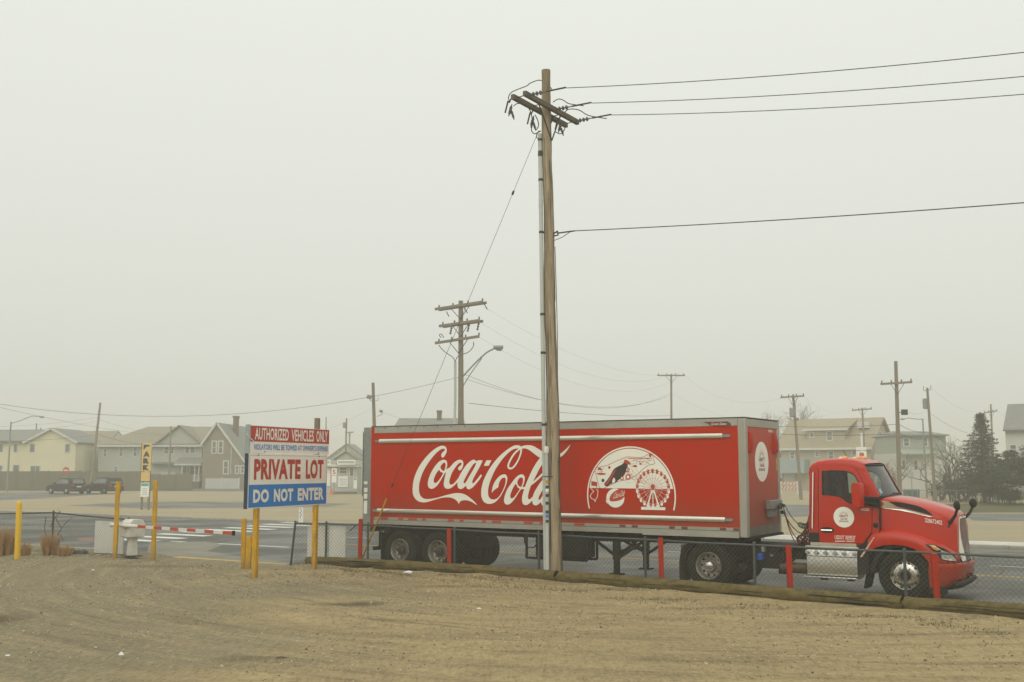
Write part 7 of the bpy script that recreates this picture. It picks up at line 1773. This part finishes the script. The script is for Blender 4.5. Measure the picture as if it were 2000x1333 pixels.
# ---- far wires
def fw_(label, u0, v0, Y0, u1, v1, Y1, sag, r=.010): return wire_obj('overhead_wire', label, at(u0, v0, Y0), at(u1, v1, Y1), sag, r, 18)
fw_('long sagging wire from the three-arm pole to the left picture edge', 897, 737, 60, -70, 778, 62, 1.55)
fw_('wire from the left picture edge down to the slim pole', -60, 782, 70, 334, 852, 133, .4)
fw_('upper wire left of the leaning pole', 194, 815, 126, -40, 834, 130, .3); fw_('lower wire left of the leaning pole', 192, 822, 126, -40, 840, 130, .5)
fw_('cable across the yellow house front', -40, 860, 124, 190, 850, 126, .3, .015); fw_('thick cable from the leaning pole to the slim pole', 190, 848, 126, 333, 868, 133, .5, .022); fw_('cable from the slim pole to the tan house', 333, 868, 133, 500, 892, 140, .4)
fw_('wire from the leaning pole top to the grey roof', 194, 820, 126, 345, 850, 146, .4)
fw_('highest faint wire right of the three-arm pole', 945, 600, 60, 1312, 733, 112, 1.2, .0045); fw_('faint wire from the middle crossarm of the three-arm pole', 938, 630, 60, 1300, 736, 112, 1.6, .0045); fw_('faint wire from the lowest crossarm of the three-arm pole', 938, 660, 60, 1330, 736, 112, 2.2, .0045)
fw_('upper cable from the lamp arm to the roof-top pole', 908, 732, 60, 1311, 768, 112, 1.7); fw_('lower cable from the lamp arm to the roof-top pole', 908, 740, 60, 1311, 772, 112, 1.4)
fw_('thick dark cable passing left of the tall pole above the trailer', 916, 788, 62, 1311, 812, 112, .3, .015); fw_('faint wire from floodlight pole to the left', 732, 795, 72, 600, 850, 150, .3, .005)
fw_('wire from the floodlight pole towards the three-arm pole', 737, 802, 72, 898, 830, 70, .3, .005)
fw_('upper faint wire from the roof-top pole to the leaning transformer pole', 1338, 735, 112, 1526, 778, 94, 1.3, .005); fw_('lower faint wire from the roof-top pole behind the trailer end', 1315, 770, 112, 1560, 830, 100, 1.0, .005)
fw_('upper cable crossing the dormer house', 1440, 828, 84, 1753, 829, 72, .22, .015); fw_('lower cable crossing the dormer house', 1440, 843, 84, 1753, 848, 72, .18, .018)
fw_('cable from the cross-shaped pole to the transformer pole', 1757, 830, 72, 1815, 845, 88, .2, .015); fw_('lower cable from the cross-shaped pole', 1757, 846, 72, 1816, 853, 88, .3, .015)
fw_('cable from the transformer pole into the bare trees', 1818, 808, 88, 1895, 848, 92, .2); fw_('thick cable from the transformer pole towards the spruce', 1820, 848, 88, 1910, 880, 84, .3, .015)
fw_('high faint wire from the transformer pole to the pole behind the spruce', 1818, 757, 88, 1935, 794, 132, 1.2, .005); fw_('high faint wire from the pole behind the spruce to the white house', 1940, 796, 132, 2010, 835, 110, .4, .005)
fw_('short wire from the floodlight to the transformer pole', 1772, 805, 72, 1812, 800, 88, .25, .005); fw_('faint wire from the leaning transformer pole to the dormer house pole', 1571, 776, 94, 1665, 801, 122, .8, .005)

# ---- trees
def leafy(parent, name, m, clumps, size, seed):
    """many small leaf-sized faces: clumps = (centre, radius vector, count, droop direction)"""
    r_ = random.Random(seed); mb = MB()
    for c, rad, n, d in clumps:
        for k in range(n):
            while True:
                p = Vector((r_.uniform(-1, 1), r_.uniform(-1, 1), r_.uniform(-1, 1)))
                if p.length < 1: break
            q = c + Vector((p.x * rad[0], p.y * rad[1], p.z * rad[2])); s_ = size * r_.uniform(.5, 1.3)
            a = (Vector((r_.gauss(0, 1), r_.gauss(0, 1), r_.gauss(0, .5))) + d * 1.6).normalized() * s_; b_ = a.cross(Vector((r_.gauss(0, 1), r_.gauss(0, 1), r_.gauss(0, 1)))).normalized() * s_ * .38
            mb.add([q - a - b_ * .3, q - a * .2 + b_, q + a, q - a * .2 - b_], [(0, 1, 2, 3)])
    return stuff(mb.build(name, m, parent, smooth=0, recalc=False))
def branches(mb, p, d, l, r, depth, rr, spread=.55, up=.15, kids=(2, 4)):
    pts = [p]; q = p; dd = d.copy()
    for k in range(3):
        dd = (dd + Vector((rr.gauss(0, .14), rr.gauss(0, .14), rr.gauss(0, .10) + up * .3))).normalized(); q = q + dd * l / 3; pts.append(q)
    mb.tube(pts, [r, r * .85, r * .7, r * .5], 5 if r > .03 else 3, cap=False)
    if depth == 0: return
    for k in range(rr.randint(*kids)):
        i = rr.choice((1, 2, 3, 3)); nd = (dd + Vector((rr.gauss(0, spread), rr.gauss(0, spread), rr.gauss(0, spread * .7) + up))).normalized()
        branches(mb, pts[i], nd, l * rr.uniform(.55, .8), r * .55, depth - 1, rr, spread, up, kids)
# spruce
b = at(1920, 913, 86); b.z = GZ; t = thing('spruce_tree', 'dark conical spruce behind the truck mirrors', 'tree', b); H = at(1918, 806, 86).z - GZ
mb = MB(); mb.tube([(0, 0, -.2), (0, 0, H * .5), (-.05, 0, H * .97)], [.17, .10, .02], 8); mb.build('trunk', 'bark', t)
r_ = random.Random(5); cl = []; mbb = MB()
for k in range(130):
    f = (k + r_.random()) / 130; z = .8 + (H - .95) * f; Lb = (2.45 * (1 - f) ** .95 + .10) * r_.uniform(.55, 1.15); a = k * 2.399 + r_.uniform(-.4, .4)
    d = Vector((math.cos(a), math.sin(a), 0)); tip = d * Lb + Vector((0, 0, z - .10 * Lb + .12 * Lb * f)); mbb.tube([Vector((0, 0, z)), tip], [.025, .008], 3, cap=False)
    nb = max(2, int(Lb / .28))
    for j in range(nb):
        g = (j + 1) / nb; c = Vector((0, 0, z)).lerp(tip, g) + Vector((0, 0, .03)); w = .13 + .16 * (1 - abs(g - .6)); cl.append((c, (w * 1.25, w * 1.25, w * .45), int(28), d * .6 + Vector((0, 0, -.25))))
mbb.build('branches', 'bark', t); leafy(t, 'crown', 'needles', cl, .095, 11)
# spreading pine at the right edge
b = at(2000, 913, 80); b.z = GZ; t = thing('pine_tree', 'broad dark pine spreading over the right picture edge', 'tree', b)
mb = MB(); mb.tube([(.6, 0, -.2), (.5, 0, 1.5), (.2, 0, 3.2)], [.22, .17, .10], 8); mb.build('trunk', 'bark', t)
cl = []; mbb = MB(); r_ = random.Random(8)
for k in range(95):
    a = r_.uniform(0, 6.28); q = r_.random() ** .6 * 4.1; hh = 1.5 + 2.6 * (1 - (q / 4.6) ** 1.6) * r_.uniform(.45, 1.05); c = Vector((q * math.cos(a) * 1.05 + .2, q * math.sin(a) * .7, hh))
    mbb.tube([Vector((.3, 0, 1.2 + 1.2 * r_.random())), c * .55 + Vector((0, 0, .6)), c], [.05, .03, .012], 4, cap=False); w = r_.uniform(.35, .75); cl.append((c, (w * 1.3, w, w * .6), 190, Vector((math.cos(a) * .4, 0, .3))))
mbb.build('branches', 'bark', t); leafy(t, 'crown', 'pine needles', cl, .105, 21)
# bare trees and scrub
def bare(name, label, u, Y, vt, n0, seed, m='twig', spread=.55, wide=.35, cat='tree', kids=(2, 4), depth=4, rad=.1):
    b = at(u, 913, Y); b.z = GZ; t = thing(name, label, cat, b); H = at(u, vt, Y).z - GZ; rr = random.Random(seed)
    for k in range(n0):
        mb = MB(); a = rr.uniform(0, 6.28); base = Vector((rr.gauss(0, .12) * (n0 > 1), rr.gauss(0, .12) * (n0 > 1), -.1))
        branches(mb, base, Vector((math.cos(a) * wide, math.sin(a) * wide, 1)).normalized(), H * .40, rad, depth, rr, spread, .12, kids); mb.build('limb', m, t)
    return t
bare('bare_tree', 'leafless grey tree between the slim pole and the spruce', 1868, 96, 845, 4, 3)
bare('bare_tree', 'leafless tree in front of the green house', 1838, 93, 868, 4, 14, wide=.6)
bare('bare_tree', 'faint leafless tree above the trailer front corner', 1515, 145, 786, 5, 6, depth=5, wide=.5, rad=.17, kids=(3, 4))
bare('bare_tree', 'low leafless tree left of the green house', 1747, 112, 884, 4, 9, wide=.5)
bare('bare_tree', 'arching leafless tree left of the spruce foot', 1880, 90, 885, 4, 31, wide=.8)
def scrub(label, u, Y, vt, w, n, seed, m='shrub'):
    b = at(u, 913, Y); b.z = GZ; t = thing('scrub_bush', label, 'bush', b, 0, 'scrub along the far fence'); H = at(u, vt, Y).z - GZ; rr = random.Random(seed); mb = MB(); cl = []
    for k in range(n):
        x = rr.uniform(-w, w); a = rr.uniform(0, 6.28); hh = H * rr.uniform(.5, 1.0) * (1 - .35 * abs(x / w)); p = Vector((x, rr.uniform(-.5, .5), 0)); q = p + Vector((math.cos(a) * .35, math.sin(a) * .3, hh)); mb.tube([p, p.lerp(q, .5) + Vector((rr.gauss(0, .1), 0, 0)), q], [.022, .014, .004], 3, cap=False); cl.append((p.lerp(q, .68), (.30, .30, .34 * hh), 55, Vector((0, 0, .8))))
    mb.build('stems', 'twig', t); leafy(t, 'foliage', m, cl, .085, seed + 1); return t
scrub('brown tangled bush right of the slim pole', 1850, 89, 915, 1.35, 40, 41)
scrub('greenish bush left of the spruce foot', 1892, 88, 905, 1.5, 46, 51, 'pine needles')
scrub('dark bush under the spruce', 1935, 84, 918, 1.6, 46, 61, 'pine needles')
scrub('low dark bush beside the dormer house', 1737, 108, 905, 1.1, 30, 71)
scrub('dark hedge in front of the white house', 1990, 82, 945, 1.7, 40, 81, 'pine needles')
# low fence and bins on the right
b = at(1752, 913, 85); b.z = GZ; t = thing('low_fence', 'low thin wire fence along the scrub on the right', 'fence', b); k_ = 85 / FPX; hf = 1.0
for k in range(8): mb = MB(); mb.tube([(k * 1.5, 0, -.1), (k * 1.5, 0, hf + (.35 if k == 5 else 0))], .03, 6); mb.build('fence_post', 'galvanised', t)
for k in range(7):
    mb = MB(); mb.tube([(k * 1.5, 0, hf - .02), (k * 1.5 + 1.5, 0, hf - .02)], .022, 6); mb.build('top_rail', 'galvanised', t)
    stuff(chain_mesh(Vector((k * 1.5, 0, 0)), Vector((k * 1.5 + 1.5, 0, 0)), .02, .02, hf, hf, .10, .003).build('wire_mesh', 'mesh wire', t, smooth=0, recalc=False))
for i, u in enumerate((1768, 1778, 1788)):
    b = at(u, 913, 87); b.z = GZ; mb = MB(); mb.loft([[(b.x + x * k, b.y + y * k, b.z + z) for x, y in ((-.19, -.2), (.19, -.2), (.19, .2), (-.19, .2))] for z, k in ((0, .8), (.9, 1.0), (.91, 1.1), (.97, 1.12), (1.02, .9))], close=True, cap=True); tag(mb.build('wheelie_bin', 'bin green', origin=b, bevel=.01), ('left of three green bins behind the low wire fence', 'middle of three green bins behind the low wire fence', 'right of three green bins behind the low wire fence')[i], 'bin', 'green bins')

# ================================================================ FOG
mb = MB(); mb.box(-2500, 2500, -150, 3000, -1.2, 15.0)
fog = bpy.data.materials.new('fog'); fog.use_nodes = True
fn_, fl2 = fog.node_tree.nodes, fog.node_tree.links
fn_.clear()
fo = fn_.new('ShaderNodeOutputMaterial'); fv = fn_.new('ShaderNodeVolumePrincipled')
fv.inputs['Color'].default_value = (0.95, 0.945, 0.86, 1); fv.inputs['Density'].default_value = 0.0027; fv.inputs['Anisotropy'].default_value = 0.35
fl2.new(fv.outputs[0], fo.inputs['Volume'])
MATS['fog'] = fog
hz_ = mb.build('haze', 'fog', smooth=0); hz_['kind'] = 'stuff'; hz_['label'] = 'pale sea fog filling the air over the whole scene'; hz_['category'] = 'fog'

# ================================================================ one object for each loose piece; tiny pieces stay joined
def pieces(me):
    par = list(range(len(me.vertices)))
    def root(i):
        while par[i] != i: par[i] = par[par[i]]; i = par[i]
        return i
    for e in me.edges:
        a, b = root(e.vertices[0]), root(e.vertices[1])
        if a != b: par[a] = b
    g = {}
    for p in me.polygons: g.setdefault(root(p.vertices[0]), []).append(p)
    return list(g.values())
TINY = {'rivet_row', 'top_bolts', 'hand_hole', 'lug_nut', 'louvre', 'air_coupling', 'red_print', 'dark_print', 'pale_print', 'emblem_white_print', 'script_lettering', 'badge_dark_print', 'badge_red_print',
        'grille_bars', 'leg_cross_brace', 'chassis', 'chassis_frame', 'branches', 'stems', 'limb', 'plate_lettering', 'rail_seam', 'wiper', 'border_line', 'door_lettering', 'bonnet_number', 'model_lettering'}
SPLIT = {'end_cap', 'drain', 'valve', 'windscreen_pillar', 'windscreen_seal', 'lower_bracket', 'hanging_hose', 'mud_flap', 'wing_mud_flap', 'lift_gate_frame', 'lower_board', 'step', 'hanger_frame', 'tail_lamp', 'porch_rail', 'mirror_arm', 'brace', 'underrun_bar', 'board_edge', 'connector_box', 'arm_root', 'frame_bracket', 'service_bracket', 'wheel_housing', 'conduit_strap', 'guard_strap', 'dashboard', 'stair_rail', 'firewall', 'fifth_wheel', 'landing_leg', 'seat'}
for ob in list(scene.objects):
    if ob.type != 'MESH' or ob.get('kind'): continue
    base = ob.name.split('.')[0]
    if base in TINY and ob.parent: ob['kind'] = 'stuff'
    elif base in ('end_cap', 'drain', 'valve', 'windscreen_pillar', 'lower_bracket', 'hanging_hose', 'wing_mud_flap', 'windscreen_seal'):
        ps = pieces(ob.data)
        if len(ps) < 2: continue
        src = ob.data
        for k, faces in enumerate(ps):
            idx = sorted({v for f in faces for v in f.vertices}); mp_ = {v: i for i, v in enumerate(idx)}
            me = bpy.data.meshes.new(base); me.from_pydata([src.vertices[v].co[:] for v in idx], [], [[mp_[v] for v in f.vertices] for f in faces])
            for m_ in src.materials: me.materials.append(m_)
            me.polygons.foreach_set('use_smooth', [f.use_smooth for f in faces]); me.set_sharp_from_angle(angle=R(35))
            if k == 0: ob.data = me
            else:
                o2 = ob.copy(); o2.data = me; col.objects.link(o2)
